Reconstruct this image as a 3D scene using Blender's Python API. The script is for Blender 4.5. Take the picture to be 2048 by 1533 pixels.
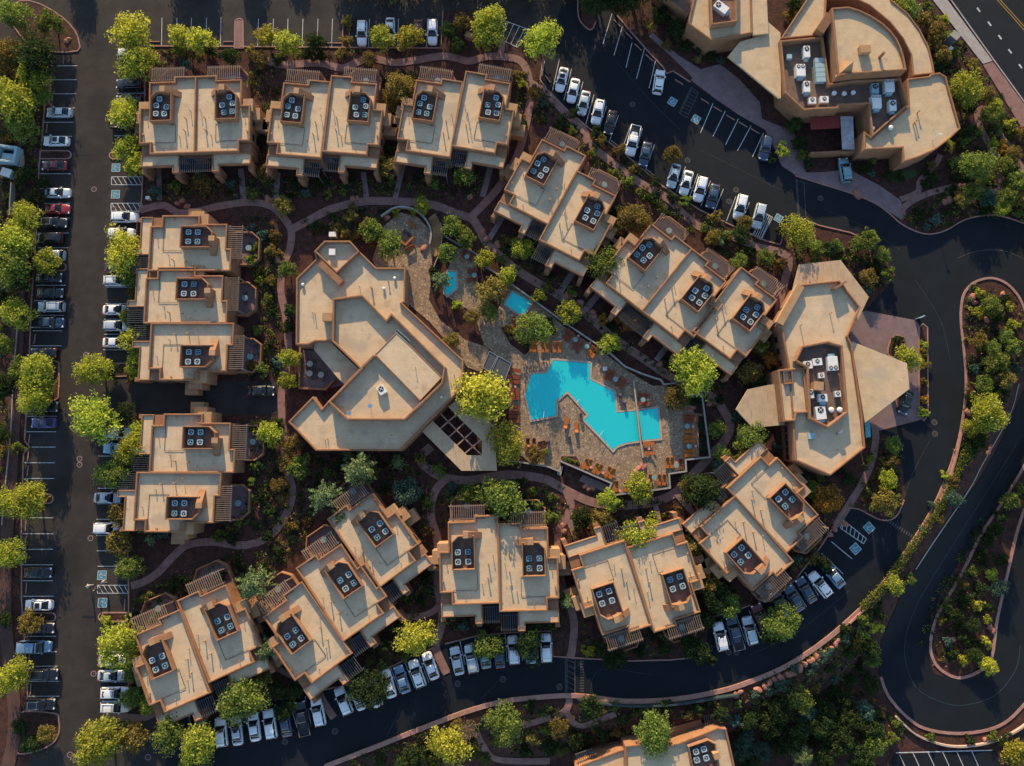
import bpy, bmesh, math, random
import numpy as np
from mathutils import Vector, Matrix
random.seed(7); RNG = np.random.default_rng(11)
sc = bpy.context.scene
for o in list(bpy.data.objects): bpy.data.objects.remove(o)
COL = sc.collection
# ------------------------------------------------------------------ camera
FPX, CX, CY, HCAM = 1415.0, 1024.0, 766.5, 125.0
TILT = math.atan((925.0 - CY) / FPX)
cd = bpy.data.cameras.new('camera'); cam = bpy.data.objects.new('camera', cd); COL.objects.link(cam)
cam.location = (0, 0, HCAM); cam.rotation_euler = (TILT, 0, 0)
cd.sensor_fit = 'HORIZONTAL'; cd.sensor_width = 36.0; cd.lens = FPX / 2048.0 * 36.0
cd.clip_start = 1.0; cd.clip_end = 3000.0
sc.camera = cam
# ------------------------------------------------------------------ world, sun, exposure
SUN_EL, SUN_DX = math.radians(15.5), 0.165      # shadows run down the picture and a little to the right
sun_az = Vector((-SUN_DX, 1.0, 0)).normalized()
sun_dir = Vector((sun_az.x * math.cos(SUN_EL), sun_az.y * math.cos(SUN_EL), math.sin(SUN_EL)))
w = bpy.data.worlds.new('World'); sc.world = w; w.use_nodes = True
wn = w.node_tree; wn.nodes.clear()
sky = wn.nodes.new('ShaderNodeTexSky'); sky.sky_type = 'NISHITA'; sky.sun_disc = False
sky.sun_elevation = SUN_EL; sky.sun_rotation = math.atan2(sun_az.x, sun_az.y)
sky.altitude = 1300; sky.air_density = 1.0; sky.dust_density = 1.0; sky.ozone_density = 1.0
bg = wn.nodes.new('ShaderNodeBackground'); bg.inputs['Strength'].default_value = 0.145
wo = wn.nodes.new('ShaderNodeOutputWorld')
wn.links.new(sky.outputs[0], bg.inputs[0]); wn.links.new(bg.outputs[0], wo.inputs[0])
sl = bpy.data.lights.new('sun', 'SUN'); sl.energy = 4.3; sl.angle = math.radians(0.5); sl.color = (1.0, 0.74, 0.44)
so = bpy.data.objects.new('sun', sl); COL.objects.link(so)
so.rotation_euler = sun_dir.to_track_quat('Z', 'Y').to_euler(); so.location = sun_dir * 300
sc.view_settings.view_transform = 'Standard'; sc.view_settings.look = 'None'
sc.view_settings.gamma = 1.0; sc.view_settings.use_curve_mapping = False
sc.view_settings.exposure = 1.15
sc.render.engine = 'CYCLES'
sc.cycles.max_bounces = 6; sc.cycles.diffuse_bounces = 3; sc.cycles.transparent_max_bounces = 8
# ------------------------------------------------------------------ photo pixel -> place
CT, ST = math.cos(TILT), math.sin(TILT)
def p2w(px, py, z=0.0):
    x = (px - CX) / FPX; y = -(py - CY) / FPX
    yw = y * CT + ST; zw = y * ST - CT
    t = (HCAM - z) / (-zw)
    return Vector((x * t, yw * t, z))
def w2p(v):
    y = v[1] * CT + (v[2] - HCAM) * ST; z = -v[1] * ST + (v[2] - HCAM) * CT
    return (CX + FPX * v[0] / -z, CY - FPX * y / -z)
# the land drops away below the upper loop road
EDGE = [(2700, 640), (2046, 668), (1992, 760), (1966, 850), (1940, 905), (1885, 1010), (1805, 1130), (1722, 1222), (1645, 1297),
        (1560, 1352), (1450, 1400), (1300, 1422), (1150, 1412), (1060, 1417), (1000, 1425), (930, 1445), (820, 1492), (650, 1558), (480, 1640), (200, 1900)]
EW = np.array([p2w(*p)[:2] for p in EDGE])
LOW = np.array(list(EW) + [[-90, -320], [330, -320], [330, EW[0][1]]])
def inside(poly, x, y):
    c = False; n = len(poly); j = n - 1
    for i in range(n):
        if (poly[i][1] > y) != (poly[j][1] > y) and x < (poly[j][0] - poly[i][0]) * (y - poly[i][1]) / (poly[j][1] - poly[i][1]) + poly[i][0]: c = not c
        j = i
    return c
A_, B_ = EW[:-1], EW[1:]; AB = B_ - A_; AB2 = (AB ** 2).sum(1)
DROP, RUN = 5.0, 11.0
def tz(x, y):
    if not inside(LOW, x, y): return 0.0
    p = np.array((x, y)); t = np.clip(((p - A_) * AB).sum(1) / AB2, 0, 1)
    d = math.sqrt((((A_ + AB * t[:, None]) - p) ** 2).sum(1).min())
    u = min(1.0, d / RUN); return -DROP * u * u * (3 - 2 * u)
def g2w(px, py, dz=0.0):
    z = 0.0
    for _ in range(7):
        v = p2w(px, py, z + dz); z = tz(v.x, v.y)
    return Vector((v.x, v.y, z + dz))
MPX = (p2w(1025, 925) - p2w(1024, 925)).length       # metres per photo pixel near the middle
# ------------------------------------------------------------------ materials
def mat(name, col, rough=0.8, var=0.0, scale=1.0, bump=0.0, bscale=8.0, metal=0.0, col2=None, coord='world', spec=0.3, coat=0.0):
    m = bpy.data.materials.new(name); m.use_nodes = True; nt = m.node_tree; b = nt.nodes['Principled BSDF']
    b.inputs['Roughness'].default_value = rough; b.inputs['Metallic'].default_value = metal
    b.inputs['Specular IOR Level'].default_value = spec; b.inputs['Coat Weight'].default_value = coat
    b.inputs['Base Color'].default_value = (*col, 1)
    if coord == 'world': src = nt.nodes.new('ShaderNodeNewGeometry').outputs['Position']
    else: src = nt.nodes.new('ShaderNodeTexCoord').outputs['Object']
    if var > 0 or col2:
        n1 = nt.nodes.new('ShaderNodeTexNoise'); n1.inputs['Scale'].default_value = scale; n1.inputs['Detail'].default_value = 6; n1.inputs['Roughness'].default_value = 0.65
        nt.links.new(src, n1.inputs['Vector'])
        r = nt.nodes.new('ShaderNodeValToRGB'); r.color_ramp.elements[0].position = 0.32; r.color_ramp.elements[1].position = 0.68
        c2 = col2 or tuple(c * (1 + var) for c in col); c1 = col if col2 else tuple(c * (1 - var) for c in col)
        r.color_ramp.elements[0].color = (*c1, 1); r.color_ramp.elements[1].color = (*c2, 1)
        nt.links.new(n1.outputs['Fac'], r.inputs[0]); nt.links.new(r.outputs[0], b.inputs['Base Color'])
        m['ramp'] = r.name
    if bump > 0:
        n2 = nt.nodes.new('ShaderNodeTexNoise'); n2.inputs['Scale'].default_value = bscale; n2.inputs['Detail'].default_value = 4
        nt.links.new(src, n2.inputs['Vector'])
        bp = nt.nodes.new('ShaderNodeBump'); bp.inputs['Strength'].default_value = bump; bp.inputs['Distance'].default_value = 0.05
        nt.links.new(n2.outputs['Fac'], bp.inputs['Height']); nt.links.new(bp.outputs[0], b.inputs['Normal'])
    return m
def overlay(m, fac_fn, col):
    """multiply a shaped stain or grain over the base colour"""
    nt = m.node_tree; b = nt.nodes['Principled BSDF']
    mx = nt.nodes.new('ShaderNodeMix'); mx.data_type = 'RGBA'
    lk = b.inputs['Base Color'].links
    if lk: nt.links.new(lk[0].from_socket, mx.inputs[6])
    else: mx.inputs[6].default_value = b.inputs['Base Color'].default_value
    mx.inputs[7].default_value = (*col, 1)
    nt.links.new(fac_fn(nt), mx.inputs[0]); nt.links.new(mx.outputs[2], b.inputs['Base Color'])
def noise_fac(scale, lo, hi, stretch=None):
    def f(nt):
        g = nt.nodes.new('ShaderNodeNewGeometry').outputs['Position']
        if stretch:
            mp = nt.nodes.new('ShaderNodeMapping'); mp.inputs['Scale'].default_value = stretch; nt.links.new(g, mp.inputs[0]); g = mp.outputs[0]
        n = nt.nodes.new('ShaderNodeTexNoise'); n.inputs['Scale'].default_value = scale; n.inputs['Detail'].default_value = 5
        nt.links.new(g, n.inputs['Vector'])
        r = nt.nodes.new('ShaderNodeMapRange'); r.inputs[1].default_value = lo; r.inputs[2].default_value = hi
        nt.links.new(n.outputs['Fac'], r.inputs[0]); return r.outputs[0]
    return f
M = {}
M['soil'] = mat('red_mulch', (0.015, 0.0075, 0.0058), 0.95, col2=(0.075, 0.030, 0.021), scale=1.1, bump=0.9, bscale=5)
overlay(M['soil'], noise_fac(9.0, 0.60, 0.70), (0.22, 0.09, 0.062))
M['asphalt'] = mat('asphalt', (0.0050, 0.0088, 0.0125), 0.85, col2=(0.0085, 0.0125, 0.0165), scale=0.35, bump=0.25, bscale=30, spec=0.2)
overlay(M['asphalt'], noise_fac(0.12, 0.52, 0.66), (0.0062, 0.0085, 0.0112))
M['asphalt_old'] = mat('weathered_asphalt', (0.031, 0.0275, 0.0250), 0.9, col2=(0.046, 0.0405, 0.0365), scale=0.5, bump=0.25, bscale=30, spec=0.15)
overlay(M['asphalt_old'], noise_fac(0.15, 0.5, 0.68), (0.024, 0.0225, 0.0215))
M['joint'] = mat('path_joint', (0.05, 0.03, 0.026), 0.95)
M['path'] = mat('red_concrete', (0.165, 0.088, 0.074), 0.9, col2=(0.25, 0.142, 0.12), scale=0.8, bump=0.2, bscale=20)
M['paver'] = mat('rose_paving', (0.15, 0.10, 0.10), 0.9, col2=(0.21, 0.145, 0.14), scale=0.6, bump=0.2, bscale=14)
M['kerb'] = mat('kerb_concrete', (0.30, 0.165, 0.13), 0.9, var=0.18, scale=1.5, bump=0.2, bscale=16)
M['kerbgrey'] = mat('grey_concrete', (0.30, 0.27, 0.24), 0.9, var=0.15, scale=1.2, bump=0.2, bscale=16)
M['stucco'] = mat('adobe_stucco', (0.205, 0.100, 0.052), 0.95, col2=(0.275, 0.143, 0.074), scale=0.9, bump=0.35, bscale=10)
overlay(M['stucco'], noise_fac(0.9, 0.62, 0.80, (1, 1, 0.25)), (0.15, 0.072, 0.040))
M['stucco_tan'] = mat('tan_stucco', (0.35, 0.21, 0.108), 0.95, var=0.12, scale=1.1, bump=0.3, bscale=10)
M['roof'] = mat('roof_membrane', (0.46, 0.345, 0.215), 0.95, col2=(0.56, 0.43, 0.275), scale=0.55, bump=0.22, bscale=14)
overlay(M['roof'], noise_fac(0.42, 0.60, 0.78), (0.36, 0.265, 0.165))
overlay(M['roof'], noise_fac(7.0, 0.56, 0.80), (0.39, 0.285, 0.175))
M['roof2'] = mat('roof_gravel', (0.43, 0.315, 0.185), 0.95, col2=(0.53, 0.40, 0.245), scale=0.6, bump=0.3, bscale=18)
overlay(M['roof2'], noise_fac(0.5, 0.60, 0.80), (0.34, 0.25, 0.15))
overlay(M['roof2'], noise_fac(6.0, 0.58, 0.80), (0.36, 0.265, 0.16))
def seam_fac(nt):
    t = nt.nodes.new('ShaderNodeTexCoord'); sp = nt.nodes.new('ShaderNodeSeparateXYZ'); nt.links.new(t.outputs['Object'], sp.inputs[0])
    n = nt.nodes.new('ShaderNodeTexNoise'); n.inputs['Scale'].default_value = 1.1; nt.links.new(t.outputs['Object'], n.inputs['Vector'])
    a = nt.nodes.new('ShaderNodeMath'); a.operation = 'MULTIPLY_ADD'; a.inputs[1].default_value = 0.16; nt.links.new(n.outputs['Fac'], a.inputs[0]); nt.links.new(sp.outputs[1], a.inputs[2])
    m = nt.nodes.new('ShaderNodeMath'); m.operation = 'PINGPONG'; m.inputs[1].default_value = 0.52; nt.links.new(a.outputs[0], m.inputs[0])
    r = nt.nodes.new('ShaderNodeMapRange'); r.inputs[1].default_value = 0.07; r.inputs[2].default_value = 0.0; r.inputs[4].default_value = 0.28; nt.links.new(m.outputs[0], r.inputs[0]); return r.outputs[0]
for q in ('roof', 'roof2'):
    overlay(M[q], seam_fac, (0.33, 0.245, 0.155)); overlay(M[q], noise_fac(1.7, 0.66, 0.74), (0.27, 0.20, 0.125)); overlay(M[q], noise_fac(0.23, 0.56, 0.66), (0.40, 0.315, 0.215))
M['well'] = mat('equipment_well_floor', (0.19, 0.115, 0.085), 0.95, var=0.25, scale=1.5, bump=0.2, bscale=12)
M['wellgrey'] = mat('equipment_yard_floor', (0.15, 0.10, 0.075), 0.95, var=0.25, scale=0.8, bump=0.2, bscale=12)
M['slat'] = mat('weathered_timber', (0.20, 0.145, 0.105), 0.85, var=0.2, scale=3, coord='obj')
M['slatdark'] = mat('dark_steel_slat', (0.055, 0.06, 0.068), 0.6, var=0.2, scale=3, coord='obj')
M['glass'] = mat('window_glass', (0.015, 0.02, 0.025), 0.08, spec=0.6)
M['frame'] = mat('window_frame', (0.10, 0.065, 0.045), 0.6)
M['metal'] = mat('grey_metal', (0.30, 0.33, 0.35), 0.45, metal=0.6, var=0.15, scale=4, coord='obj')
M['acbody'] = mat('ac_casing', (0.08, 0.17, 0.21), 0.55, var=0.15, scale=5, coord='obj')
M['actop2'] = mat('ac_blue_panel', (0.10, 0.22, 0.29), 0.5, var=0.2, scale=5, coord='obj')
M['actop'] = mat('ac_top_panel', (0.29, 0.38, 0.41), 0.5, var=0.1, scale=5, coord='obj')
M['black'] = mat('black_plastic', (0.012, 0.013, 0.015), 0.5)
M['unitwhite'] = mat('white_enamel', (0.62, 0.62, 0.58), 0.5, var=0.08, scale=3, coord='obj')
M['unitteal'] = mat('galvanised_teal', (0.26, 0.38, 0.42), 0.5, var=0.15, scale=3, coord='obj')
M['line'] = mat('white_road_paint', (0.42, 0.43, 0.42), 0.8, var=0.3, scale=2.5)
M['linefaint'] = mat('worn_road_paint', (0.060, 0.062, 0.060), 0.85, var=0.4, scale=2)
M['railing'] = mat('patinated_rail', (0.022, 0.040, 0.045), 0.7, var=0.25, scale=2)
M['lineyellow'] = mat('yellow_road_paint', (0.30, 0.17, 0.03), 0.8, var=0.2, scale=3)
M['lineblue'] = mat('blue_road_paint', (0.05, 0.20, 0.26), 0.8, var=0.2, scale=3)
M['deck'] = mat('flagstone_deck', (0.19, 0.135, 0.088), 0.9, col2=(0.30, 0.21, 0.13), scale=0.9, bump=0.3, bscale=9)
def flag_fac(nt):
    g = nt.nodes.new('ShaderNodeNewGeometry').outputs['Position']
    v = nt.nodes.new('ShaderNodeTexVoronoi'); v.feature = 'DISTANCE_TO_EDGE'; v.inputs['Scale'].default_value = 2.3
    nt.links.new(g, v.inputs['Vector'])
    r = nt.nodes.new('ShaderNodeMapRange'); r.inputs[1].default_value = 0.10; r.inputs[2].default_value = 0.02; nt.links.new(v.outputs['Distance'], r.inputs[0]); return r.outputs[0]
def flag_cell(nt):
    g = nt.nodes.new('ShaderNodeNewGeometry').outputs['Position']
    v = nt.nodes.new('ShaderNodeTexVoronoi'); v.inputs['Scale'].default_value = 2.3; nt.links.new(g, v.inputs['Vector'])
    r = nt.nodes.new('ShaderNodeSeparateColor'); nt.links.new(v.outputs['Color'], r.inputs[0])
    m = nt.nodes.new('ShaderNodeMapRange'); m.inputs[1].default_value = 0.35; m.inputs[2].default_value = 1.0; m.inputs[4].default_value = 0.75; nt.links.new(r.outputs[0], m.inputs[0]); return m.outputs[0]
overlay(M['deck'], flag_cell, (0.42, 0.31, 0.20)); overlay(M['deck'], flag_fac, (0.12, 0.088, 0.062))
M['basin'] = mat('pool_plaster', (0.16, 0.95, 0.93), 0.7, var=0.08, scale=0.8)
M['coping'] = mat('pool_coping', (0.36, 0.28, 0.22), 0.9, var=0.15, scale=2, bump=0.2, bscale=10)
M['teak'] = mat('teak', (0.30, 0.10, 0.025), 0.6, var=0.25, scale=4, coord='obj')
M['cushion'] = mat('rust_cushion', (0.31, 0.098, 0.02), 0.85, var=0.18, scale=3, coord='obj')
M['cushiondark'] = mat('brick_cushion', (0.17, 0.042, 0.02), 0.85, var=0.18, scale=3, coord='obj')
M['salmon'] = mat('salmon_table', (0.62, 0.24, 0.17), 0.7)
M['stonetop'] = mat('pale_table_top', (0.34, 0.33, 0.29), 0.6, var=0.12, scale=5, coord='obj')
M['tealtop'] = mat('glass_table_top', (0.17, 0.27, 0.28), 0.3)
M['planks'] = mat('boardwalk_plank', (0.30, 0.17, 0.075), 0.85, var=0.25, scale=3, coord='obj')
M['dirt'] = mat('packed_dirt', (0.060, 0.033, 0.026), 0.95, col2=(0.095, 0.053, 0.042), scale=0.7, bump=0.4, bscale=9)
M['rock'] = mat('red_rock', (0.22, 0.085, 0.055), 0.95, col2=(0.36, 0.17, 0.12), scale=1.8, bump=0.7, bscale=4, coord='obj')
M['whitewall'] = mat('pale_wall_cap', (0.25, 0.235, 0.215), 0.8, var=0.12, scale=1.5)
M['bark'] = mat('bark', (0.09, 0.06, 0.042), 0.95, var=0.3, scale=4, bump=0.6, bscale=8, coord='obj')
M['awning'] = mat('red_awning', (0.20, 0.03, 0.025), 0.8, var=0.15, scale=2)
M['polycarb'] = mat('clouded_polycarbonate', (0.30, 0.29, 0.31), 0.35, var=0.3, scale=1.2)
M['tealroof'] = mat('teal_metal_roof', (0.10, 0.33, 0.37), 0.5, var=0.12, scale=2)
M['grassgreen'] = mat('lawn', (0.035, 0.06, 0.018), 0.95, var=0.35, scale=4, bump=0.6, bscale=20)
M['timberroof'] = mat('timber_roof', (0.35, 0.25, 0.155), 0.9, col2=(0.44, 0.325, 0.205), scale=0.7, bump=0.2, bscale=14)
overlay(M['timberroof'], noise_fac(1.2, 0.55, 0.70, (6, 0.35, 1)), (0.27, 0.19, 0.12))
def water_mat():
    m = bpy.data.materials.new('pool_water'); m.use_nodes = True; nt = m.node_tree; nt.nodes.clear()
    o = nt.nodes.new('ShaderNodeOutputMaterial'); t = nt.nodes.new('ShaderNodeBsdfTransparent'); t.inputs[0].default_value = (0.72, 1.0, 1.0, 1)
    d = nt.nodes.new('ShaderNodeBsdfDiffuse'); d.inputs[0].default_value = (0.04, 0.86, 0.84, 1)
    g = nt.nodes.new('ShaderNodeBsdfGlossy'); g.inputs['Roughness'].default_value = 0.06
    n = nt.nodes.new('ShaderNodeTexNoise'); n.inputs['Scale'].default_value = 3.5; n.inputs['Detail'].default_value = 3
    ge = nt.nodes.new('ShaderNodeNewGeometry'); nt.links.new(ge.outputs['Position'], n.inputs['Vector'])
    b = nt.nodes.new('ShaderNodeBump'); b.inputs['Strength'].default_value = 0.18; b.inputs['Distance'].default_value = 0.06
    nt.links.new(n.outputs['Fac'], b.inputs['Height']); nt.links.new(b.outputs[0], g.inputs['Normal'])
    fr = nt.nodes.new('ShaderNodeFresnel'); fr.inputs[0].default_value = 1.33; nt.links.new(b.outputs[0], fr.inputs['Normal'])
    m1 = nt.nodes.new('ShaderNodeMixShader'); m1.inputs[0].default_value = 0.45; nt.links.new(t.outputs[0], m1.inputs[1]); nt.links.new(d.outputs[0], m1.inputs[2])
    m2 = nt.nodes.new('ShaderNodeMixShader'); nt.links.new(fr.outputs[0], m2.inputs[0]); nt.links.new(m1.outputs[0], m2.inputs[1]); nt.links.new(g.outputs[0], m2.inputs[2])
    nt.links.new(m2.outputs[0], o.inputs[0]); return m
M['water'] = water_mat()
def leaf_mat(name, c1, c2, trans=0.35):
    m = bpy.data.materials.new(name); m.use_nodes = True; nt = m.node_tree; nt.nodes.clear()
    o = nt.nodes.new('ShaderNodeOutputMaterial'); g = nt.nodes.new('ShaderNodeNewGeometry'); oi = nt.nodes.new('ShaderNodeObjectInfo')
    r = nt.nodes.new('ShaderNodeValToRGB'); r.color_ramp.elements[0].color = (*c1, 1); r.color_ramp.elements[1].color = (*c2, 1)
    nt.links.new(g.outputs['Random Per Island'], r.inputs[0])
    h = nt.nodes.new('ShaderNodeHueSaturation'); mr = nt.nodes.new('ShaderNodeMapRange'); mr.inputs[3].default_value = 0.75; mr.inputs[4].default_value = 1.2
    nt.links.new(oi.outputs['Random'], mr.inputs[0]); nt.links.new(mr.outputs[0], h.inputs['Value']); nt.links.new(r.outputs[0], h.inputs['Color'])
    mh = nt.nodes.new('ShaderNodeMapRange'); mh.inputs[3].default_value = 0.485; mh.inputs[4].default_value = 0.512
    nt.links.new(oi.outputs['Random'], mh.inputs[0]); nt.links.new(mh.outputs[0], h.inputs['Hue'])
    d = nt.nodes.new('ShaderNodeBsdfDiffuse'); t = nt.nodes.new('ShaderNodeBsdfTranslucent'); mx = nt.nodes.new('ShaderNodeMixShader'); mx.inputs[0].default_value = trans
    nt.links.new(h.outputs[0], d.inputs[0]); nt.links.new(h.outputs[0], t.inputs[0])
    nt.links.new(d.outputs[0], mx.inputs[1]); nt.links.new(t.outputs[0], mx.inputs[2]); nt.links.new(mx.outputs[0], o.inputs[0]); return m
LEAF = {'y': leaf_mat('spring_leaf', (0.15, 0.19, 0.022), (0.56, 0.6, 0.095), 0.5), 'Y': leaf_mat('yellow_leaf', (0.2, 0.205, 0.022), (0.62, 0.6, 0.095), 0.5),
        'g': leaf_mat('green_leaf', (0.06, 0.1, 0.024), (0.28, 0.34, 0.075), 0.5), 'd': leaf_mat('dark_leaf', (0.016, 0.032, 0.012), (0.075, 0.11, 0.038), 0.5),
        'o': leaf_mat('olive_leaf', (0.09, 0.075, 0.025), (0.36, 0.28, 0.075), 0.5), 'r': leaf_mat('amber_leaf', (0.2, 0.095, 0.02), (0.55, 0.29, 0.05), 0.35),
        'p': leaf_mat('pine_needle', (0.05, 0.085, 0.035), (0.24, 0.29, 0.12), 0.3), 't': leaf_mat('sage_leaf', (0.035, 0.075, 0.055), (0.11, 0.18, 0.13), 0.25),
        'h': leaf_mat('hedge_leaf', (0.03, 0.05, 0.014), (0.22, 0.22, 0.05), 0.4), 'b': leaf_mat('dry_twig', (0.12, 0.09, 0.055), (0.30, 0.24, 0.15), 0.2)}
# ------------------------------------------------------------------ objects
def mesh(name, V, F, mats=None, mi=None, smooth=False):
    me = bpy.data.meshes.new(name); me.from_pydata([tuple(v) for v in V], [], F)
    for m in (mats if isinstance(mats, (list, tuple)) else [mats]):
        if m: me.materials.append(m)
    if mi is not None: me.polygons.foreach_set('material_index', mi)
    if smooth: me.polygons.foreach_set('use_smooth', [True] * len(F))
    me.update(); return me
def link(name, me, parent=None, loc=(0, 0, 0), rz=0.0, scale=None):
    o = bpy.data.objects.new(name, me); COL.objects.link(o)
    if parent is not None: o.parent = parent
    o.location = loc; o.rotation_euler = (0, 0, rz)
    if scale is not None: o.scale = scale
    return o
def tag(o, label=None, cat=None, group=None, kind=None):
    if label: o['label'] = label
    if cat: o['category'] = cat
    if group: o['group'] = group
    if kind: o['kind'] = kind
    return o
def empty(name, loc=(0, 0, 0), rz=0.0): return link(name, None, None, loc, rz)
AUTO = []          # (object, base label, x, y) -> ordinals are added at the end so every label singles out one thing
def auto(o, base, cat, group, px): o['category'] = cat; o['group'] = group; AUTO.append((o, base, px[0], px[1])); return o
class MB:
    def __init__(s): s.V = []; s.F = []; s.mi = []
    def add(s, V, F, m=0):
        n = len(s.V); s.V += [tuple(v) for v in V]; s.F += [tuple(i + n for i in f) for f in F]; s.mi += [m] * len(F)
    def box(s, x0, x1, y0, y1, z0, z1, m=0):
        s.add([(x0, y0, z0), (x1, y0, z0), (x1, y1, z0), (x0, y1, z0), (x0, y0, z1), (x1, y0, z1), (x1, y1, z1), (x0, y1, z1)],
              [(3, 2, 1, 0), (4, 5, 6, 7), (0, 1, 5, 4), (1, 2, 6, 5), (2, 3, 7, 6), (3, 0, 4, 7)], m)
    def prism(s, P, z0, z1, m=0, bottom=False):
        P = ccw(P); n = len(P)
        V = [(p[0], p[1], z0) for p in P] + [(p[0], p[1], z1) for p in P]
        F = [(i, (i + 1) % n, n + (i + 1) % n, n + i) for i in range(n)] + [tuple(range(n, 2 * n))]
        if bottom: F.append(tuple(range(n - 1, -1, -1)))
        s.add(V, F, m)
    def ringwall(s, P, t, z0, z1, zin, m=0, ch=0.07):
        """outer wall of outline P up to a rounded coping z1, inner face down to zin"""
        P = ccw(P); a = inset(P, ch); b = inset(P, t - ch); c = inset(P, t); n = len(P)
        rings = [(P, z0), (P, z1 - ch), (a, z1), (b, z1), (c, z1 - ch), (c, zin)]
        V = [(p[0], p[1], z) for R, z in rings for p in R]; F = []
        for k in range(len(rings) - 1):
            for i in range(n):
                j = (i + 1) % n; F.append((k * n + i, k * n + j, (k + 1) * n + j, (k + 1) * n + i))
        s.add(V, F, m); return c
    def face(s, P, z, m=0):
        P = ccw(P); s.add([(p[0], p[1], z) for p in P], [tuple(range(len(P)))], m)
    def cyl(s, c, r, z0, z1, n=12, m=0, r2=None, cap=True):
        r2 = r if r2 is None else r2
        V = [(c[0] + r * math.cos(2 * math.pi * i / n), c[1] + r * math.sin(2 * math.pi * i / n), z0) for i in range(n)] + \
            [(c[0] + r2 * math.cos(2 * math.pi * i / n), c[1] + r2 * math.sin(2 * math.pi * i / n), z1) for i in range(n)]
        F = [(i, (i + 1) % n, n + (i + 1) % n, n + i) for i in range(n)] + ([tuple(range(n, 2 * n))] if cap else [])
        s.add(V, F, m)
    def bar(s, a, b, wd, ht, m=0):
        a, b = Vector(a), Vector(b); d = (b - a).normalized(); sd = d.cross(Vector((0, 0, 1)))
        if sd.length < 1e-4: sd = Vector((1, 0, 0))
        sd = sd.normalized() * wd / 2; up = sd.cross(d).normalized() * ht / 2
        V = [a - sd - up, a + sd - up, a + sd + up, a - sd + up, b - sd - up, b + sd - up, b + sd + up, b - sd + up]
        s.add(V, [(0, 1, 2, 3), (7, 6, 5, 4), (0, 4, 5, 1), (1, 5, 6, 2), (2, 6, 7, 3), (3, 7, 4, 0)], m)
    def mesh(s, name, mats, smooth=False, mirror=False):
        V, F = s.V, s.F
        if mirror: V = [(-v[0], v[1], v[2]) for v in V]; F = [tuple(reversed(f)) for f in F]
        return mesh(name, V, F, mats, s.mi, smooth)
def area(P): return 0.5 * sum(P[i][0] * P[(i + 1) % len(P)][1] - P[(i + 1) % len(P)][0] * P[i][1] for i in range(len(P)))
def ccw(P): return list(P) if area(P) > 0 else list(reversed(P))
def inset(P, t):
    out = []; n = len(P)
    for i in range(n):
        a, b, c = Vector(P[i - 1][:2]), Vector(P[i][:2]), Vector(P[(i + 1) % n][:2])
        d1, d2 = (b - a).normalized(), (c - b).normalized(); n1, n2 = Vector((-d1.y, d1.x)), Vector((-d2.y, d2.x))
        k = n1 + n2; q = k.length_squared
        if q < 0.2: k = n1; l = t
        else: l = 2 * t / q
        v = b + k * l; out.append((v.x, v.y))
    return out
def crom(P, n=6, closed=False):
    P = [Vector(p) for p in P]; out = []; m = len(P)
    for i in range(m if closed else m - 1):
        p0 = P[(i - 1) % m] if closed or i > 0 else P[0]; p1 = P[i]; p2 = P[(i + 1) % m]; p3 = P[(i + 2) % m] if closed or i + 2 < m else P[-1]
        for k in range(n):
            t = k / n; out.append(0.5 * ((2 * p1) + (p2 - p0) * t + (2 * p0 - 5 * p1 + 4 * p2 - p3) * t * t + (3 * p1 - p0 - 3 * p2 + p3) * t ** 3))
    if not closed: out.append(P[-1])
    return out
def pxs(P, z=0.0): return [tuple(p2w(*p, z)[:2]) for p in P]
def resample(P, step):
    out = [P[0]]; acc = 0.0
    for a, b in zip(P, P[1:]):
        L = (b - a).length; d = step - acc
        while d < L: out.append(a.lerp(b, d / L)); d += step
        acc = L - (d - step)
    if (out[-1] - P[-1]).length > step * 0.25: out.append(P[-1])
    else: out[-1] = P[-1]
    return out
def strip(mb, C, wd, z0, z1, closed=False, m=0, across=1):
    """box ribbon along world points C; wd a number or list; follows the land"""
    n = len(C); L = []; R = []
    for i in range(n):
        a = C[i - 1] if (i > 0 or closed) else C[i]; b = C[(i + 1) % n] if (i < n - 1 or closed) else C[i]
        d = (Vector(b[:2]) - Vector(a[:2])).normalized(); nn = Vector((-d.y, d.x)); h = (wd[i] if isinstance(wd, (list, tuple)) else wd) / 2
        c = Vector(C[i][:2]); L.append(c + nn * h); R.append(c - nn * h)
    V = []
    for i in range(n):
        for k in range(across + 1):
            p = L[i].lerp(R[i], k / across); V.append((p.x, p.y, tz(p.x, p.y) + z1))
    k1 = across + 1; top = len(V)
    for i in range(n):
        for p in (L[i], R[i]): V.append((p.x, p.y, tz(p.x, p.y) + z0))
    F = []
    for i in range(n if closed else n - 1):
        j = (i + 1) % n
        for k in range(across): F.append((i * k1 + k, i * k1 + k + 1, j * k1 + k + 1, j * k1 + k))
        F.append((i * k1, j * k1, top + 2 * j, top + 2 * i)); F.append((j * k1 + across, i * k1 + across, top + 2 * i + 1, top + 2 * j + 1))
    if not closed:
        F.append((0, top, top + 1, across)); e = n - 1; F.append((e * k1 + across, top + 2 * e + 1, top + 2 * e, e * k1))
    mb.add(V, F, m)
CUBE = {}
def cube(m):
    if m not in CUBE:
        b = MB(); b.box(-.5, .5, -.5, .5, 0, 1); CUBE[m] = b.mesh('piece', [M[m]])
    return CUBE[m]
def piece(name, m, parent, a, b, wd, z0, z1):
    """flat bar from world point a to b (shares one mesh)"""
    a, b = Vector(a[:2]), Vector(b[:2]); c = (a + b) / 2; d = b - a
    return link(name, cube(m), parent, (c.x, c.y, z0), math.atan2(d.y, d.x), (d.length, wd, z1 - z0))
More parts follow.
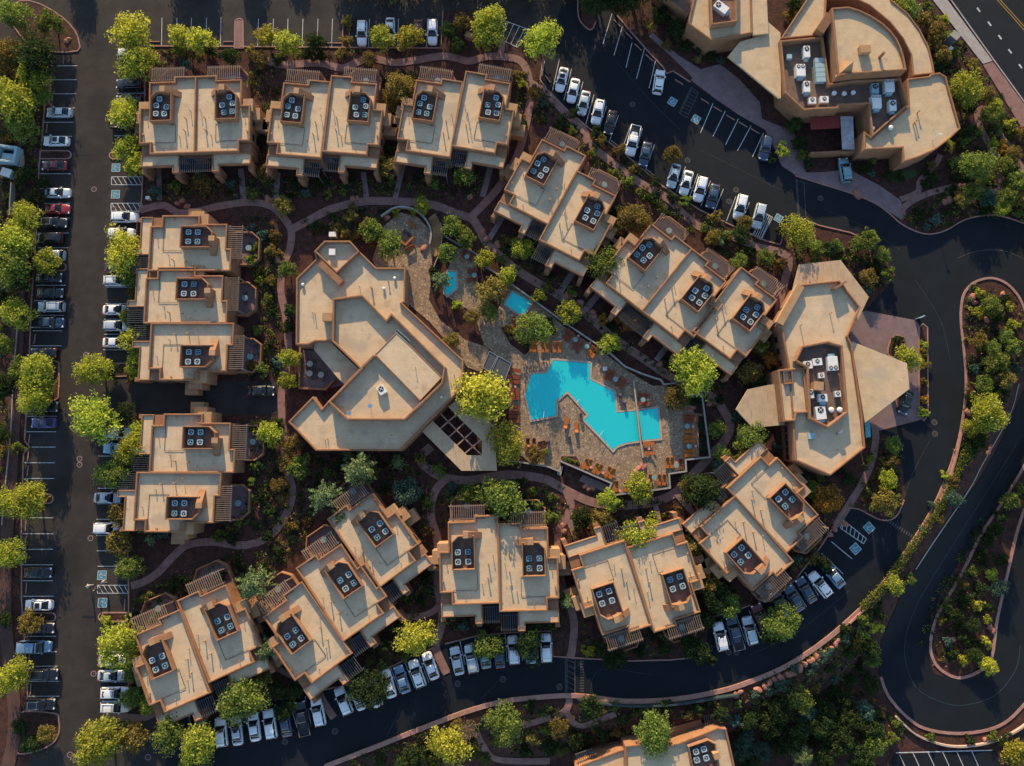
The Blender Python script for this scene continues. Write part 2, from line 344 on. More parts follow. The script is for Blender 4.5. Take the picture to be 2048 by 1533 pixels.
# ------------------------------------------------------------------ land
def axis(lo, hi, step, far):
    a = list(np.arange(lo, hi + 1e-6, step)); pre = [lo - d for d in (900, 500, 260, 120, 50, 20)]; post = [hi + d for d in (20, 50, 120, 260, 500, 900)]
    return pre + a + post
gx = axis(-130, 135, 1.5, 0); gy = axis(-105, 115, 1.5, 0)
V = [(x, y, tz(min(max(x, -200), 320), max(y, -310))) for y in gy for x in gx]; nx = len(gx)
F = [(j * nx + i, j * nx + i + 1, (j + 1) * nx + i + 1, (j + 1) * nx + i) for j in range(len(gy) - 1) for i in range(nx - 1)]
ground = tag(link('ground', mesh('ground', V, F, M['soil'], smooth=True)), 'red mulch ground under the whole resort garden', kind='structure')
def flat(name, P, z, m, parent=None, label=None):
    b = MB(); b.face(pxs(P, z), z); o = link(name, b.mesh(name, [M[m]]), parent)
    if parent is None: tag(o, label, kind='structure')
    return o
def slab(name, P, z1, m, parent=None, label=None, z0=-0.05):
    b = MB(); b.prism(pxs(P, z1), z0, z1); o = link(name, b.mesh(name, [M[m]]), parent)
    if parent is None: tag(o, label, kind='structure')
    return o
W1 = [(150, -60), (150, 101), (100, 104), (92, 180), (84, 290), (79, 330), (76, 420), (70, 520), (64, 600), (60, 700), (55, 800), (50, 880), (47, 960), (44, 1000), (43, 1100), (44, 1200), (50, 1280),
      (55, 1340), (56, 1425), (60, 1500), (60, 1580), (332, 1580), (332, 1420), (254, 1420), (258, 1340), (258, 1175), (256, 1100), (255, 1000), (258, 900), (262, 880), (268, 832), (208, 818), (205, 750),
      (262, 745), (262, 690), (262, 590), (270, 560), (275, 440), (284, 400), (288, 300), (290, 200), (296, 105), (240, 100), (240, -60)]
lot_w = flat('parking_lot', W1, 0.020, 'asphalt_old', label='long west car park lane with bays down both sides')
lot_n = flat('parking_lot', [(-90, -100), (1163, -100), (1163, 40), (1110, 95), (1086, 118), (1000, 62), (940, 20), (886, 22), (882, 97), (300, 93), (240, 101), (150, 101), (60, 125), (-90, 150)], 0.026, 'asphalt_old',
             label='top car park along the upper edge, striped with tree shade')
drive = flat('driveway', [(203, 752), (556, 765), (556, 829), (275, 833), (203, 818)], 0.032, 'asphalt_old', label='short service driveway between the two left villas')
NEP = [(1163, -100), (1163, 40), (1180, 62), (1194, 42), (1197, -100), (1300, -100), (1224, 20), (1262, 65), (1300, 108), (1326, 135), (1333, 148), (1346, 143), (1380, 165), (1430, 198), (1480, 232), (1530, 262), (1548, 300), (1562, 332), (1590, 352), (1640, 368),
       (1695, 385), (1745, 405), (1775, 425), (1800, 447), (1830, 463), (1858, 469), (1890, 462), (1930, 440), (1975, 431), (2010, 435), (2060, 452), (2160, 500), (2160, 760), (2075, 690), (2052, 630), (2038, 596), (2014, 569), (1985, 557), (1955, 562), (1934, 578),
       (1924, 600), (1921, 640), (1927, 700), (1931, 750), (1930, 800), (1921, 860), (1900, 940), (1865, 1020), (1815, 1100), (1755, 1182), (1700, 1238), (1640, 1288), (1570, 1333), (1500, 1363), (1440, 1382), (1350, 1398), (1250, 1402), (1150, 1391), (1060, 1396),
       (1000, 1404), (930, 1424), (850, 1454), (760, 1490), (650, 1533), (560, 1572), (520, 1590), (332, 1590), (332, 1452), (420, 1440), (500, 1415), (560, 1400), (635, 1383), (700, 1368), (790, 1330), (830, 1310), (866, 1297), (890, 1288), (950, 1273), (1010, 1266), (1102, 1262), (1106, 1313),
       (1150, 1316), (1260, 1322), (1340, 1320), (1380, 1316), (1412, 1290), (1420, 1235), (1470, 1222), (1540, 1195), (1590, 1160), (1640, 1095), (1690, 1018), (1720, 1020), (1760, 1040), (1790, 1035), (1812, 990), (1805, 930), (1790, 880), (1760, 862), (1848, 840), (1857, 780),
       (1853, 700), (1845, 660), (1832, 640), (1732, 620), (1750, 600), (1775, 575), (1792, 548), (1775, 522), (1742, 505), (1736, 482), (1700, 466), (1640, 452), (1600, 438), (1572, 455), (1562, 490), (1530, 482), (1460, 450), (1400, 421), (1325, 373), (1240, 301), (1180, 259),
       (1140, 226), (1100, 190), (1080, 160), (1086, 118)]
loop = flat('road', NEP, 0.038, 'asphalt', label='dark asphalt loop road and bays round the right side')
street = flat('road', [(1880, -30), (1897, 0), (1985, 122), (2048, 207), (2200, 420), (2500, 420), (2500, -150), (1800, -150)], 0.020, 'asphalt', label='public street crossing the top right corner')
# lower hairpin
HP = [(2110, 730), (2070, 810), (2030, 890), (1985, 970), (1930, 1050), (1880, 1120), (1838, 1190), (1815, 1258), (1808, 1310), (1820, 1370), (1856, 1403), (1915, 1411), (1970, 1400), (2012, 1360), (2034, 1300), (2046, 1220), (2066, 1130), (2105, 1040), (2150, 960)]
HW = [84, 84, 84, 84, 86, 90, 95, 100, 102, 105, 108, 110, 108, 104, 100, 95, 92, 90, 90]
hc = crom([(*p, w_) for p, w_ in zip(HP, HW)], 8); hcw = [g2w(p.x, p.y) for p in hc]; hw = [p.z * MPX * 1.02 for p in hc]
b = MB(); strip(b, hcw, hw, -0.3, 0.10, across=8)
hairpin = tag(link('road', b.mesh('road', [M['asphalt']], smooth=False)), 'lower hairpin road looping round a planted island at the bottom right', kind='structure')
lowlot = []
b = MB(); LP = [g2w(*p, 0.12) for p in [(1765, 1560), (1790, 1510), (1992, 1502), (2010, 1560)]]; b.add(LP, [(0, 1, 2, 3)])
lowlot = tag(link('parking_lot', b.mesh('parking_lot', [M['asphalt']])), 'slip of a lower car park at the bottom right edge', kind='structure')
# porte-cochere paving, NE plaza, sidewalks
plaza_e = slab('plaza', [(1700, 632), (1732, 622), (1832, 641), (1845, 662), (1853, 700), (1857, 780), (1848, 838), (1758, 862), (1728, 850), (1700, 700)], 0.05, 'paver', label='rose paved forecourt under the lodge canopy')
plaza_n = slab('plaza', [(1382, 160), (1398, 140), (1440, 128), (1480, 160), (1520, 205), (1524, 238), (1548, 248), (1585, 262), (1600, 290), (1612, 345), (1640, 345), (1700, 340), (1760, 372), (1800, 400), (1812, 428), (1804, 440), (1778, 424), (1745, 404), (1695, 384), (1640, 367), (1592, 351), (1563, 331), (1549, 298), (1531, 260), (1480, 231), (1430, 197)], 0.11, 'paver',
              label='rose paved plaza in front of the top right building')
walk_ne = slab('sidewalk', [(1298, 72), (1306, 66), (1355, 110), (1400, 138), (1388, 158), (1350, 120)], 0.105, 'paver', label='narrow rose walk along the top right bays')
walk_st = slab('sidewalk', [(1850, -20), (1880, -20), (1985, 122), (1966, 128)], 0.13, 'kerbgrey', label='grey concrete pavement beside the street')
walk_st2 = slab('sidewalk', [(1966, 130), (1986, 124), (2048, 208), (2200, 420), (2180, 440), (2040, 250)], 0.128, 'path', label='red paver pavement beside the street')
# ------------------------------------------------------------------ kerbs
def kerb(parent, P, wd=0.22, z1=0.15, m='kerb', smooth=4, closed=False, name='kerb'):
    C = crom([(*p, 0) for p in P], smooth, closed) if smooth else [Vector((*p, 0)) for p in P]
    b = MB(); strip(b, [g2w(c.x, c.y) for c in C], wd, -0.1, z1, closed); return link(name, b.mesh(name, [M[m]]), parent)
kerb(lot_w, [(100, 104), (92, 180), (84, 290), (79, 330), (76, 420), (70, 520), (64, 600), (60, 700), (55, 800), (50, 880)], smooth=2)
kerb(lot_w, [(50, 882), (60, 895), (48, 908)], smooth=0); kerb(lot_w, [(48, 908), (46, 960), (44, 1000), (43, 1085), (54, 1099), (44, 1112), (44, 1200), (50, 1280), (52, 1325), (60, 1334), (55, 1345), (56, 1425)], smooth=0)
kerb(lot_w, [(240, 60), (240, 100), (296, 105)], smooth=0); kerb(lot_w, [(290, 130), (290, 200), (288, 300), (284, 400), (275, 440), (270, 560), (262, 600), (262, 690)], smooth=0)
kerb(lot_w, [(255, 1000), (256, 1100), (258, 1175), (258, 1340), (256, 1420)], smooth=0)
kerb(lot_n, [(300, 93), (470, 94)], smooth=0); kerb(lot_n, [(480, 94), (690, 96), (882, 97), (886, 22)], smooth=0)
kerb(loop, [(1224, 20), (1262, 65), (1300, 108), (1326, 135), (1333, 148), (1346, 143), (1380, 165)], smooth=0)
kerb(loop, [(1590, 352), (1640, 368), (1695, 385), (1745, 405), (1775, 425), (1800, 447), (1830, 463), (1858, 469), (1890, 462), (1930, 440), (1975, 431), (2010, 435), (2060, 452)])
kerb(loop, [(2052, 630), (2038, 596), (2014, 569), (1985, 557), (1955, 562), (1934, 578), (1924, 600), (1921, 640), (1927, 700), (1931, 750), (1930, 800), (1921, 860), (1912, 900)], wd=0.42)
kerb(loop, [(1912, 900), (1900, 940), (1865, 1020), (1815, 1100), (1755, 1182), (1700, 1238), (1640, 1288), (1570, 1333), (1500, 1363), (1440, 1382), (1350, 1398), (1250, 1402), (1150, 1391), (1060, 1396), (1000, 1404), (930, 1424), (850, 1454), (760, 1490), (650, 1533)], wd=0.75, z1=0.30, name='low_parapet')
kerb(loop, [(635, 1383), (700, 1368), (790, 1330), (830, 1310), (866, 1297)], smooth=0); kerb(loop, [(890, 1288), (950, 1273), (1010, 1266), (1102, 1262), (1106, 1313), (1150, 1316), (1260, 1322), (1340, 1320), (1380, 1316)], smooth=0)
kerb(loop, [(1420, 1235), (1470, 1222), (1540, 1195), (1590, 1160), (1640, 1095), (1690, 1018)], smooth=0); kerb(loop, [(1695, 1016), (1720, 1020), (1760, 1040), (1790, 1035), (1808, 1000)])
kerb(loop, [(1086, 118), (1080, 160), (1100, 190), (1140, 226), (1180, 259), (1240, 301), (1325, 373), (1400, 421), (1460, 450), (1530, 482), (1560, 490), (1572, 455), (1600, 438), (1640, 452), (1700, 466), (1736, 482)], smooth=0)
kerb(loop, [(1157, -20), (1157, 35), (1180, 61), (1192, 45)])
kerb(hairpin, [(2037, 768), (2024, 818), (1999, 868), (1962, 933), (1937, 981), (1869, 1081), (1831, 1139)], m='kerbgrey')
kerb(hairpin, [(2052, 925), (2012, 993), (1962, 1069), (1922, 1149), (1892, 1199), (1869, 1244), (1860, 1289), (1867, 1322), (1887, 1344), (1919, 1356), (1957, 1343), (1982, 1317), (1994, 1237), (2014, 1149), (2032, 1069), (2048, 1018)], wd=0.5)
kerb(hairpin, [(1761, 1354), (1776, 1392), (1811, 1432), (1849, 1457), (1912, 1467), (1974, 1460), (2017, 1440), (2060, 1395)], wd=0.5)
kerb(hairpin, [(1790, 1432), (1830, 1468), (1880, 1488), (1930, 1492), (1990, 1480), (2040, 1455), (2080, 1420)], wd=0.3, z1=0.5, m='coping', name='stone_edging')
kerb(street, [(1892, -12), (1986, 120), (2050, 208)], m='kerbgrey', smooth=0)
# planted islands with kerbs
def island(P, m='soil', smooth=4, parent=None, label=None, kw=0.22):
    C = crom([(*p, 0) for p in P], smooth, True) if smooth else [Vector((*p, 0)) for p in P]
    pts = [tuple(p2w(c.x, c.y, 0.12)[:2]) for c in C]
    b = MB(); b.prism(pts, -0.02, 0.12); o = tag(link('traffic_island', b.mesh('traffic_island', [M[m]])), label, kind='structure')
    b = MB(); strip(b, [Vector((*p, 0)) for p in pts], kw, 0.0, 0.165, True); link('kerb', b.mesh('kerb', [M['kerb']]), o); return o
def pill(x0, x1, y0, y1, right=True):
    r = (y1 - y0) / 2; cy = (y0 + y1) / 2; s = 1 if right else -1; xe = x1 - r if right else x0 + r; xs = x0 if right else x1
    return [(xs, y0)] + [(xe + s * r * math.sin(math.pi * k / 8), cy - r * math.cos(math.pi * k / 8)) for k in range(9)] + [(xs, y1)]
island(pill(79, 142, 302, 318), smooth=0, label='slim red gravel island between the left bays near the top')
island(pill(66, 132, 526, 542), smooth=0, label='slim gravel island under the left bay tree by the middle')
island([(62, 724), (112, 723), (118, 735), (117, 785), (110, 800), (58, 803)], smooth=2, label='wide mulch island with two tall trees in the left bays')
island(pill(46, 106, 989, 1007), smooth=0, label='slim red rock island beside the spreading left tree')
island(pill(46, 111, 1226, 1243), smooth=0, label='slim gravel island low in the left bays')
island([(30, 1428), (108, 1427), (117, 1440), (118, 1465), (104, 1488), (75, 1502), (40, 1508), (26, 1490)], smooth=3, label='broad planted island at the bottom left')
island([(10, 25), (40, 2), (80, 8), (125, 35), (150, 62), (158, 85), (155, 102), (104, 104), (60, 92), (24, 48)], smooth=2, label='broad planted island in the top left corner')
island(pill(219, 290, 304, 318, False), smooth=0, label='kerbed tree island on the right of the west lane')
island([(205, 727), (262, 727), (266, 752), (207, 754)], smooth=0, label='planted bed at the corner of the service driveway')
island(pill(197, 262, 1226, 1243, False), smooth=0, label='island of loose red rock by the accessible bays')
island([(686, 30), (698, 30), (699, 96), (685, 96)], smooth=0, label='narrow planter dividing the top bays')
island([(470, 42), (475, 38), (482, 38), (486, 42), (487, 97), (469, 97)], m='path', smooth=0, label='paved finger island between the top bays')
island([(1838, 655), (1846, 648), (1855, 655), (1856, 830), (1848, 842), (1838, 832)], smooth=0, label='long planted island beside the lodge forecourt')
island([(1778, 690), (1788, 673), (1800, 672), (1808, 684), (1806, 712), (1778, 712)], smooth=3, label='small planted circle in the lodge forecourt')
# ------------------------------------------------------------------ paths of poured slabs
PATHI = [0]
def path(P, wpx=16, label=None, m='path', step=3.3, name='path', sm=6):
    i = PATHI[0]; PATHI[0] += 1; zt = 0.075 + 0.0035 * i
    C = resample([g2w(c.x, c.y) for c in crom([(*p, 0) for p in P], sm)], 0.55)
    b = MB(); strip(b, C, wpx * MPX * 0.98, -0.1, zt - 0.02); o = tag(link(name, b.mesh(name, [M['joint']])), label, kind='structure')
    n = max(2, round(step / 0.55)); k = 0
    while k < len(C) - 1:
        seg = C[k:k + n + 1]
        if len(C) - 1 - (k + n) < 3: seg = C[k:]
        seg = [v.copy() for v in seg]
        if len(seg) > 1:
            seg[0] = seg[0].lerp(seg[1], 0.05); seg[-1] = seg[-1].lerp(seg[-2], 0.05)
            b = MB(); strip(b, seg, wpx * MPX, -0.08, zt + 0.002 * (k // n % 2)); link('slab', b.mesh('slab', [M[m]]), o)
        k += len(seg) - 1 if len(seg) > 1 else 1
    return o
path([(505, 118), (527, 120), (562, 130), (607, 128), (642, 127), (672, 135), (692, 135), (725, 121), (750, 118), (788, 126), (833, 121), (883, 113), (913, 117), (938, 123), (975, 114), (1010, 115), (1040, 122), (1056, 150), (1060, 200), (1052, 250), (1034, 313), (1000, 372), (962, 415), (942, 434)], 16, 'winding red path above the top villas and down to the pool')
path([(1000, 112), (1004, 90), (998, 70)], 13, 'short red spur up to the top car park')
path([(1058, 165), (1092, 186), (1129, 224), (1168, 262), (1176, 285), (1214, 318), (1264, 356), (1300, 378), (1337, 399), (1362, 424), (1395, 452), (1430, 464), (1475, 478), (1513, 494), (1560, 505), (1578, 520), (1570, 560), (1560, 600), (1556, 640)], 16, 'red path along the top right bays to the lodge')
path([(281, 421), (326, 411), (356, 426), (391, 424), (438, 413), (498, 405), (540, 412), (562, 430), (582, 460), (580, 497), (566, 534), (562, 584), (572, 634), (577, 697), (572, 745), (563, 793), (567, 868), (572, 931), (585, 981), (574, 1026), (545, 1068), (512, 1086), (476, 1091), (426, 1084), (376, 1090), (346, 1114), (318, 1144), (288, 1164), (262, 1172)], 15, 'long red path winding down past the left villas')
path([(582, 460), (617, 442), (662, 419), (725, 404), (775, 403), (838, 406), (875, 413), (913, 428), (943, 438), (958, 458), (975, 489), (1013, 524), (1045, 548), (1087, 574), (1134, 601), (1179, 634), (1224, 674), (1290, 720), (1337, 752), (1387, 778), (1425, 795), (1453, 831), (1460, 858), (1445, 888), (1425, 908), (1387, 948), (1350, 986), (1300, 1006), (1224, 1011), (1174, 1001), (1132, 981), (1087, 958), (1024, 950), (988, 953), (938, 961), (893, 957), (863, 943), (840, 918), (863, 893)], 17, 'broad red path circling the pool gardens')
path([(893, 957), (873, 978), (863, 1006), (863, 1039), (875, 1081), (875, 1144), (878, 1187), (885, 1232), (878, 1269), (871, 1295), (893, 1346)], 16, 'red path from the pool wall down to the bottom bays')
path([(880, 1205), (868, 1222), (833, 1234), (785, 1232)], 12, 'curved red side path by the lower villas')
path([(1132, 981), (1142, 1011), (1132, 1036), (1117, 1064), (1117, 1106), (1122, 1162), (1147, 1237), (1144, 1299), (1139, 1316)], 15, 'red path past the lower middle villa to the crossing')
path([(1746, 843), (1751, 881), (1736, 943), (1699, 1008), (1670, 1052)], 14, 'red path below the lodge to the right bays')
path([(1138, 1392), (1137, 1410), (1124, 1428), (1085, 1440), (1044, 1452)], 13, 'red path south of the road crossing')
path([(1133, 1424), (1146, 1445), (1166, 1452), (1199, 1440), (1232, 1428)], 12, 'curved red path down to the bottom villa')
path([(952, 1462), (962, 1485), (985, 1515), (1030, 1522), (1100, 1522)], 13, 'red path at the bottom edge')
path([(1800, 430), (1811, 412), (1850, 390), (1912, 374), (1960, 376), (1992, 385), (2002, 370), (1998, 345), (1990, 310), (1978, 290), (1958, 250), (1955, 225), (1970, 218), (1985, 240), (2003, 275), (2020, 300), (2048, 345)], 13, 'switchback path on the top right slope')
path([(1800, 400), (1835, 385), (1840, 362), (1870, 330), (1880, 310)], 12, 'path hugging the curved top right building')
path([(632, 1370), (645, 1400), (668, 1436)], 14, 'paved finger walk between bottom bays left of centre', step=2.2)
path([(869, 1296), (880, 1318), (894, 1348)], 13, 'paved finger walk between the bottom bays', step=2.2)
path([(207, 1434), (250, 1434), (285, 1436), (312, 1424)], 14, 'paved crossing walk at the foot of the right bays', step=2.2)
path([(545, 1330), (570, 1345), (600, 1360), (632, 1372)], 10, 'narrow path behind the lower left villa')
# entry walks and bridges to the villas
for k, (a, c_, wd, lab) in enumerate([((482, 338), (488, 402), 12, 'walk to the first top villa'), ((318, 338), (320, 402), 10, 'walk left of the first top villa'), ((556, 345), (552, 405), 11, 'walk to the second top villa, left'), ((727, 345), (733, 395), 11, 'walk to the second top villa, right'),
        ((806, 330), (790, 400), 11, 'walk to the third top villa, left'), ((985, 320), (965, 395), 12, 'walk to the third top villa, right'), ((1005, 435), (978, 480), 11, 'walk to the top right villa'), ((1149, 540), (1120, 585), 13, 'second walk to the top right villa'),
        ((1205, 578), (1170, 622), 13, 'walk to the triple villa'), ((1338, 688), (1312, 722), 12, 'second walk to the triple villa'), ((1398, 1040), (1350, 985), 12, 'walk to the right hand lower villa'), ((1164, 1110), (1138, 1040), 12, 'walk to the tilted lower villa'), ((1322, 1060), (1310, 1008), 10, 'second walk to the tilted lower villa')]):
    path([a, ((a[0] + c_[0]) / 2, (a[1] + c_[1]) / 2), c_], wd, 'straight entry ' + lab, m='paver', step=1.5, name='walkway', sm=3)
# ------------------------------------------------------------------ painted markings
def line(parent, x0, y0, x1, y1, m='line', wd=0.12, dz=0.052, name='parking_line'):
    a, c_ = g2w(x0, y0, dz), g2w(x1, y1, dz); z = max(a.z, c_.z); return piece(name, m, parent, a, c_, wd, z, z + 0.006)
for x0, x1, y in [(98, 155, 132), (97, 153, 160), (102, 152, 188), (96, 150, 216.5), (88, 147.5, 245), (85, 144, 273), (81, 142, 348), (80, 141, 377.6), (88, 140, 407.4), (80, 139, 436.7), (76, 138, 466.5), (76, 136, 496), (71, 131, 571), (68, 128, 602), (75, 128, 631), (65, 125, 662), (63, 123, 692),
        (53, 114, 833), (52, 112, 864), (63, 111, 894.7), (49, 109, 926), (46, 108, 957.5), (45, 107, 1036), (45, 107, 1068), (56, 106, 1099), (45, 106, 1130), (45, 106, 1162), (46, 107, 1193), (48, 112, 1273), (50, 114, 1304), (61, 115, 1333), (55, 118, 1363), (56, 119, 1393),
        (235, 292, 187), (228, 285, 272), (215, 275, 545), (213, 275, 575), (211, 265, 608), (208, 265, 639), (208, 262, 669), (206, 268, 700), (198, 255, 880), (197, 255, 912.6), (195, 255, 943), (194, 253, 977), (194, 253, 1008), (193, 255, 1039), (193, 250, 1071.5), (194, 256, 1102), (195, 252, 1133), (198, 258, 1273.6), (200, 258, 1304), (202, 258, 1334), (203, 258, 1364)]:
    line(lot_w, x0, y, x1, y)
for x in (295, 324, 354, 383, 413, 442): line(lot_n, x, 36, x - 1, 92)
for x in (516, 546, 575, 605, 635, 664, 738, 796, 854): line(lot_n, x + 1, 38, x - 1, 95)
def hatch(parent, P, n, skew, m='line'):
    (ax, ay), (bx, by), (cx, cy), (dx, dy) = P
    for a, c_ in ((P[0], P[1]), (P[1], P[2]), (P[2], P[3]), (P[3], P[0])): line(parent, *a, *c_, m, name='hatch_line')
    for k in range(n):
        t = (k + 0.15) / n; u = min(1, t + skew)
        line(parent, ax + (bx - ax) * t, ay + (by - ay) * t, dx + (cx - dx) * u, dy + (cy - dy) * u, m, name='hatch_line')
hatch(lot_w, [(223, 354), (284, 354), (284, 370), (223, 370)], 6, 0.16); hatch(lot_w, [(222, 407), (284, 407), (284, 423), (222, 423)], 6, 0.16); hatch(lot_w, [(195, 1171), (257, 1171), (257, 1187), (195, 1187)], 6, 0.16)
hatch(loop, [(1382, 175), (1397, 186), (1374, 236), (1358, 226)], 1, 0.0, 'linefaint'); hatch(loop, [(1686, 1040), (1733, 1078), (1727, 1088), (1681, 1057)], 6, 0.05)
for t in np.linspace(0.1, 0.9, 7): line(loop, 1382 - 24 * t, 175 + 51 * t, 1397 - 23 * t, 184 + 50 * t, 'linefaint', name='hatch_line')
hatch(loop, [(1131, 1316), (1150, 1316), (1150, 1391), (1131, 1391)], 1, 0.0, 'linefaint')
for k in range(7): line(loop, 1131, 1318 + k * 11, 1150, 1327 + k * 11, 'linefaint', name='hatch_line')
for k in range(14): line(loop, 1160, 1318 + k * 5.4, 1168, 1318 + k * 5.4, 'linefaint', wd=0.2, name='crossing_bar')
for k in range(13): line(loop, 1766 + k * 4.6, 1040 + k * 2.9, 1769 + k * 4.6, 1034 + k * 2.9, 'linefaint', wd=0.2, name='crossing_bar')
hatch(loop, [(1592, 360), (1608, 366), (1612, 440), (1596, 432)], 1, 0.0, 'linefaint')
hatch(lot_n, [(1003, 40), (1060, 60), (1035, 95), (985, 72)], 5, 0.1)
hatch(loop, [(1528, 425), (1545, 435), (1522, 480), (1505, 470)], 5, 0.1)
def ada(parent, cx, cy, s, rot=0.0):
    c_ = g2w(cx, cy, 0.05); d = Vector((math.cos(rot), math.sin(rot))); n_ = Vector((-d.y, d.x)); h = s * MPX / 2
    link('accessible_symbol', cube('lineblue'), parent, (c_.x, c_.y, c_.z), rot, (2 * h, 2 * h, 0.006))
    q = [c_.xy + d * a * h + n_ * e * h for a, e in ((-1, -1), (1, -1), (1, 1), (-1, 1))]
    for i in range(4): piece('symbol_border', 'line', parent, q[i], q[(i + 1) % 4], 0.09, c_.z + 0.004, c_.z + 0.013)
    mb = MB()      # wheelchair figure: wheel arc, back, seat, leg and head
    R = lambda a, e: Vector((d.x * a * h + n_.x * e * h, d.y * a * h + n_.y * e * h, 0))
    arc = [R(-0.1 + 0.42 * math.cos(t), -0.12 + 0.42 * math.sin(t)) for t in np.linspace(0.2, 5.2, 16)]
    for S in (arc, [R(0.62, -0.05), R(0.05, 0.0), R(-0.12, 0.4), R(-0.5, 0.55)], [R(0.2, 0.0), R(0.22, 0.35)]):
        C = [Vector((v.x, v.y, 0)) for v in S]
        L_, R_ = [], []
        for i in range(len(C)):
            t = (C[min(i + 1, len(C) - 1)] - C[max(i - 1, 0)]).normalized(); nn = Vector((-t.y, t.x, 0)) * 0.05; L_.append(C[i] + nn); R_.append(C[i] - nn)
        mb.add(L_ + R_, [(i, i + 1, len(C) + i + 1, len(C) + i) for i in range(len(C) - 1)])
    hd = R(0.72, 0.02); mb.cyl((hd.x, hd.y), 0.09, -0.001, 0.001, 10)
    link('wheelchair_figure', mb.mesh('wheelchair_figure', [M['line']]), parent, (c_.x, c_.y, c_.z + 0.012))
for a in [(232, 336, 17), (231, 389, 17), (204, 1151, 17), (205, 1206, 17)]: ada(lot_w, *a)
for a in [(1345, 204, 16, 1.0), (1392, 239, 16, 1.0), (1557, 437, 15, 1.0), (1738, 1056, 17, 0.7), (1711, 1098, 17, 0.7)]: ada(loop, *a)
NB = [(1224, 28, 1206, 88), (1245, 53, 1228, 111), (1264, 86, 1252, 136), (1289, 97, 1273, 158), (1312, 118, 1298, 177), (1426, 207, 1401, 266), (1451, 222, 1426, 273), (1477, 238, 1451, 290), (1502, 252, 1475, 302), (1527, 266, 1505, 314),
      (1089, 122, 1083, 152), (1119, 118, 1105, 181), (1143, 138, 1128, 200), (1166, 164, 1150, 225), (1188, 190, 1172, 248), (1213, 213, 1195, 268), (1237, 231, 1217, 288), (1261, 252, 1241, 308), (1285, 257, 1268, 315), (1309, 290, 1290, 343), (1371, 334, 1353, 385), (1396, 348, 1378, 398), (1421, 362, 1402, 412), (1447, 378, 1428, 425), (1472, 393, 1453, 442), (1499, 405, 1480, 452)]
for l in NB: line(loop, *l)
for l in [(549, 1409, 587, 1462), (580, 1408, 594, 1455), (610, 1393, 622, 1449), (635, 1385, 650, 1440), (700, 1370, 714, 1420), (730, 1362, 746, 1412), (760, 1345, 774, 1398), (780, 1333, 800, 1387), (808, 1321, 830, 1376), (837, 1311, 858, 1365), (920, 1283, 930, 1330), (950, 1276, 958, 1322), (1010, 1265, 1014, 1324), (1041, 1263, 1045, 1322), (1073, 1262, 1076, 1318),
          (1443, 1240, 1460, 1290), (1472, 1230, 1492, 1285), (1498, 1222, 1520, 1275), (1559, 1185, 1588, 1232), (1583, 1167, 1613, 1214), (1610, 1145, 1637, 1192), (1643, 1107, 1686, 1148), (1663, 1084, 1704, 1118), (1700, 1020, 1676, 1052), (430, 1440, 440, 1490), (460, 1430, 468, 1482), (490, 1420, 500, 1472), (522, 1412, 533, 1466)]: line(loop, *l)
def stripe(parent, P, m='line', wd=0.11, dz=0.12, name='lane_line'):
    b = MB(); C = [g2w(c.x, c.y) for c in crom([(*p, 0) for p in P], 8)]; strip(b, C, wd, dz - 0.02, dz); return link(name, b.mesh(name, [M[m]]), parent)
stripe(hairpin, [(2062, 838), (2010, 925), (1940, 1035), (1880, 1130), (1832, 1212), (1810, 1280), (1812, 1330), (1835, 1378), (1885, 1405), (1930, 1410), (1990, 1390), (2030, 1340), (2040, 1290)], 'railing')
stripe(loop, [(1915, 517), (1945, 505), (1985, 500), (2020, 506), (2050, 520)], 'linefaint', .1, dz=0.055)
stripe(street, [(1985, -10), (2060, 75), (2110, 140)], 'lineyellow', 0.14, 0.035); stripe(street, [(1989, -12), (2064, 72), (2114, 136)], 'lineyellow', 0.14, 0.035)
for x, y in [(1957, 20), (1979, 48), (2000, 75), (2020, 103), (2041, 133)]: line(street, x - 3, y - 4, x + 3, y + 4, wd=0.3, dz=0.032, name='lane_dash')
for l in [(1799, 1510, 1813, 1540), (1826, 1507, 1842, 1540), (1856, 1505, 1872, 1540), (1885, 1504, 1902, 1540), (1913, 1503, 1930, 1540), (1943, 1502, 1960, 1540)]: line(lowlot, *l, dz=0.15)
line(lowlot, 1792, 1506, 1985, 1501, wd=0.16, dz=0.15)
for P in [[(153, 355), (160, 380), (190, 382), (235, 390)], [(150, 185), (190, 195), (230, 190)], [(158, 435), (185, 430), (220, 424)], [(160, 525), (190, 530), (215, 535)], [(150, 614), (190, 608), (212, 600)], [(150, 690), (170, 706), (178, 708)], [(165, 918), (190, 910), (205, 904)], [(165, 935), (180, 950), (192, 958)],
          [(100, 1080), (140, 1073), (178, 1076)], [(90, 1010), (100, 1080), (108, 1130)], [(184, 1085), (196, 1130), (202, 1150)], [(110, 1075), (116, 1130)], [(195, 100), (232, 110)], [(155, 210), (180, 240), (205, 252)]]:
    stripe(lot_w, P, 'black', 0.045, 0.026, 'crack_seal')
def manhole(parent, x, y, r=6.0):
    c_ = g2w(x, y, 0.05); b = MB(); b.cyl((0, 0), r * MPX, -0.03, 0.004, 20, 0); b.cyl((0, 0), r * MPX * 0.62, 0, 0.01, 20, 1); b.cyl((0, 0), r * MPX * 0.15, 0, 0.014, 8, 0)
    link('manhole', b.mesh('manhole', [M['paver'] if parent != loop else M['linefaint'], M['asphalt_old']]), parent, c_)
for x, y in [(188, 379), (227, 418), (172, 710), (159, 918), (159, 930), (181, 1077), (140, 1510), (151, 1519), (187, 1348), (296, 1515)]: manhole(lot_w, x, y)
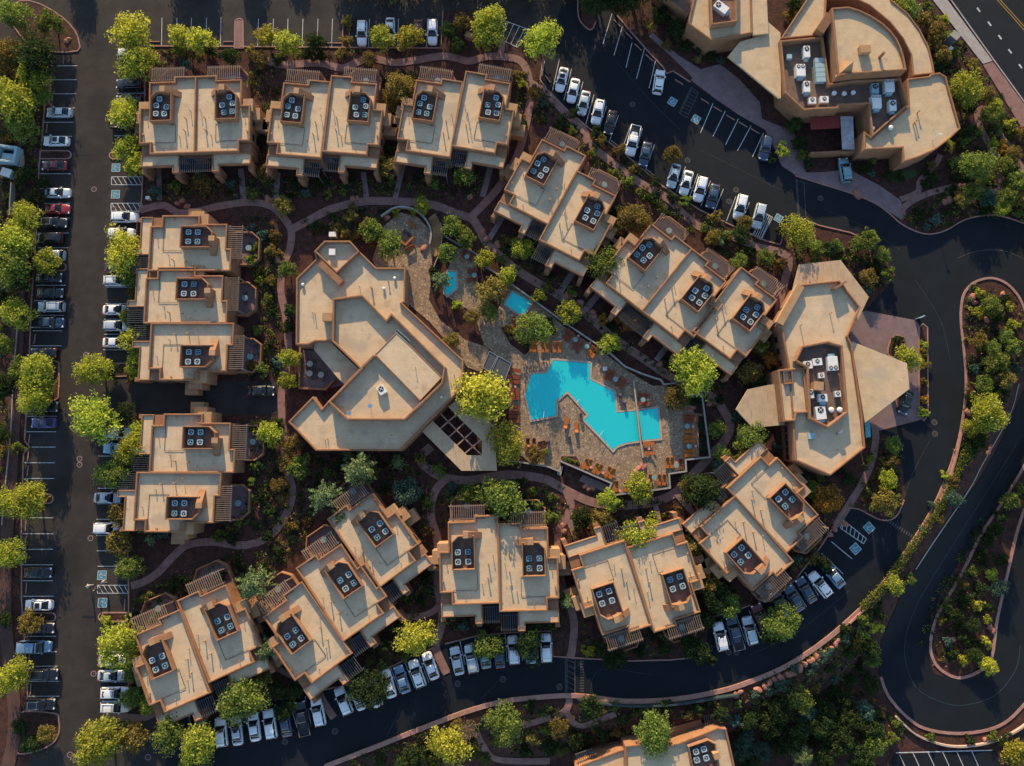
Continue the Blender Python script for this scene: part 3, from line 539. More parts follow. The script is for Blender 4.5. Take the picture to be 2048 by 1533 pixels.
for x, y in [(1265, 209), (1375, 321), (1472, 380), (1641, 397), (1869, 845), (1870, 868), (915, 1368), (1006, 1359), (670, 1463), (570, 1484), (1119, 1374), (1457, 1305), (1473, 1305), (1458, 403)]: manhole(loop, x, y)
manhole(hairpin, 1809, 1402)
# drains across the west lane
for x0, x1, y in [(146, 178, 309), (206, 226, 308), (115, 122, 1236), (164, 193, 1234)]: line(lot_w, x0, y, x1, y, 'black', 0.35, 0.03, 'drain_grate')

for P in [[(1230, 120), (1290, 190), (1360, 260)], [(1400, 300), (1480, 340), (1560, 380)], [(1650, 420), (1720, 450), (1800, 500)], [(1830, 560), (1880, 640), (1900, 720)], [(1860, 880), (1820, 960), (1790, 1060)], [(1700, 1180), (1600, 1260), (1500, 1310)], [(1300, 1350), (1200, 1340), (1180, 1390)], [(1000, 1360), (960, 1400)], [(800, 1420), (770, 1480)], [(1180, 120), (1200, 60), (1196, 0)], [(1100, 20), (1130, 60)]]:
    stripe(loop, P, 'linefaint', 0.04, 0.044, 'crack_seal')

path([(42, 545), (38, 600), (35, 700), (31, 800), (26, 900), (20, 1000), (13, 1100), (11, 1200), (15, 1280), (23, 1340), (30, 1420), (28, 1480), (10, 1560)], 25, 'packed dirt strip behind the left bays', m='dirt', step=200, name='dirt_path')
wall_l = kerb(ground, [(40, 620), (30, 740), (24, 860), (14, 960), (6, 1050)], .18, .35, 'coping', name='edging')
# ------------------------------------------------------------------ villas
ZR, ZT = 4.2, 4.75
FOOT = []
S0 = (p2w(388, 306, ZT) - p2w(391, 152, ZT)).length / 153.0     # metres per template pixel
def sc_(P): return [(x * S0, y * S0) for x, y in P]
MAIN = [(-1.6, 0), (40.8, 0), (40.8, 9.8), (88, 9.8), (88, 61), (104.4, 61), (104.4, 132), (84, 132), (84, 153), (-1.6, 153)]
WELL = [(81.5, 44.8), (70, 33.4), (40.6, 33.4), (40.6, 92.5), (81.5, 92.5)]
AC5 = [(66, 45.7), (72, 58.4), (52.5, 62), (72, 75), (56, 76)]
AC4 = [(71, 62), (53, 62), (71, 79), (53, 79)]
WIN = []
def window(parent_mesh_list, mb_frame, mb_pane, c, n, w_, h_):
    """c centre on wall, n outward unit (axis aligned)"""
    t = Vector((-n[1], n[0], 0)); n = Vector((n[0], n[1], 0)); c = Vector(c)
    for mb, ww, hh, off, th in ((mb_frame, w_, h_, 0.0, 0.06), (mb_pane, w_ - 0.16, h_ - 0.16, 0.05, 0.02)):
        V = []
        for d in (off, off + th):
            for a, e in ((-1, -1), (1, -1), (1, 1), (-1, 1)): V.append(c + t * a * ww / 2 + Vector((0, 0, e * hh / 2)) + n * d)
        mb.add(V, [(0, 1, 2, 3), (4, 5, 6, 7), (0, 1, 5, 4), (1, 2, 6, 5), (2, 3, 7, 6), (3, 0, 4, 7)])
UNITM = {}
def unit_meshes(mir, var):
    key = (mir, var)
    if key in UNITM: return UNITM[key]
    D = {}; dz = 0.0 if not mir else 0.022; jit = 0.0 if not mir else 0.13
    m_ = [(x + (jit if x < 0 else 0), y + (0.1 if mir and abs(y) < 1e-6 else 0) - (0.1 if mir and y == 153 else 0)) for x, y in MAIN]
    P = sc_(m_)
    b = MB(); c_ = b.ringwall(P, 0.30, -0.6, ZT + dz, ZR - 0.02); D['wall'] = b.mesh('wall', [M['stucco']], mirror=mir)
    b = MB(); b.face(inset(ccw(P), 0.29), ZR + dz); D['roof'] = b.mesh('roof', [M['roof']], mirror=mir)
    # recess on the outer front corner, lower porch roof with a leg beside the pergola
    b = MB(); PP = sc_([(31, 152), (103.5, 152), (103.5, 174.5), (44, 174.5), (44, 188), (31, 188)]); c_ = b.ringwall(PP, 0.22, 3.35, 4.1, 3.85)
    b.prism(sc_([(84.5, 133), (103, 133), (103, 153), (84.5, 153)]), -0.6, 3.9); D['porch_wall'] = b.mesh('porch_wall', [M['stucco']], mirror=mir)
    b = MB(); b.face(c_, 3.87); b.prism(inset(ccw(PP), .02), 3.36, 3.5, bottom=True); D['porch_roof'] = b.mesh('porch_roof', [M['roof']], mirror=mir)
    b = MB(); b.prism(sc_([(95, 164), (103, 164), (105, 184), (97, 184)]), -0.6, 3.3); D['column'] = b.mesh('column', [M['stucco']], mirror=mir); b = MB(); b.prism(sc_([(32, 176), (43, 176), (42, 194), (33, 194)]), -0.6, 3.3); D['buttress'] = b.mesh('buttress', [M['stucco']], mirror=mir)
    # equipment well
    b = MB(); c_ = b.ringwall(sc_(WELL), 0.17, ZR, ZR + 1.4, ZR, ch=0.04); D['equipment_screen'] = b.mesh('equipment_screen', [M['stucco']], mirror=mir)
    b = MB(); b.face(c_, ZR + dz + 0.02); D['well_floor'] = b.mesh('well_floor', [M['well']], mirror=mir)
    # chimney with one flared side
    b = MB(); h = 1.9; x0, x1, y0, y1 = [v * S0 for v in (51.4, 60.5, 25.3, 37)]; xf = 28 * S0
    V = [(xf, y0 + .35, ZR), (x1, y0, ZR), (x1, y1, ZR), (xf, y1 + .3, ZR), (x0, y0 + .1, ZR + h), (x1, y0 + .1, ZR + h), (x1, y1, ZR + h), (x0, y1, ZR + h)]
    b.add(V, [(0, 1, 5, 4), (1, 2, 6, 5), (2, 3, 7, 6), (3, 0, 4, 7), (4, 5, 6, 7)]); b.box(x0 - .02, x1 + .03, y0 + .08, y1 + .03, ZR + h - .05, ZR + h + .04, 1)
    D['chimney'] = b.mesh('chimney', [M['stucco'], M['stucco_tan']], mirror=mir)
    # stepped outdoor fireplace flank
    b = MB(); b.prism(sc_([(87, 47), (108, 47), (108, 72), (87, 72)]), -0.6, ZT - 0.35); b.prism(sc_([(107.5, 60), (118, 60), (118, 84), (104, 84), (104, 72.2), (107.5, 72.2)]), -0.6, 3.4); b.prism(sc_([(117.5, 73), (128, 73), (128, 97), (104.2, 97), (104.2, 84.2), (117.5, 84.2)]), -0.6, 2.0)
    D['stepped_flank'] = b.mesh('stepped_flank', [M['stucco_tan']], mirror=mir)
    # balcony with parapet
    b = MB(); BP = [(20, 9.9), (20, -22), (32, -38), (72, -38), (86, -22), (86, 9.9)]; c_ = b.ringwall(sc_(BP), 0.25, -0.6, 1.15, 0.1); D['balcony_wall'] = b.mesh('balcony_wall', [M['stucco']], mirror=mir)
    b = MB(); b.face(c_, 0.14); D['balcony_floor'] = b.mesh('balcony_floor', [M['paver']], mirror=mir)
    # pergola frames
    b = MB(); z = 4.4
    for yy in (-17.5, 5): b.bar((21 * S0, yy * S0, z), (86 * S0, yy * S0, z), 0.14, 0.22)
    for xx in (23, 84): b.bar((xx * S0, -17.5 * S0, 0.1), (xx * S0, -17.5 * S0, z), 0.2, 0.2)
    D['pergola'] = b.mesh('pergola', [M['slat']], mirror=mir)
    b = MB()
    for yy in (160, 185): b.bar((0.5 * S0, yy * S0, 3.75), (31 * S0, yy * S0, 3.75), 0.1, 0.16)
    b.bar((1.5 * S0, 186 * S0, -0.5), (1.5 * S0, 186 * S0, 3.75), 0.18, 0.18); D['front_pergola'] = b.mesh('front_pergola', [M['slatdark']], mirror=mir)
    b = MB(); b.box(-.045, .045, -13.8 * S0, 13.8 * S0, 0, 0.14); D['slat'] = b.mesh('slat', [M['slat']])
    b = MB(); b.box(-.05, .05, -15 * S0, 15 * S0, 0, 0.12); D['slat2'] = b.mesh('slat', [M['slatdark']])
    # openings
    for i, (cx, cy, zc, n, ww, hh) in enumerate([(104.4, 90, 3.1, (1, 0), 1.1, 1.1), (104.4, 118, 3.1, (1, 0), 1.3, 1.1), (104.4, 118, 1.2, (1, 0), 1.3, 1.1), (62, 9.8, 1.3, (0, -1), 2.4, 2.1), (30, 0, 3.1, (0, -1), 1.0, 1.1), (66, 153, 1.4, (0, 1), 1.1, 1.9), (20, 153, 1.5, (0, 1), 1.6, 2.0)]):
        f, p = MB(), MB(); window(None, f, p, (cx * S0, cy * S0, zc), n, ww, hh); D['window%d' % i] = (f.mesh('window', [M['frame']], mirror=mir), p.mesh('pane', [M['glass']], mirror=mir))
    # roof furniture
    for i, (x, y, r, h) in enumerate([(18, 84, .10, .8), (9.8, 69, .06, .7), (19.5, 108, .10, .8), (98, 112, .12, .35), (30, 118, .07, .5), (60, 140, .06, .4), (92, 80, .06, .45)]):
        b = MB(); b.cyl((0, 0), r, 0, h, 8); b.cyl((0, 0), r * 1.5, h - .05, h + .06, 8); D['vent%d' % i] = (b.mesh('vent_pipe', [M['stucco_tan']]), ((-x if mir else x) * S0, y * S0, ZR))
    b = MB(); z = ZR + 0.09
    for a, c2 in (((38, 94), (38, 129)), ((38, 129), (103, 129)), ((38, 94), (48, 94))): b.bar((a[0] * S0, a[1] * S0, z), (c2[0] * S0, c2[1] * S0, z), 0.05, 0.05)
    D['conduit'] = b.mesh('conduit', [M['black']], mirror=mir)
    UNITM[key] = D; return D
# air conditioner and patio table prototypes
def rsq(r, c): return [(r - c, -r), (r, -r + c), (r, r - c), (r - c, r), (-r + c, r), (-r, r - c), (-r, -r + c), (-r + c, -r)]
b = MB(); b.prism(rsq(.46, .12), 0, .80); ACB = b.mesh('casing', [M['acbody']])
ACT = []
for mm in ('actop', 'actop2'):
    b = MB(); n = 8; O_ = rsq(.52, .16); I_ = [(.39 * math.cos(math.pi * (2 * k - 3) / 8), .39 * math.sin(math.pi * (2 * k - 3) / 8)) for k in range(8)]
    V = [(x, y, .87) for x, y in O_] + [(x, y, .87) for x, y in I_] + [(x, y, .78) for x, y in O_] + [(x, y, .80) for x, y in I_]
    b.add(V, [(i, (i + 1) % n, n + (i + 1) % n, n + i) for i in range(n)] + [(2 * n + i, 2 * n + (i + 1) % n, (i + 1) % n, i) for i in range(n)] + [(n + i, n + (i + 1) % n, 3 * n + (i + 1) % n, 3 * n + i) for i in range(n)]); ACT.append(b.mesh('top_panel', [M[mm]]))
b = MB(); b.cyl((0, 0), .40, .76, .81, 16); ACG = b.mesh('fan_grille', [M['black']])
ACH = []
for q in range(3):
    b = MB(); b.cyl((0, 0), .12, .80, .86, 10)
    for k in range(3): t_ = k * 2.09 + q; b.add([(.1 * math.cos(t_), .1 * math.sin(t_), .83), (.34 * math.cos(t_ - .2), .34 * math.sin(t_ - .2), .82), (.34 * math.cos(t_ + .35), .34 * math.sin(t_ + .35), .84)], [(0, 1, 2)])
    ACH.append(b.mesh('fan_blades', [M['actop']]))
def ac_unit(loc, rz, label, px):
    t = empty('air_conditioner', loc, rz); t.scale = (.92, .92, random.uniform(.85, 1.1)); t['label'] = label; t['category'] = 'air conditioner'; t['group'] = 'rooftop air conditioners'
    link('casing', ACB, t); link('top_panel', ACT[random.random() < .3], t); link('fan_grille', ACG, t); link('fan_blades', random.choice(ACH), t); return t
b = MB(); b.cyl((0, 0), .55, .70, .75, 16); PTT = b.mesh('table_top', [M['tealtop']]); PTT2 = mesh('table_top', b.V, b.F, [M['stonetop']], b.mi)
b = MB(); b.cyl((0, 0), .05, .03, .70, 8); b.cyl((0, 0), .28, 0, .04, 12); PTL = b.mesh('pedestal', [M['frame']])
b = MB(); b.box(-.24, .24, -.24, .24, .42, .47); b.box(-.24, .24, .20, .25, .47, .92); CHS = b.mesh('seat', [M['frame']])
b = MB()
for sx in (-.21, .21):
    for sy in (-.21, .21): b.box(sx - .02, sx + .02, sy - .02, sy + .02, 0, .42)
CHL = b.mesh('legs', [M['frame']])
def table(loc, base, px, stone=False, r=1.0):
    t = empty('patio_table', loc); t.scale = (r, r, 1); auto(t, base, 'table', 'patio tables', px); link('table_top', PTT2 if stone else PTT, t); link('pedestal', PTL, t); return t
def chair(loc, rz, base, px):
    t = empty('patio_chair', loc, rz); auto(t, base, 'chair', 'patio chairs', px); link('seat', CHS, t); link('legs', CHL, t); return t
POS4 = ['outer back', 'inner back', 'outer front', 'inner front']; POS5 = ['lone back', 'outer middle', 'inner middle', 'outer front', 'inner front']
def villa(name_label, units, zb=0.0):
    O0 = p2w(*units[0][0], ZT + zb); root = empty('villa', (O0.x, O0.y, 0.0)); tag(root, name_label[0], 'villa')
    for O, Fp, side, nac, uname in units:
        ow, fw = p2w(*O, ZT + zb), p2w(*Fp, ZT + zb); yd = (fw - ow); yd.z = 0; yd.normalize(); a = math.atan2(-yd.x, yd.y); mir = side == 'R'
        D = unit_meshes(mir, 0); lo = (ow.x - O0.x, ow.y - O0.y, zb); R = Matrix.Rotation(a, 3, 'Z'); sx = -1 if mir else 1
        def at(x, y, z): v = R @ Vector((sx * x * S0, y * S0, z)); return (lo[0] + v.x, lo[1] + v.y, zb + v.z)
        roof = None; FOOT.append([(O0.x + at(x, y, 0)[0], O0.y + at(x, y, 0)[1]) for x, y in ((-2, 0), (88, 0), (108, 47), (108, 175), (-2, 190))])
        for k in ('wall', 'roof', 'porch_wall', 'porch_roof', 'buttress', 'column', 'equipment_screen', 'well_floor', 'chimney', 'stepped_flank', 'balcony_wall', 'balcony_floor'):
            o = link(k, D[k], root, lo, a)
            if k == 'roof': roof = o
        for i in range(7):
            f = link('window', D['window%d' % i][0], root, lo, a); link('pane', D['window%d' % i][1], f)
            link('vent_pipe', D['vent%d' % i][0], roof, D['vent%d' % i][1])
        link('conduit', D['conduit'], roof)
        pg = link('pergola', D['pergola'], root, lo, a)
        for k in range(17): link('slat', D['slat'], pg, (sx * (23 + k * 3.75) * S0, -6 * S0, 4.52))
        pg = link('front_pergola', D['front_pergola'], root, lo, a)
        for k in range(8): link('slat', D['slat2'], pg, (sx * (2 + k * 3.9) * S0, 172.5 * S0, 3.84))
        L = AC5 if nac == 5 else AC4; N = POS5 if nac == 5 else POS4
        for i, (x, y) in enumerate(L):
            p = at(x, y, ZR + 0.045); wv = Vector((O0.x + p[0], O0.y + p[1], p[2]))
            ac_unit(wv, a + random.uniform(-.05, .05), '%s air conditioner on %s' % (N[i], uname), (O[0], O[1]))
        p = at(55, -16, .15); table((O0.x + p[0], O0.y + p[1], p[2]), 'patio table of %s' % uname, O)
        for dx, dy, q in ((46, -16, 1.57), (64, -16, -1.57)):
            p = at(dx, dy, .15); chair((O0.x + p[0], O0.y + p[1], p[2]), a + q, 'patio chair of %s' % uname, O)
    return root
villa(('flat roofed adobe villa, leftmost of the top row',), [((391, 152), (388, 306), 'L', 5, 'the left roof of the first top villa'), ((391, 152), (388, 306), 'R', 5, 'the right roof of the first top villa')])
villa(('slightly turned adobe villa, middle of the top row',), [((659.8, 162.8), (640.3, 318.6), 'L', 5, 'the left roof of the second top villa'), ((663.5, 150.3), (644.8, 306.9), 'R', 5, 'the right roof of the second top villa')])
villa(('turned adobe villa, third along the top row',), [((925.3, 162.8), (899, 315.6), 'L', 5, 'the left roof of the third top villa'), ((932.8, 141.5), (902.8, 293), 'R', 5, 'the right roof of the third top villa')])
villa(('slanted adobe villa above the pool, left of the upper bays',), [((1171.8, 310.6), (1099, 445.4), 'L', 5, 'the upper roof of the slanted villa'), ((1154, 340.7), (1081.6, 475.4), 'R', 5, 'the lower roof of the slanted villa')])
villa(('long slanted triple adobe villa right of the pool',), [((1384.7, 496.7), (1292, 612.5), 'L', 5, 'the left roof of the slanted triple villa'), ((1384.7, 496.7), (1292, 612.5), 'R', 5, 'the middle roof of the slanted triple villa'), ((1483.7, 534.3), (1392.2, 655.8), 'R', 5, 'the right roof of the slanted triple villa')])
villa(('triple adobe villa stacked down the left lane',), [((460.9, 540.6), (300.6, 540.6), 'L', 4, 'the top roof of the left triple villa'), ((453.4, 645), (294.3, 645.8), 'L', 4, 'the middle roof of the left triple villa'), ((468.4, 647.5), (309.4, 647.5), 'R', 4, 'the bottom roof of the left triple villa')])
villa(('double adobe villa below the service driveway',), [((468.4, 944.6), (304.4, 944.6), 'L', 4, 'the top roof of the left double villa'), ((443.4, 947), (280.6, 946), 'R', 4, 'the bottom roof of the left double villa')])
villa(('turned double adobe villa in the bottom left corner',), [((358.7, 1219.5), (414.4, 1372.9), 'L', 4, 'the left roof of the bottom left villa'), ((354.1, 1201.2), (412.6, 1352.8), 'R', 4, 'the right roof of the bottom left villa')])
villa(('turned triple adobe villa below the central lodge',), [((654.8, 1037.3), (743.7, 1166.5), 'R', 4, 'the upper roof of the lower triple villa'), ((592.2, 1136.2), (678.6, 1271.7), 'R', 4, 'the middle roof of the lower triple villa'), ((602.2, 1164), (693.6, 1296.8), 'L', 4, 'the lower left roof of the lower triple villa')])
villa(('straight double adobe villa at lower centre',), [((994.3, 1030.5), (999, 1192.6), 'L', 4, 'the left roof of the lower centre villa'), ((996.6, 1047), (999.8, 1207.4), 'R', 4, 'the right roof of the lower centre villa')])
villa(('tilted double adobe villa right of lower centre',), [((1303.7, 1251.8), (1254.5, 1100.9), 'R', 4, 'the left roof of the tilted lower villa'), ((1309.6, 1266.2), (1262.1, 1114.5), 'L', 4, 'the right roof of the tilted lower villa')])
villa(('diagonal double adobe villa beside the right bays',), [((1587.7, 1125), (1484.9, 1008.6), 'R', 4, 'the lower roof of the diagonal villa'), ((1574.9, 1106.5), (1470.2, 993), 'L', 4, 'the upper roof of the diagonal villa')])
# ------------------------------------------------------------------ larger buildings
KZ = 0.78
def block(root, P, zt, ph=0.55, t=0.32, z0=-0.6, wm='stucco', rm='roof', zin=None, name='wall', rname='roof'):
    if root.name.startswith(('spa', 'lodge', 'club')): zt *= KZ; z0 = z0 * KZ if z0 > 0 else z0
    Q = pxs(P, zt); zr = zt - ph if zin is None else zin; FOOT.append(Q)
    b = MB(); c_ = b.ringwall(Q, t, z0, zt, zr - 0.02); link(name, b.mesh(name, [M[wm]]), root)
    b = MB(); b.face(inset(ccw(Q), t - 0.01), zr); return link(rname, b.mesh(rname, [M[rm]]), root)
def screen(root, P, z0, zt, t=0.25, floor='wellgrey'):
    if root.name.startswith(('spa', 'lodge', 'club')): h_ = zt - z0; z0 *= KZ; zt = z0 + h_; z0 += .02
    Q = pxs(P, zt); b = MB(); c_ = b.ringwall(Q, t, z0, zt, z0 - 0.02); link('equipment_screen', b.mesh('equipment_screen', [M['stucco']]), root)
    if floor:
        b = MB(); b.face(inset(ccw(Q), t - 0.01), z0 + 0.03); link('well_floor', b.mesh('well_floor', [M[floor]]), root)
def eave(root, P, zt, th=0.35, m='roof2', name='roof', legs=()):
    if root.name.startswith(('spa', 'lodge', 'club')): zt *= KZ
    b = MB(); b.prism(pxs(P, zt), zt - th, zt, bottom=True); o = link(name, b.mesh(name, [M[m]]), root)
    for l in legs:
        p = p2w(*l, zt); b = MB(); b.box(-.2, .2, -.2, .2, -0.1, zt - th); link('post', b.mesh('post', [M['stucco']]), root, (p.x, p.y, 0))
    return o
def wins(root, P, zt, i, n, zc=4.6, ww=1.1, hh=1.3):
    zt *= KZ; zc *= KZ
    Q = ccw(pxs(P, zt)); a, c_ = Vector(Q[i]), Vector(Q[(i + 1) % len(Q)]); d = (c_ - a).normalized(); nn = Vector((d.y, -d.x))
    for k in range(n):
        p = a.lerp(c_, (k + 0.5) / n); f, g = MB(), MB(); window(None, f, g, (p.x, p.y, zc), (nn.x, nn.y), ww, hh)
        o = link('window', f.mesh('window', [M['frame']]), root); link('pane', g.mesh('pane', [M['glass']]), o)
ER = [0]
def roof_unit(px, py, z, w_, d_, h_, rz, base, fans=1, m='unitwhite', hood=True):
    p = p2w(px, py, z + h_); t = empty('rooftop_unit', (p.x, p.y, z), rz); auto(t, base, 'air handler', 'rooftop equipment', (px, py))
    b = MB(); b.box(-w_ / 2, w_ / 2, -d_ / 2, d_ / 2, 0.08, h_); b.box(-w_ / 2 + .1, w_ / 2 - .1, -d_ / 2 + .1, d_ / 2 - .1, 0, .08); link('casing', b.mesh('casing', [M[m]]), t)
    r = min(w_ * 0.4 / max(1, fans - 0.0), d_ * 0.3, 0.5)
    for k in range(fans):
        x = (k - (fans - 1) / 2) * (2 * r + .12); b = MB(); b.cyl((0, 0), r, 0, .05, 16); f = link('fan_grille', b.mesh('fan_grille', [M['black']]), t, (x, d_ / 2 - r - .12, h_))
        b = MB(); b.bar((-r * .8, 0, .06), (r * .8, 0, .06), .07, .02); b.bar((0, -r * .8, .061), (0, r * .8, .061), .07, .02); link('fan_blade', b.mesh('fan_blade', [M[m]]), f, rz=0.6)
    if hood:
        b = MB(); b.box(-w_ * .32, w_ * .32, -d_ / 2 - .5, -d_ / 2, .2, h_ * .75); link('duct_hood', b.mesh('duct_hood', [M['unitteal']]), t)
    return t
def dome_vent(px, py, z, r, base, h=0.5, m='unitwhite'):
    p = p2w(px, py, z + h); t = empty('roof_vent', (p.x, p.y, z)); auto(t, base, 'vent', 'roof vents', (px, py))
    b = MB(); b.cyl((0, 0), r * .7, 0, h * .6, 14); link('stack', b.mesh('stack', [M['unitteal']]), t); b = MB(); b.cyl((0, 0), r, h * .55, h * .8, 14, r2=r * .95, cap=False); b.cyl((0, 0), r * .95, h * .8, h, 14, r2=r * .5); link('cowl', b.mesh('cowl', [M[m]]), t); return t
def pipe(root_roof_z, px, py, h, r, parent):
    p = p2w(px, py, root_roof_z + h); b = MB(); b.cyl((0, 0), r, 0, h, 8); b.cyl((0, 0), r * 1.5, h - .05, h + .05, 8); link('vent_pipe', b.mesh('vent_pipe', [M['stucco_tan']]), parent, (p.x - parent.location.x, p.y - parent.location.y, root_roof_z))
# --- central spa building
cb = empty('spa_building'); tag(cb, 'large angular adobe building with raised inner roofs left of the pool', 'building')
LOWER = [(592, 557), (632, 518), (628, 503), (648.5, 481.7), (700, 481.7), (719, 503), (752.5, 535.5), (811.3, 535.5), (810, 604.4), (805, 607), (927, 721), (926, 775), (800, 902), (631, 902), (576, 844.4), (626, 793), (643.5, 818), (655, 804), (720, 738), (664, 683), (630, 683), (616, 690), (591, 690)]
block(cb, LOWER, 6.4)
screen(cb, [(628, 503), (648.5, 481.7), (700, 481.7), (719, 503), (673, 547)], 5.84, 6.75, 0.3, 'roof')
UP = [(664.8, 597), (725, 589.4), (772.5, 639.5), (782.5, 625.7), (891.5, 734.7), (886, 768), (810, 840.6), (693.6, 840.6), (656, 804.3), (720, 738), (663.6, 683.3)]
r = block(cb, UP, 8.4, 1.15, 0.35, z0=5.5)
b = MB(); c_ = b.ringwall(pxs([(793.8, 664), (885, 755), (840, 803), (748.7, 709.7)], 6.3), 0.2, 5.2, 6.3, 6.2); link('skylight_deck', b.mesh('skylight_deck', [M['stucco']]), cb); b = MB(); b.face(c_, 6.22); link('deck_roof', b.mesh('deck_roof', [M['roof']]), cb)
b = MB(); q = pxs([(690, 768), (719, 739)], 8.4); b.bar((*p2w(689, 769, 6.5)[:2], 5.95), (*p2w(748, 711, 6.5)[:2], 5.95), 0.3, 1.1); link('wall', b.mesh('wall', [M['stucco']]), cb)
eave(cb, [(630, 686), (660, 684), (719, 740), (690, 770), (677, 758), (628, 700)], 4.6, 0.4, 'roof', 'lower_roof')
b = MB(); p = p2w(656, 634, 6.0); b.prism([(p.x - 1.0, p.y - .7), (p.x + .7, p.y - .7), (p.x + .7, p.y + .7), (p.x - 1.0, p.y + .7)], 4.2, 6.0); link('chimney', b.mesh('chimney', [M['stucco_tan']]), cb)
b = MB(); a_, e_ = p2w(640, 526, 5.7), p2w(682, 566, 5.7); b.bar((a_.x, a_.y, 5.0), (e_.x, e_.y, 5.0), 1.1, 1.4); link('fin_wall', b.mesh('fin_wall', [M['stucco']]), cb)
wins(cb, LOWER, 6.4, 8, 3, 4.0); wins(cb, LOWER, 6.4, 6, 4, 3.0)
# canopy with open grid
can = [(844, 863), (865, 842), (934, 911), (964, 911), (964, 882), (896.5, 814.3), (918, 796), (988, 851), (994, 942), (923, 942)]
eave(cb, can, 4.6, 0.4, 'timberroof', 'canopy', legs=[(925, 936), (988, 936), (984, 856)])
gm = empty('open_grid'); bpy.data.objects.remove(gm)
for a, e_ in [((881, 828), (949, 897)), ((949, 897), (964, 911)), ((880, 858), (912, 830)), ((897, 875), (929, 846)), ((913, 892), (945, 863)), ((930, 907), (964, 878))]:
    p, q = p2w(*a, 3.5), p2w(*e_, 3.5); b = MB(); b.bar((p.x, p.y, 3.42), (q.x, q.y, 3.42), 0.22, 0.25); link('grid_beam', b.mesh('grid_beam', [M['kerb']]), cb)
for x, y, h, rr in [(718, 573, .7, .06), (742, 575, .8, .14), (628, 627, .7, .06), (624, 625, .5, .05), (830, 735, .7, .06), (648, 880, .8, .06), (653, 878, .9, .07), (908, 750, .7, .06), (776, 563, .6, .1)]: pipe(6.2 if (x, y) == (830, 735) else 4.42, x, y, h, rr, cb)
roof_unit(763, 780, 5.41, 1.25, 1.5, .8, .55, 'white boxy unit with one fan on the spa building roof', hood=False); roof_unit(664, 504, 4.6, 1.1, 1.1, .6, 0, 'white square unit on the hexagon end of the spa building', fans=0, hood=False)
for x, y in [(740, 812), (698, 826)]:
    p = p2w(x, y, 6.2); t = empty('satellite_dish', (p.x, p.y, 5.4)); auto(t, 'white satellite dish on the spa building roof', 'dish', 'satellite dishes', (x, y))
    b = MB(); n = 16; rings = [(0.02, 0.0), (.22, .03), (.42, .12)]; V = [(rr * math.cos(6.283 * i / n), rr * math.sin(6.283 * i / n), z) for rr, z in rings for i in range(n)]
    b.add(V, [(k * n + i, k * n + (i + 1) % n, (k + 1) * n + (i + 1) % n, (k + 1) * n + i) for k in range(2) for i in range(n)]); d = link('reflector', b.mesh('reflector', [M['unitwhite']], True), t, (0, 0, .75)); d.rotation_euler = (0.35, 0.1, 0)
    b = MB(); b.cyl((0, 0), .04, 0, .75, 8); b.bar((0, 0, .8), (.25, .2, 1.1), .03, .03); link('mast', b.mesh('mast', [M['metal']]), t)
p = p2w(805, 673, 6.5); t = empty('roof_ladder', (p.x, p.y, 6.24), math.radians(-42)); tag(t, 'short dark ladder lying by the spa building parapet', 'ladder')
b = MB(); b.box(-1.5, 1.5, -.3, -.22, 0, .08); b.box(-1.5, 1.5, .22, .3, 0, .08); link('rails', b.mesh('rails', [M['unitteal']]), t)
for k in range(9): b = MB(); b.box(-.07, .07, -.22, .22, .01, .07); link('rung', b.mesh('rung', [M['black']]), t, (-1.3 + k * .325, 0, 0))
for x, y in [(605, 569), (789, 556), (767, 577), (882, 794)]: dome_vent(x, y, 4.43, .28, 'small white dome vent on the spa building')
# --- lodge on the right
lb = empty('lodge_building'); tag(lb, 'adobe reception lodge with a sunken equipment roof and canopy on the right', 'building')
eave(lb, [(1598.6, 529.3), (1681.3, 520.5), (1737.7, 594.4), (1716, 640), (1570, 660), (1588, 570)], 4.3, 0.35, 'timberroof', 'low_roof')
LM = [(1602, 569), (1680, 560.6), (1722, 614.5), (1697, 673), (1705, 690), (1726, 838), (1731.4, 896), (1661, 952), (1590, 921), (1586, 851), (1577, 735), (1564, 662), (1556, 650)]
block(lb, LM, 6.9)
b = MB(); b.bar((*p2w(1601, 572, 5.4)[:2], 5.1), (*p2w(1558, 648, 5.4)[:2], 5.1), 1.3, 1.2); link('fin_wall', b.mesh('fin_wall', [M['stucco_tan']]), lb)
b = MB(); b.bar((*p2w(1668, 578, 6.0)[:2], 5.4), (*p2w(1692, 564, 6.0)[:2], 5.4), 0.35, 1.6); link('fin_wall', b.mesh('fin_wall', [M['stucco']]), lb)
screen(lb, [(1590, 722), (1604, 692), (1656, 682), (1686, 691), (1697, 826), (1657, 857), (1619, 838), (1614, 736)], 6.36, 7.7, 0.35)
block(lb, [(1556, 740), (1609, 734.7), (1619, 826), (1594, 827), (1592, 842), (1567, 844)], 7.4, 0.6)
b = MB(); b.ringwall(pxs([(1566, 742), (1585, 740), (1588, 768), (1569, 769)], 5.75), .2, 5.0, 5.75, 5.3); link('roof_hatch', b.mesh('roof_hatch', [M['stucco']]), lb)
eave(lb, [(1472, 819), (1496, 779), (1538, 770), (1562, 768), (1570, 850), (1505, 856)], 4.4, 0.35, 'timberroof', 'side_roof')
eave(lb, [(1703, 683), (1814, 727), (1819, 778), (1730, 846)], 5.4, 0.5, 'roof2', 'canopy', legs=[(1800, 735), (1805, 775), (1740, 836)])
p = p2w(1639, 772, 6.8); b = MB(); b.prism([(p.x + 1.0 * math.cos(.7 + k * math.pi / 2), p.y + 1.0 * math.sin(.7 + k * math.pi / 2)) for k in range(4)], 4.9, 6.8); link('chimney', b.mesh('chimney', [M['stucco_tan']]), lb)
wins(lb, LM, 6.9, 1, 3, 3.0); wins(lb, LM, 6.9, 3, 5, 3.0)
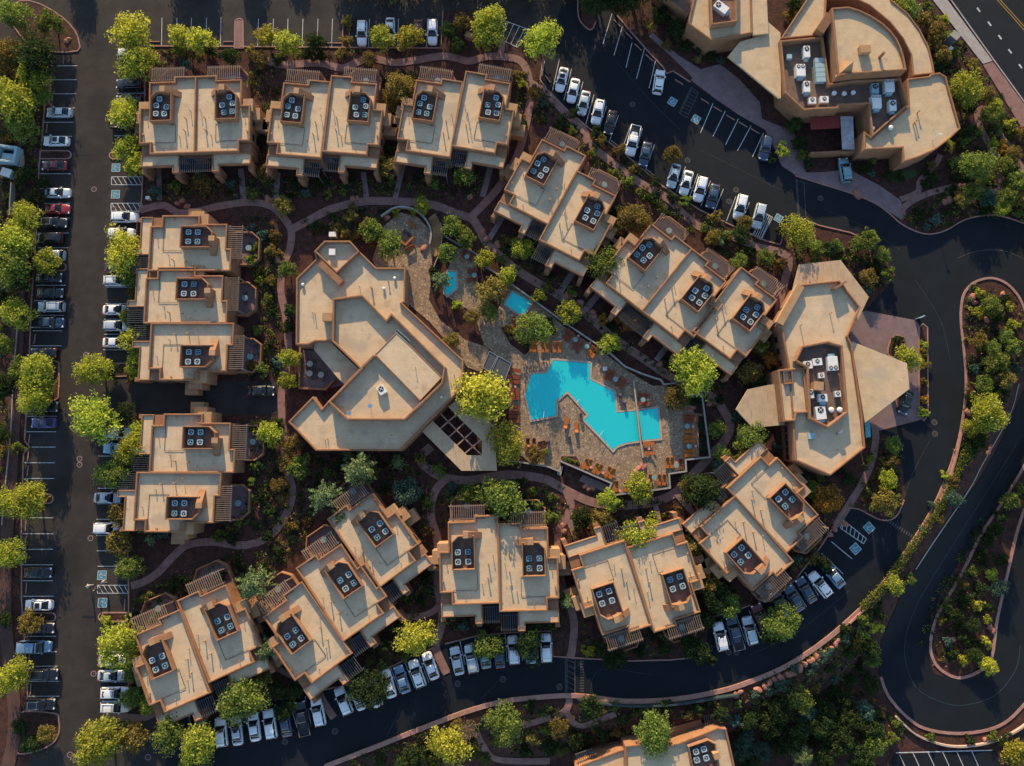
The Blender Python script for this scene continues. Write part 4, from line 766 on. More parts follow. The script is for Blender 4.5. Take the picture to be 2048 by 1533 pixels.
eave(lb, [(1729, 842), (1739, 840), (1742, 874), (1732, 876)], 3.2, 0.12, 'tealroof', 'awning')
for x, y in [(1604, 650), (1664, 625)]: pipe(4.83, x, y, .9, .07, lb)
Lz = 5.02
for a in [(1616, 730, 1.5, 1.3, .7, .1, 1), (1635, 724, 1.6, 1.2, .7, .1, 1), (1666, 727, 1.7, 2.4, 1.0, 3.2, 2), (1643, 751, 1.0, .9, .6, .1, 1), (1622, 788, 1.0, 1.5, .8, .05, 1), (1646, 796, 1.5, 1.3, .9, .05, 1), (1676, 788, 1.0, 1.0, .7, .1, 1), (1642, 826, 1.7, 2.2, 1.0, .1, 1)]:
    roof_unit(a[0], a[1], Lz, a[2], a[3], a[4], a[5], 'white equipment box in the lodge roof well', fans=a[6], hood=a[4] >= .9)
for x, y in [(1664, 820), (1681, 820), (1614, 752)]: dome_vent(x, y, Lz, .5, 'round fan housing in the lodge roof well', .7)
roof_unit(1624, 872, 4.84, 1.2, 1.0, .5, .05, 'small teal box on the lower lodge roof', fans=0, m='unitteal', hood=False)
p = p2w(1676, 868, 5.3); t = empty('roof_ventilator', (p.x, p.y, 4.84), -.9); tag(t, 'slanted silver ventilator pipe on the lower lodge roof', 'vent'); b = MB(); b.cyl((0, 0), .18, 0, .9, 10); link('stack', b.mesh('stack', [M['metal']]), t); b = MB(); b.bar((0, 0, .9), (0, .9, 1.0), .3, .25); link('elbow', b.mesh('elbow', [M['metal']]), t)
# --- north east clubhouse
nb = empty('clubhouse_building'); tag(nb, 'large curved clubhouse with a roof yard of white machines at the top right', 'building')
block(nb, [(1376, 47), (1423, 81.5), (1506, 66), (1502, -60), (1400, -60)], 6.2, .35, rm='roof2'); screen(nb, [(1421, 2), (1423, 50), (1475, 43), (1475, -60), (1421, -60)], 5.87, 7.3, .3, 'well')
block(nb, [(1310, -20), (1376, 30), (1400, 2), (1372, -40)], 4.6, .4, wm='stucco', rm='well')
eave(nb, [(1503, -60), (1531, -60), (1537, 67), (1506, 70)], 6.0, .4); eave(nb, [(1456, 113), (1480, 84), (1536, 68), (1536, 44), (1561, 66), (1562, 196), (1557.5, 197)], 5.2, .4)
YD = [(1560, 81), (1647, 73), (1660, 167), (1704, 160), (1802, 156), (1817, 211), (1745, 274), (1737, 208), (1680, 211), (1680, 217), (1633, 219), (1607, 221), (1570, 186)]
block(nb, YD, 6.6, 1.3, .35, rm='wellgrey')
block(nb, [(1561, 78), (1626, -20), (1655, -20), (1650, 70)], 6.0, .4, rm='roof2')
ND = [(1663, 16), (1697, 13), (1720, 20), (1745, 32), (1767, 47), (1782, 61), (1795, 78), (1803, 95), (1809, 115), (1814, 140), (1704, 148), (1676, 152), (1668, 60)]
block(nb, ND, 9.2, .5, rm='roof2')
block(nb, [(1640, -60), (1765, -60), (1784, 0), (1817, 27), (1841, 59), (1858, 93), (1866, 123), (1870, 147), (1826, 152), (1822, 110), (1806, 78), (1780, 45), (1740, 12), (1700, -8), (1660, -10)], 5.4, .2, rm='roof2')
block(nb, [(1826, 156), (1860, 152), (1862, 148), (1880, 145), (1893, 153), (1900, 180), (1922, 257), (1900, 278), (1871, 300), (1837, 315), (1807, 324), (1805, 296), (1728, 300), (1728, 262), (1745, 275), (1817, 212), (1814, 158)], 6.0, .4, rm='roof2')
p = p2w(1732, 97, 7.8); b = MB(); b.prism([(p.x + 1.3 * math.cos(.85 + k), p.y + .95 * math.sin(.85 + k)) for k in (0, 1.57, 3.14, 4.71)], 6.6, 7.75); link('roof_hatch', b.mesh('roof_hatch', [M['stucco_tan']]), nb)
p = p2w(1768, 106, 8.2); b = MB(); b.cyl((0, 0), .28, 6.6, 8.2, 10); link('flue', b.mesh('flue', [M['stucco']]), nb, (p.x, p.y, 0))
b = MB(); p, q = p2w(1640, 62, 6.2), p2w(1662, 28, 6.6); b.bar((p.x, p.y, 5.0), (q.x, q.y, 5.4), 1.6, 2.6); link('fin_wall', b.mesh('fin_wall', [M['stucco']]), nb)
b = MB(); p, q = p2w(1673, 152, 7.2), p2w(1703, 128, 7.2); b.add([(p.x, p.y, 6.6), (q.x, q.y, 8.0), (q.x + .2, q.y - 1.6, 6.6), (q.x - 1.5, q.y + 1.0, 6.6)], [(0, 1, 2), (0, 3, 1), (1, 3, 2)]); link('fin_wall', b.mesh('fin_wall', [M['stucco_tan']]), nb)
eave(nb, [(1621, 237), (1680, 232), (1680, 256), (1622, 259)], 3.2, .15, 'awning', 'awning'); eave(nb, [(1681, 233), (1706, 233), (1709, 299), (1685, 299)], 3.6, .12, 'polycarb', 'glazed_roof')
b = MB(); a_, e_ = p2w(1622, 306, 2), p2w(1712, 302, 2); b.bar((a_.x, a_.y, 1.0), (e_.x, e_.y, 1.0), .3, 2.0); link('yard_wall', b.mesh('yard_wall', [M['stucco']]), nb)
for x, y in [(1831, 245), (1839, 222), (1835, 240)]: pipe(4.28, x, y, .8, .12, nb)
p = p2w(1870, 275, 5.2); t = empty('light_pole', (p.x, p.y, 4.28)); tag(t, 'short white lamp post on the clubhouse roof', 'lamp'); b = MB(); b.cyl((0, 0), .05, 0, 2.2, 8); link('post', b.mesh('post', [M['unitwhite']]), t); b = MB(); b.box(-.15, .5, -.1, .1, 2.15, 2.28); link('lamp_head', b.mesh('lamp_head', [M['unitwhite']]), t)
Nz = 3.86
for a in [(1614, 103, 1.1, 2.1, 1.1, 0, 1, 'unitwhite'), (1579, 113, .9, .8, .8, 0, 0, 'unitteal'), (1602, 140, 1.6, 2.2, 1.2, 0, 2, 'unitwhite'), (1614, 173, 1.1, 2.0, 1.1, 0, 1, 'unitwhite'), (1625, 201, 1.3, 1.2, .8, 0, 1, 'unitwhite'), (1649, 199, 1.5, 1.2, .8, 0, 1, 'unitwhite'), (1751, 177, 1.2, 1.9, 1.0, 0, 1, 'unitteal'), (1780, 171, 1.6, 2.2, 1.3, 0, 3, 'unitwhite'), (1754, 203, 1.6, 2.4, 1.3, 0, 3, 'unitwhite'), (1786, 211, 1.2, 2.0, 1.1, 0, 1, 'unitwhite')]:
    roof_unit(a[0], a[1], Nz, a[2], a[3], a[4], a[5], ('teal' if a[7] == 'unitteal' else 'white') + ' machine in the clubhouse roof yard', fans=a[6], m=a[7], hood=a[3] > 1.9)
p = p2w(1641, 139, Nz + 1); t = empty('rooftop_unit', (p.x, p.y, Nz), .03); tag(t, 'long pale green condenser of five sections in the clubhouse roof yard', 'air handler')
for k in range(5): b = MB(); b.box(-.85, .85, -.42, .42, .1, .95); link('section', b.mesh('section', [M['unitteal']]), t, (0, 1.8 - k * .92, 0))
for x, y in [(1670, 185), (1690, 186), (1708, 184), (1746, 256), (1783, 254)]: dome_vent(x, y, Nz if x < 1747 else 4.28, .45, 'round vent in the clubhouse roof yard', .8)
roof_unit(1443, 14, 4.65, 1.5, 2.6, 1.0, .9, 'white unit in the roof well of the left clubhouse wing', hood=True)
# --- bottom villa (partly below the frame)
vb = empty('villa'); tag(vb, 'darker adobe villa cut off by the bottom edge', 'villa'); zl = -4.8
block(vb, [(1250, 1492), (1290, 1488), (1348, 1490), (1435, 1456), (1453, 1458), (1465, 1510), (1480, 1580), (1490, 1680), (1230, 1700), (1205, 1560), (1250, 1545)], 2.3, .5, z0=zl - .6)
screen(vb, [(1376, 1494), (1416, 1480), (1432, 1488), (1442, 1560), (1392, 1570)], 1.82, 3.0, .2, 'well')
block(vb, [(1150, 1535), (1236, 1502), (1262, 1496), (1262, 1545), (1160, 1580)], .9, .3, z0=zl - .6)
eave(vb, [(1256, 1478), (1400, 1440), (1388, 1420), (1398, 1430), (1412, 1470), (1256, 1496)], -.9, .4, 'stucco', 'porch_roof')
for i, (x, y) in enumerate([(1392, 1504), (1408, 1499), (1394, 1521), (1413, 1517)]):
    p = p2w(x, y, 2.7); ac_unit((p.x, p.y, 1.86), .3, '%s air conditioner on the villa at the bottom edge' % ['upper left', 'upper right', 'lower left', 'lower right'][i], (x, y))
p = p2w(1434, 1513, 3.6); b = MB(); b.box(-.5, .5, -.5, .5, 1.8, 3.6); link('chimney', b.mesh('chimney', [M['stucco_tan']]), vb, (p.x, p.y, 0), .3)
def slatset(root, a, c_, d, n, z, m='slatdark'):
    a, c_, d = p2w(*a, z), p2w(*c_, z), p2w(*d, z); f = MB(); f.bar((a.x, a.y, z - .1), (c_.x, c_.y, z - .1), .12, .18); f.bar((a + d - a).to_tuple()[:2] + (z - .1,), ((c_ + (d - a)).x, (c_ + (d - a)).y, z - .1), .12, .18)
    pg = link('pergola', f.mesh('pergola', [M[m]]), root)
    for k in range(n):
        p = a.lerp(c_, (k + .5) / n); piece('slat', m, pg, p, p + (d - a), .09, z, z + .12)
slatset(vb, (1406, 1434), (1440, 1425), (1412, 1462), 9, 0.2); slatset(vb, (1150, 1510), (1185, 1498), (1156, 1530), 9, 0.2)
# ------------------------------------------------------------------ pool terrace
deck = slab('pool_deck', [(985, 640), (1000, 612), (1005, 590), (990, 572), (1010, 562), (1040, 583), (1085, 615), (1130, 655), (1200, 700), (1255, 742), (1305, 772), (1335, 770), (1345, 792), (1403, 790), (1410, 845), (1419, 914), (1371, 920), (1372, 943), (1338, 948), (1340, 976), (1280, 985), (1230, 990), (1217, 985), (1222, 967), (1161, 940), (1122, 924), (1118, 942), (1097, 934), (1060, 926), (1035, 905), (1022, 850), (1018, 770), (1022, 728), (990, 710), (972, 690), (976, 650)], 0.10, 'deck', label='flagstone deck round the turquoise pool')
slab('terrace', [(745, 520), (765, 455), (800, 425), (835, 434), (858, 458), (866, 500), (862, 560), (858, 600), (880, 640), (930, 680), (972, 694), (985, 712), (962, 745), (935, 735), (860, 645), (812, 605), (812, 535), (752, 535)], 0.085, 'deck', label='sunlit flagstone terrace north of the spa building')
slab('terrace', [(908, 505), (932, 490), (957, 512), (953, 545), (957, 570), (965, 602), (950, 628), (894, 594), (914, 577), (912, 545), (895, 541)], 0.090, 'deck', label='flagstone terrace beside the small plunge pool')
slab('terrace', [(948, 626), (966, 603), (990, 640), (978, 700), (968, 690)], 0.094, 'deck', label='flagstone link between plunge pool and main deck')
island([(1395, 832), (1408, 832), (1417, 912), (1397, 914)], smooth=0, label='dark planted strip inside the right pool wall')
island([(1362, 796), (1402, 793), (1406, 828), (1388, 828), (1380, 812)], smooth=0, label='planted corner bed above the right deck loungers')
island([(1122, 912), (1153, 912), (1162, 928), (1160, 936), (1121, 920)], smooth=0, label='triangular bed of red gravel beside the pool stairs')
island([(1075, 884), (1090, 880), (1096, 886), (1094, 898), (1070, 905)], smooth=0, label='small angular bed left of the lower deck')
island([(1000, 655), (1030, 650), (1060, 676), (1085, 678), (1050, 712), (1020, 690)], smooth=0, label='red planted bed above the left end of the pool')
slab('patio', [(600, 700), (630, 702), (692, 770), (650, 778), (600, 776)], 0.10, 'paver', label='shaded dining patio west of the spa building')
def pool(P, label, steps=()):
    Q = ccw(pxs(P, 0.12)); root = empty('swimming_pool'); tag(root, label, 'pool')
    b = MB(); b.face(Q, 0.125); n = len(Q); V = [(q[0], q[1], 0.125) for q in Q] + [(q[0], q[1], 0.118) for q in Q]
    b = MB(); b.face(inset(Q, .03), 0.126); b.add(V, [((i + 1) % n, i, n + i, n + (i + 1) % n) for i in range(n)]); link('basin', b.mesh('basin', [M['basin']]), root)
    b = MB(); b.face(inset(Q, .05), 0.20); link('water', b.mesh('water', [M['water']]), root)
    out = inset(Q, -0.32)
    for i in range(n):
        j = (i + 1) % n; b = MB(); V = []
        for z in (0.05, 0.235): V += [(*Q[i], z), (*Q[j], z), (*out[j], z), (*out[i], z)]
        b.add(V, [(4, 5, 6, 7), (0, 1, 5, 4), (2, 3, 7, 6), (1, 2, 6, 5), (3, 0, 4, 7)]); link('coping', b.mesh('coping', [M['coping']]), root)
    for st in steps:
        for k in range(4):
            a, e_ = Vector(p2w(*st[0], .13)[:2]), Vector(p2w(*st[1], .13)[:2]); off = Vector(p2w(*st[2], .13)[:2]) - a; d = off * (k / 4.0)
            piece('pool_step', 'basin', root, a + d, e_ + d, 0.30, 0.126, 0.18 - k * .012)
    return root
pool([(1106.5, 720.7), (1181, 727), (1179, 759), (1228, 784), (1233, 825.5), (1273, 822), (1281, 881.7), (1252, 886), (1233, 893), (1226, 901), (1200, 873), (1168.5, 840), (1177, 830), (1135, 782.7), (1111.5, 802.5), (1112.7, 831), (1063, 841), (1050.7, 791), (1062, 749), (1094, 746.7)],
     'large angular turquoise swimming pool in the middle', [((1064, 838), (1112, 829), (1063, 826)), ((1172, 842), (1224, 896), (1182, 838))])
pool([(1276, 822), (1315.3, 816.5), (1321, 877.5), (1284, 881)], 'square shallow turquoise pool right of the divider wall')
pool([(1025, 584), (1063, 605), (1048.5, 627.6), (1037, 627.6), (1011, 610), (1012.5, 601.5)], 'small six sided hot tub above the main pool')
pool([(897, 543), (911.5, 544.5), (913, 567), (913, 577), (894.7, 591.7), (890, 586.7), (890, 569)], 'small plunge pool half hidden by a feathery tree')
def wall(P, wd, z1, m, label, cat='wall', name='garden_wall', cap=None, smooth=0, z0=-0.3, posts=0):
    C = crom([(*p, 0) for p in P], smooth) if smooth else [Vector((*p, 0)) for p in P]
    C = [Vector((*p2w(c.x, c.y, z1)[:2], 0)) for c in C]; r0 = empty(name, (C[0].x, C[0].y, 0)); tag(r0, label, cat); L = [c - C[0] for c in C]
    Z = [tz(c.x, c.y) for c in C]
    def rib(pts, w_, za, zb, mm, nm):
        b = MB(); n = len(pts)
        for i in range(n - 1):
            a, e_ = pts[i], pts[i + 1]; d = (e_ - a).normalized(); nn = Vector((-d.y, d.x, 0)) * w_ / 2; ex = d * w_ * .45 * (0 < i); ex2 = d * w_ * .45 * (i < n - 2)
            q = [a - ex + nn, a - ex - nn, e_ + ex2 - nn, e_ + ex2 + nn]; dz = .002 * (i % 2)
            V = [(v.x, v.y, za) for v in q] + [(v.x, v.y, zb + dz) for v in q]; b.add(V, [(4, 5, 6, 7), (0, 1, 5, 4), (1, 2, 6, 5), (2, 3, 7, 6), (3, 0, 4, 7)])
        return link(nm, b.mesh(nm, [M[mm]]), r0)
    rib(L, wd, z0 + min(Z), z1, m, 'wall_body')
    if cap: rib(L, wd + .1, z1 + .003, z1 + .08, cap, 'wall_cap')
    if posts:
        k = 0
        for a, e_ in zip(L, L[1:]):
            nn = max(1, int((e_ - a).length / posts))
            for i in range(nn):
                p = a.lerp(e_, i / nn); b = MB(); b.box(-.05, .05, -.05, .05, 0, 1.0); link('post', b.mesh('post', [M['slatdark']]), r0, (p.x, p.y, z1))
    return r0
wall([(890, 472), (925, 493), (953, 508), (957, 522)], .14, .9, 'whitewall', 'pale wall beside the plunge pool terrace')
wall([(962, 527), (1000, 552), (1035, 577), (1080, 610), (1130, 646), (1200, 693), (1222, 708), (1250, 733), (1285, 748), (1312, 757), (1322, 760), (1328, 769), (1351, 767)], .14, .9, 'whitewall', 'long pale wall along the upper side of the pool garden', cap='kerbgrey')
wall([(1366, 792), (1404, 789), (1411, 845), (1420, 915), (1371, 920), (1372.5, 943), (1338, 948), (1340, 976), (1305, 981), (1232, 990), (1216, 985.5), (1223, 967), (1161, 940), (1121, 923)], .18, 1.1, 'slatdark', 'stepped wall with a pale cap below the pool', cap='whitewall', z0=-1.2)
wall([(1012, 922), (1043, 925), (1097, 934), (1119, 943)], .18, 1.1, 'slatdark', 'short pale capped wall left of the pool stairs', cap='whitewall')
wall([(1267, 762), (1274, 820), (1281, 882), (1286, 916)], .18, .75, 'slatdark', 'low dark wall dividing the two pools', cap='kerbgrey')
wall([(762, 433), (783, 418.5), (802, 414), (820.6, 416.6), (839, 426), (851.5, 439.6), (860, 455.7), (862, 470.5), (859, 488)], .22, .9, 'coping', 'curved low wall round the fire pit garden', cap='whitewall', smooth=4)
wall([(881, 446), (884, 464), (882.5, 489), (877.5, 508), (867, 535), (862, 560)], .12, .7, 'coping', 'curved rail wall outside the boardwalk', smooth=4)
wall([(600, 690), (598, 776), (650, 779), (668, 760)], .35, 1.0, 'stucco', 'low red wall round the dining patio')
wall([(1155, 1400), (1200, 1408), (1260, 1414), (1320, 1413), (1380, 1407), (1440, 1397), (1478, 1392)], .25, 1.2, 'railing', 'long teal railing wall south of the bottom road', z0=-4.5, smooth=2)
wall([(1925, 862), (1905, 945), (1868, 1030), (1815, 1112), (1756, 1192), (1700, 1248)], .25, .7, 'kerb', 'low brown wall edging the hedge on the right', smooth=3, z0=-1.5)
# stairs from the deck
st = empty('garden_stairs', (*p2w(1120, 930, 0)[:2], 0)); tag(st, 'blue grey stone stairs dropping from the pool deck', 'stairs')
a, e_ = p2w(1121, 932, 0), p2w(1168, 952, 0); o0 = st.location.xy.to_3d()
for k in range(13):
    t = k / 13; p = a.lerp(e_, t); q = p + Vector((-.45, -1.55, 0)); piece('step', 'kerbgrey', st, p - o0, q - o0, .36, -.6, .09 - k * .045)
slab('landing', [(1166, 950), (1220, 972), (1212, 986), (1158, 962)], -0.02 + .06, 'paver', label='shaded landing under the pool wall')
# boardwalk of radial planks
bw = tag(empty('boardwalk'), 'curved timber boardwalk beside the fire pit garden', kind='structure')
inn = crom([(857, 438, 0), (864, 459, 0), (864.5, 477, 0), (861, 498, 0), (868, 513, 0)], 6); out = crom([(871, 428, 0), (880, 446, 0), (883, 464, 0), (881.5, 489, 0), (877, 508, 0)], 6)
for i, (a, e_) in enumerate(zip(inn, out)):
    if True:
        p, q = p2w(a.x, a.y, .2), p2w(e_.x, e_.y, .2); piece('plank', 'planks', bw, p, q, .21, .08, .2 + .006 * (i % 3))
# fire pit
p = p2w(810, 473, .5); fp = empty('fire_pit', (p.x, p.y, .08), -.75); tag(fp, 'square black fire pit with a timber bench corner', 'fire pit')
b = MB(); b.box(-1.0, 1.0, -.95, .95, 0, .45); link('pit', b.mesh('pit', [M['black']]), fp)
for x0, x1, y0, y1 in ((1.0, 1.35, -1.2, 1.2), (-1.0, 1.0, -1.3, -.97)): b = MB(); b.box(x0, x1, y0, y1, 0, .5); link('bench_edge', b.mesh('bench_edge', [M['teak']]), fp)
def bench(px, py, rz, base):
    p = p2w(px, py, .4); t = empty('bench', (p.x, p.y, .09), rz); auto(t, base, 'bench', 'benches', (px, py)); b = MB(); b.box(-.9, .9, -.28, .28, .38, .45); link('seat', b.mesh('seat', [M['teak']]), t)
    b = MB(); b.box(-.9, .9, .25, .31, .45, .85); link('backrest', b.mesh('backrest', [M['teak']]), t)
    for x in (-.8, .8): b = MB(); b.box(x - .05, x + .05, -.25, .25, 0, .38); link('leg', b.mesh('leg', [M['teak']]), t)
bench(822, 497, .5, 'orange timber bench by the fire pit'); bench(824, 450, -.8, 'brown timber bench by the fire pit')
# cabanas left of the pool
def cabana(P, z, label, n=0):
    c_ = p2w(sum(p[0] for p in P) / 4, sum(p[1] for p in P) / 4, z); t = empty('cabana', (c_.x, c_.y, 0)); tag(t, label, 'cabana'); Q = [(q[0] - c_.x, q[1] - c_.y) for q in pxs(P, z)]
    b = MB(); b.prism(Q, z - .12, z, bottom=True); link('roof', b.mesh('roof', [M['slatdark']]), t)
    for q in Q: b = MB(); b.box(-.08, .08, -.08, .08, 0, z - .12); link('post', b.mesh('post', [M['slatdark']]), t, (q[0] * .94, q[1] * .94, 0))
    for i in range(4): b = MB(); b.bar((*Q[i], z + .05), (*Q[(i + 1) % 4], z + .05), .1, .1); link('edge_trim', b.mesh('edge_trim', [M['metal']]), t)
cabana([(997, 713), (1022, 727.5), (1008, 767.7), (979, 754)], 2.8, 'black roofed cabana left of the pool'); cabana([(979, 703), (995, 713), (979, 745), (966, 735)], 2.6, 'narrow black roofed cabana behind the larger one')
# loungers
b = MB(); b.box(-.34, .34, -.98, .42, .28, .33); LFR = b.mesh('frame', [M['teak']])
b = MB(); b.box(-.04, .04, -.04, .04, 0, .28); LLG = b.mesh('leg', [M['teak']])
def cush(mm):
    b = MB(); b.box(-.31, .31, -.95, .36, .33, .40); s_ = b.mesh('seat_cushion', [M[mm]])
    b = MB(); V = []
    for x in (-.31, .31): V += [(x, .37, .36), (x, .95, .78), (x, 1.0, .73), (x, .42, .29)]
    b.add(V, [(0, 1, 5, 4), (1, 2, 6, 5), (2, 3, 7, 6), (3, 0, 4, 7), (0, 3, 2, 1), (4, 5, 6, 7)]); return s_, b.mesh('backrest', [M[mm]])
CU = {'a': cush('cushion'), 'd': cush('cushiondark')}
def lounger(px, py, deg, k='a', base='orange sun lounger beside the pool'):
    p = p2w(px, py, .4); t = empty('sun_lounger', (p.x, p.y, .10), math.radians(deg - 90)); auto(t, base, 'sun lounger', 'sun loungers', (px, py))
    link('frame', LFR, t); link('seat_cushion', CU[k][0], t); link('backrest', CU[k][1], t)
    for x in (-.29, .29):
        for y in (-.9, .36): link('leg', LLG, t, (x, y, 0))
for x in (1062, 1069.5, 1085, 1094, 1109, 1119.5): lounger(x, 695, 90, 'a', 'sun lounger in the row above the pool')
for x, y in [(1133, 668), (1140, 674), (1152, 688), (1160, 694), (1181, 702), (1188, 707), (1195, 698)]: lounger(x, y, 62, 'd' if x < 1170 else 'a', 'slanted sun lounger by the upper pool wall')
for y in (741, 755, 764, 781, 789, 797, 816, 825, 834, 843): lounger(1030 if y < 745 else 1028, y, 180 if y > 770 else 172, 'd', 'dark sun lounger in the column left of the pool')
for x, y in [(1215, 750), (1223, 752), (1238, 763), (1246, 769)]: lounger(x, y, 60, 'd', 'brick red sun lounger right of the pool steps')
for y in (791, 808): lounger(1288, y, 0, 'd', 'brick red sun lounger above the square pool')
for y in (833, 841, 863, 874, 883, 902, 911): lounger(1379, y, 2, 'd' if y < 850 else 'a', 'sun lounger in the column on the right deck')
for y in (888, 907): lounger(1297, y, 2, 'a', 'sun lounger below the square pool')
for x in (1335, 1344): lounger(x, 926, 88, 'a', 'upright sun lounger in the right deck corner')
lounger(1361, 928, 88, 'd', 'dark sun lounger in the right deck corner')
for x in (1300, 1318.5, 1328): lounger(x, 960, 85, 'a', 'sun lounger at the lower deck corner')
for x in (1232, 1250): lounger(x, 973, 84, 'a', 'sun lounger at the bottom tip of the deck')
for x, y in [(1170, 928), (1178, 930), (1191, 937), (1199, 940), (1215.7, 944), (1224, 948)]: lounger(x, y, 62, 'a', 'sun lounger in the slanted row by the stairs wall')
lounger(1132.6, 847, 255, 'a', 'left of two sun loungers below the pool notch'); lounger(1153, 855, 268, 'a', 'right of two sun loungers below the pool notch')
for x in (1054.5, 1067): lounger(x, 888, 80, 'd', 'sun lounger tucked beside the lower left tree')
for x, y, d in [(1003, 572, 150), (1002, 590, 150)]: lounger(x, y, d, 'a', 'sun lounger beside the hot tub')
for x, y in [(1027, 646), (1036, 647), (1045, 646), (1056, 641), (1063, 636)]: lounger(x, y, 80, 'a' if x > 1050 else 'd', 'sun lounger in the row below the hot tub')
for x, y, d in [(929, 505, 70), (943, 513, 70), (945, 541, 5), (945, 559, 5)]: lounger(x, y, d, 'd', 'dark lounger on the plunge pool terrace')
for x, y in [(1151, 680), (1173.5, 693.5), (1231, 759), (1286, 800), (1374, 853), (1378, 893), (1352, 931), (1308, 955), (934, 514), (949, 551), (1000, 581)]: p = p2w(x, y, .7); table((p.x, p.y, .1), 'small round teal table between sun loungers', (x, y), r=.8)
for x, y in [(619.7, 728), (619, 747.5), (642, 750)]:
    p = p2w(x, y, .8); table((p.x, p.y, .1), 'pale round table on the dining patio', (x, y), True)
    for k in range(4): a = k * 1.57 + .5; chair((p.x + .85 * math.cos(a), p.y + .85 * math.sin(a), .1), a - 1.57, 'dark chair round a dining patio table', (x + 9 * math.cos(a), y - 9 * math.sin(a)))
b = MB(); b.cyl((0, 0), .24, .40, .46, 12); SDT = b.mesh('table_top', [M['salmon']]); b = MB(); b.cyl((0, 0), .06, 0, .40, 8); SDL = b.mesh('pedestal', [M['salmon']])
for x, y in [(1157, 672), (1180, 687), (1030, 774), (1023, 818), (1296, 800), (1386, 854), (1391, 893), (1298, 898), (1353, 926), (1240, 982), (1182, 935), (1206, 946), (1312, 965), (1057, 892)]:
    p = p2w(x, y, .5); t = empty('side_table', (p.x, p.y, .1)); auto(t, 'small salmon side table among the sun loungers', 'side table', 'salmon side tables', (x, y)); link('table_top', SDT, t); link('pedestal', SDL, t)
for x, y in [(1162, 828), (1139, 874), (1097, 883), (1241, 791), (1250, 806)]:
    p = p2w(x, y, .8); t = empty('litter_bin', (p.x, p.y, .1)); auto(t, 'small dark litter bin on the pool deck', 'bin', 'deck bins', (x, y)); b = MB(); b.cyl((0, 0), .26, 0, .75, 10, r2=.3); link('drum', b.mesh('drum', [M['black']]), t); b = MB(); b.cyl((0, 0), .31, .75, .85, 10, r2=.15); link('lid', b.mesh('lid', [M['slatdark']]), t)
p = p2w(1210, 738, .6); t = empty('lifeguard_chair', (p.x, p.y, .1)); tag(t, 'small white chair above the right pool edge', 'chair'); b = MB(); b.box(-.35, .35, -.3, .3, .45, .52); b.box(-.35, .35, .25, .3, .52, 1.0); link('seat', b.mesh('seat', [M['unitwhite']]), t)
for x in (-.3, .3):
    for y in (-.25, .25): b = MB(); b.box(x - .03, x + .03, y - .03, y + .03, 0, .45); link('leg', b.mesh('leg', [M['unitwhite']]), t)
for x0, y0, x1, y1, lab in [(1086, 838, 1088, 824, 'left pool steps'), (1197, 873, 1206, 862, 'slanted pool steps'), (1152, 806, 1158, 800, 'stone notch'), (1063, 612, 1055, 608, 'hot tub')]:
    a, e_ = p2w(x0, y0, .2), p2w(x1, y1, .2); t = empty('handrail', a); tag(t, 'thin white handrail at the %s' % lab, 'handrail'); d = e_ - a; b = MB(); b.bar((0, 0, 0), (0, 0, .8), .05, .05); b.bar((0, 0, .8), (d.x, d.y, .7), .05, .05); b.bar((d.x, d.y, .7), (d.x, d.y, 0), .05, .05); link('rail', b.mesh('rail', [M['unitwhite']]), t)
# wheel stops
b = MB(); b.prism([(-.9, -.08), (.9, -.08), (.9, .08), (-.9, .08)], 0, .12); WST = b.mesh('wheel_stop', [M['kerb']])
def stops(L, base):
    for x, y, d in L: p = g2w(x, y, .04); o = link('wheel_stop', WST, None, p, math.radians(d)); auto(o, base, 'wheel stop', 'concrete wheel stops', (x, y))
stops([(103, 146, 88), (94, 257, 86), (88, 362, 86), (70, 678, 85), (59, 879, 86), (57, 912, 88), (56, 942, 86), (53, 975, 86), (52, 1052, 90), (52, 1083, 90), (52, 1115, 90), (53, 1177, 90), (59, 1319, 90), (62, 1378, 90)], 'concrete wheel stop in the left column of bays')
stops([(310, 84, 0), (457, 84, 0), (625, 87, 0), (655, 87, 0), (675, 87, 0)], 'concrete wheel stop in the top bays')
stops([(1234, 47, -50), (1258, 72, -48), (1276, 95, -46), (1298, 116, -45), (1358, 165, -33), (1410, 203, -33), (1435, 219, -33), (1461, 236, -33), (1486, 250, -33), (1510, 263, -33), (1095, 158, -55), (1230, 288, -40), (1300, 345, -40)], 'concrete wheel stop in the top right bays')
stops([(247, 1123, 90), (247, 1150, 90), (250, 1210, 90), (250, 1255, 90)], 'concrete wheel stop in the right column of bays')

# signs and cabinets
def cabinet(px, py, w_, d_, h_, rz, m, label, cat, name):
    p = p2w(px, py, h_); t = empty(name, (p.x, p.y, 0), rz); tag(t, label, cat); b = MB(); b.box(-w_ / 2, w_ / 2, -d_ / 2, d_ / 2, 0, h_); link('body', b.mesh('body', [M[m]]), t); b = MB(); b.box(-w_ / 2 - .04, w_ / 2 + .04, -d_ / 2 - .04, d_ / 2 + .04, h_, h_ + .07); link('lid', b.mesh('lid', [M[m]]), t)
    b = MB(); b.box(-w_ * .4, w_ * .4, -d_ / 2 - .03, -d_ / 2, .15, h_ - .1); link('door', b.mesh('door', [M['metal']]), t)
cabinet(1911, 71, 1.5, 1.3, 2.4, -.75, 'whitewall', 'pale block monument sign beside the street pavement', 'sign', 'monument_sign')
cabinet(1902, 97, .6, .6, .8, -.6, 'unitwhite', 'small white utility box below the monument sign', 'utility box', 'utility_box')
cabinet(938, 70, 1.3, 1.0, 1.1, -.5, 'stucco_tan', 'tan utility cabinet in the top planting bed', 'utility box', 'utility_box')
cabinet(665, 469, 1.2, .8, 1.3, 0, 'unitwhite', 'white meter cabinet against the hexagon end of the spa building', 'utility box', 'utility_box')
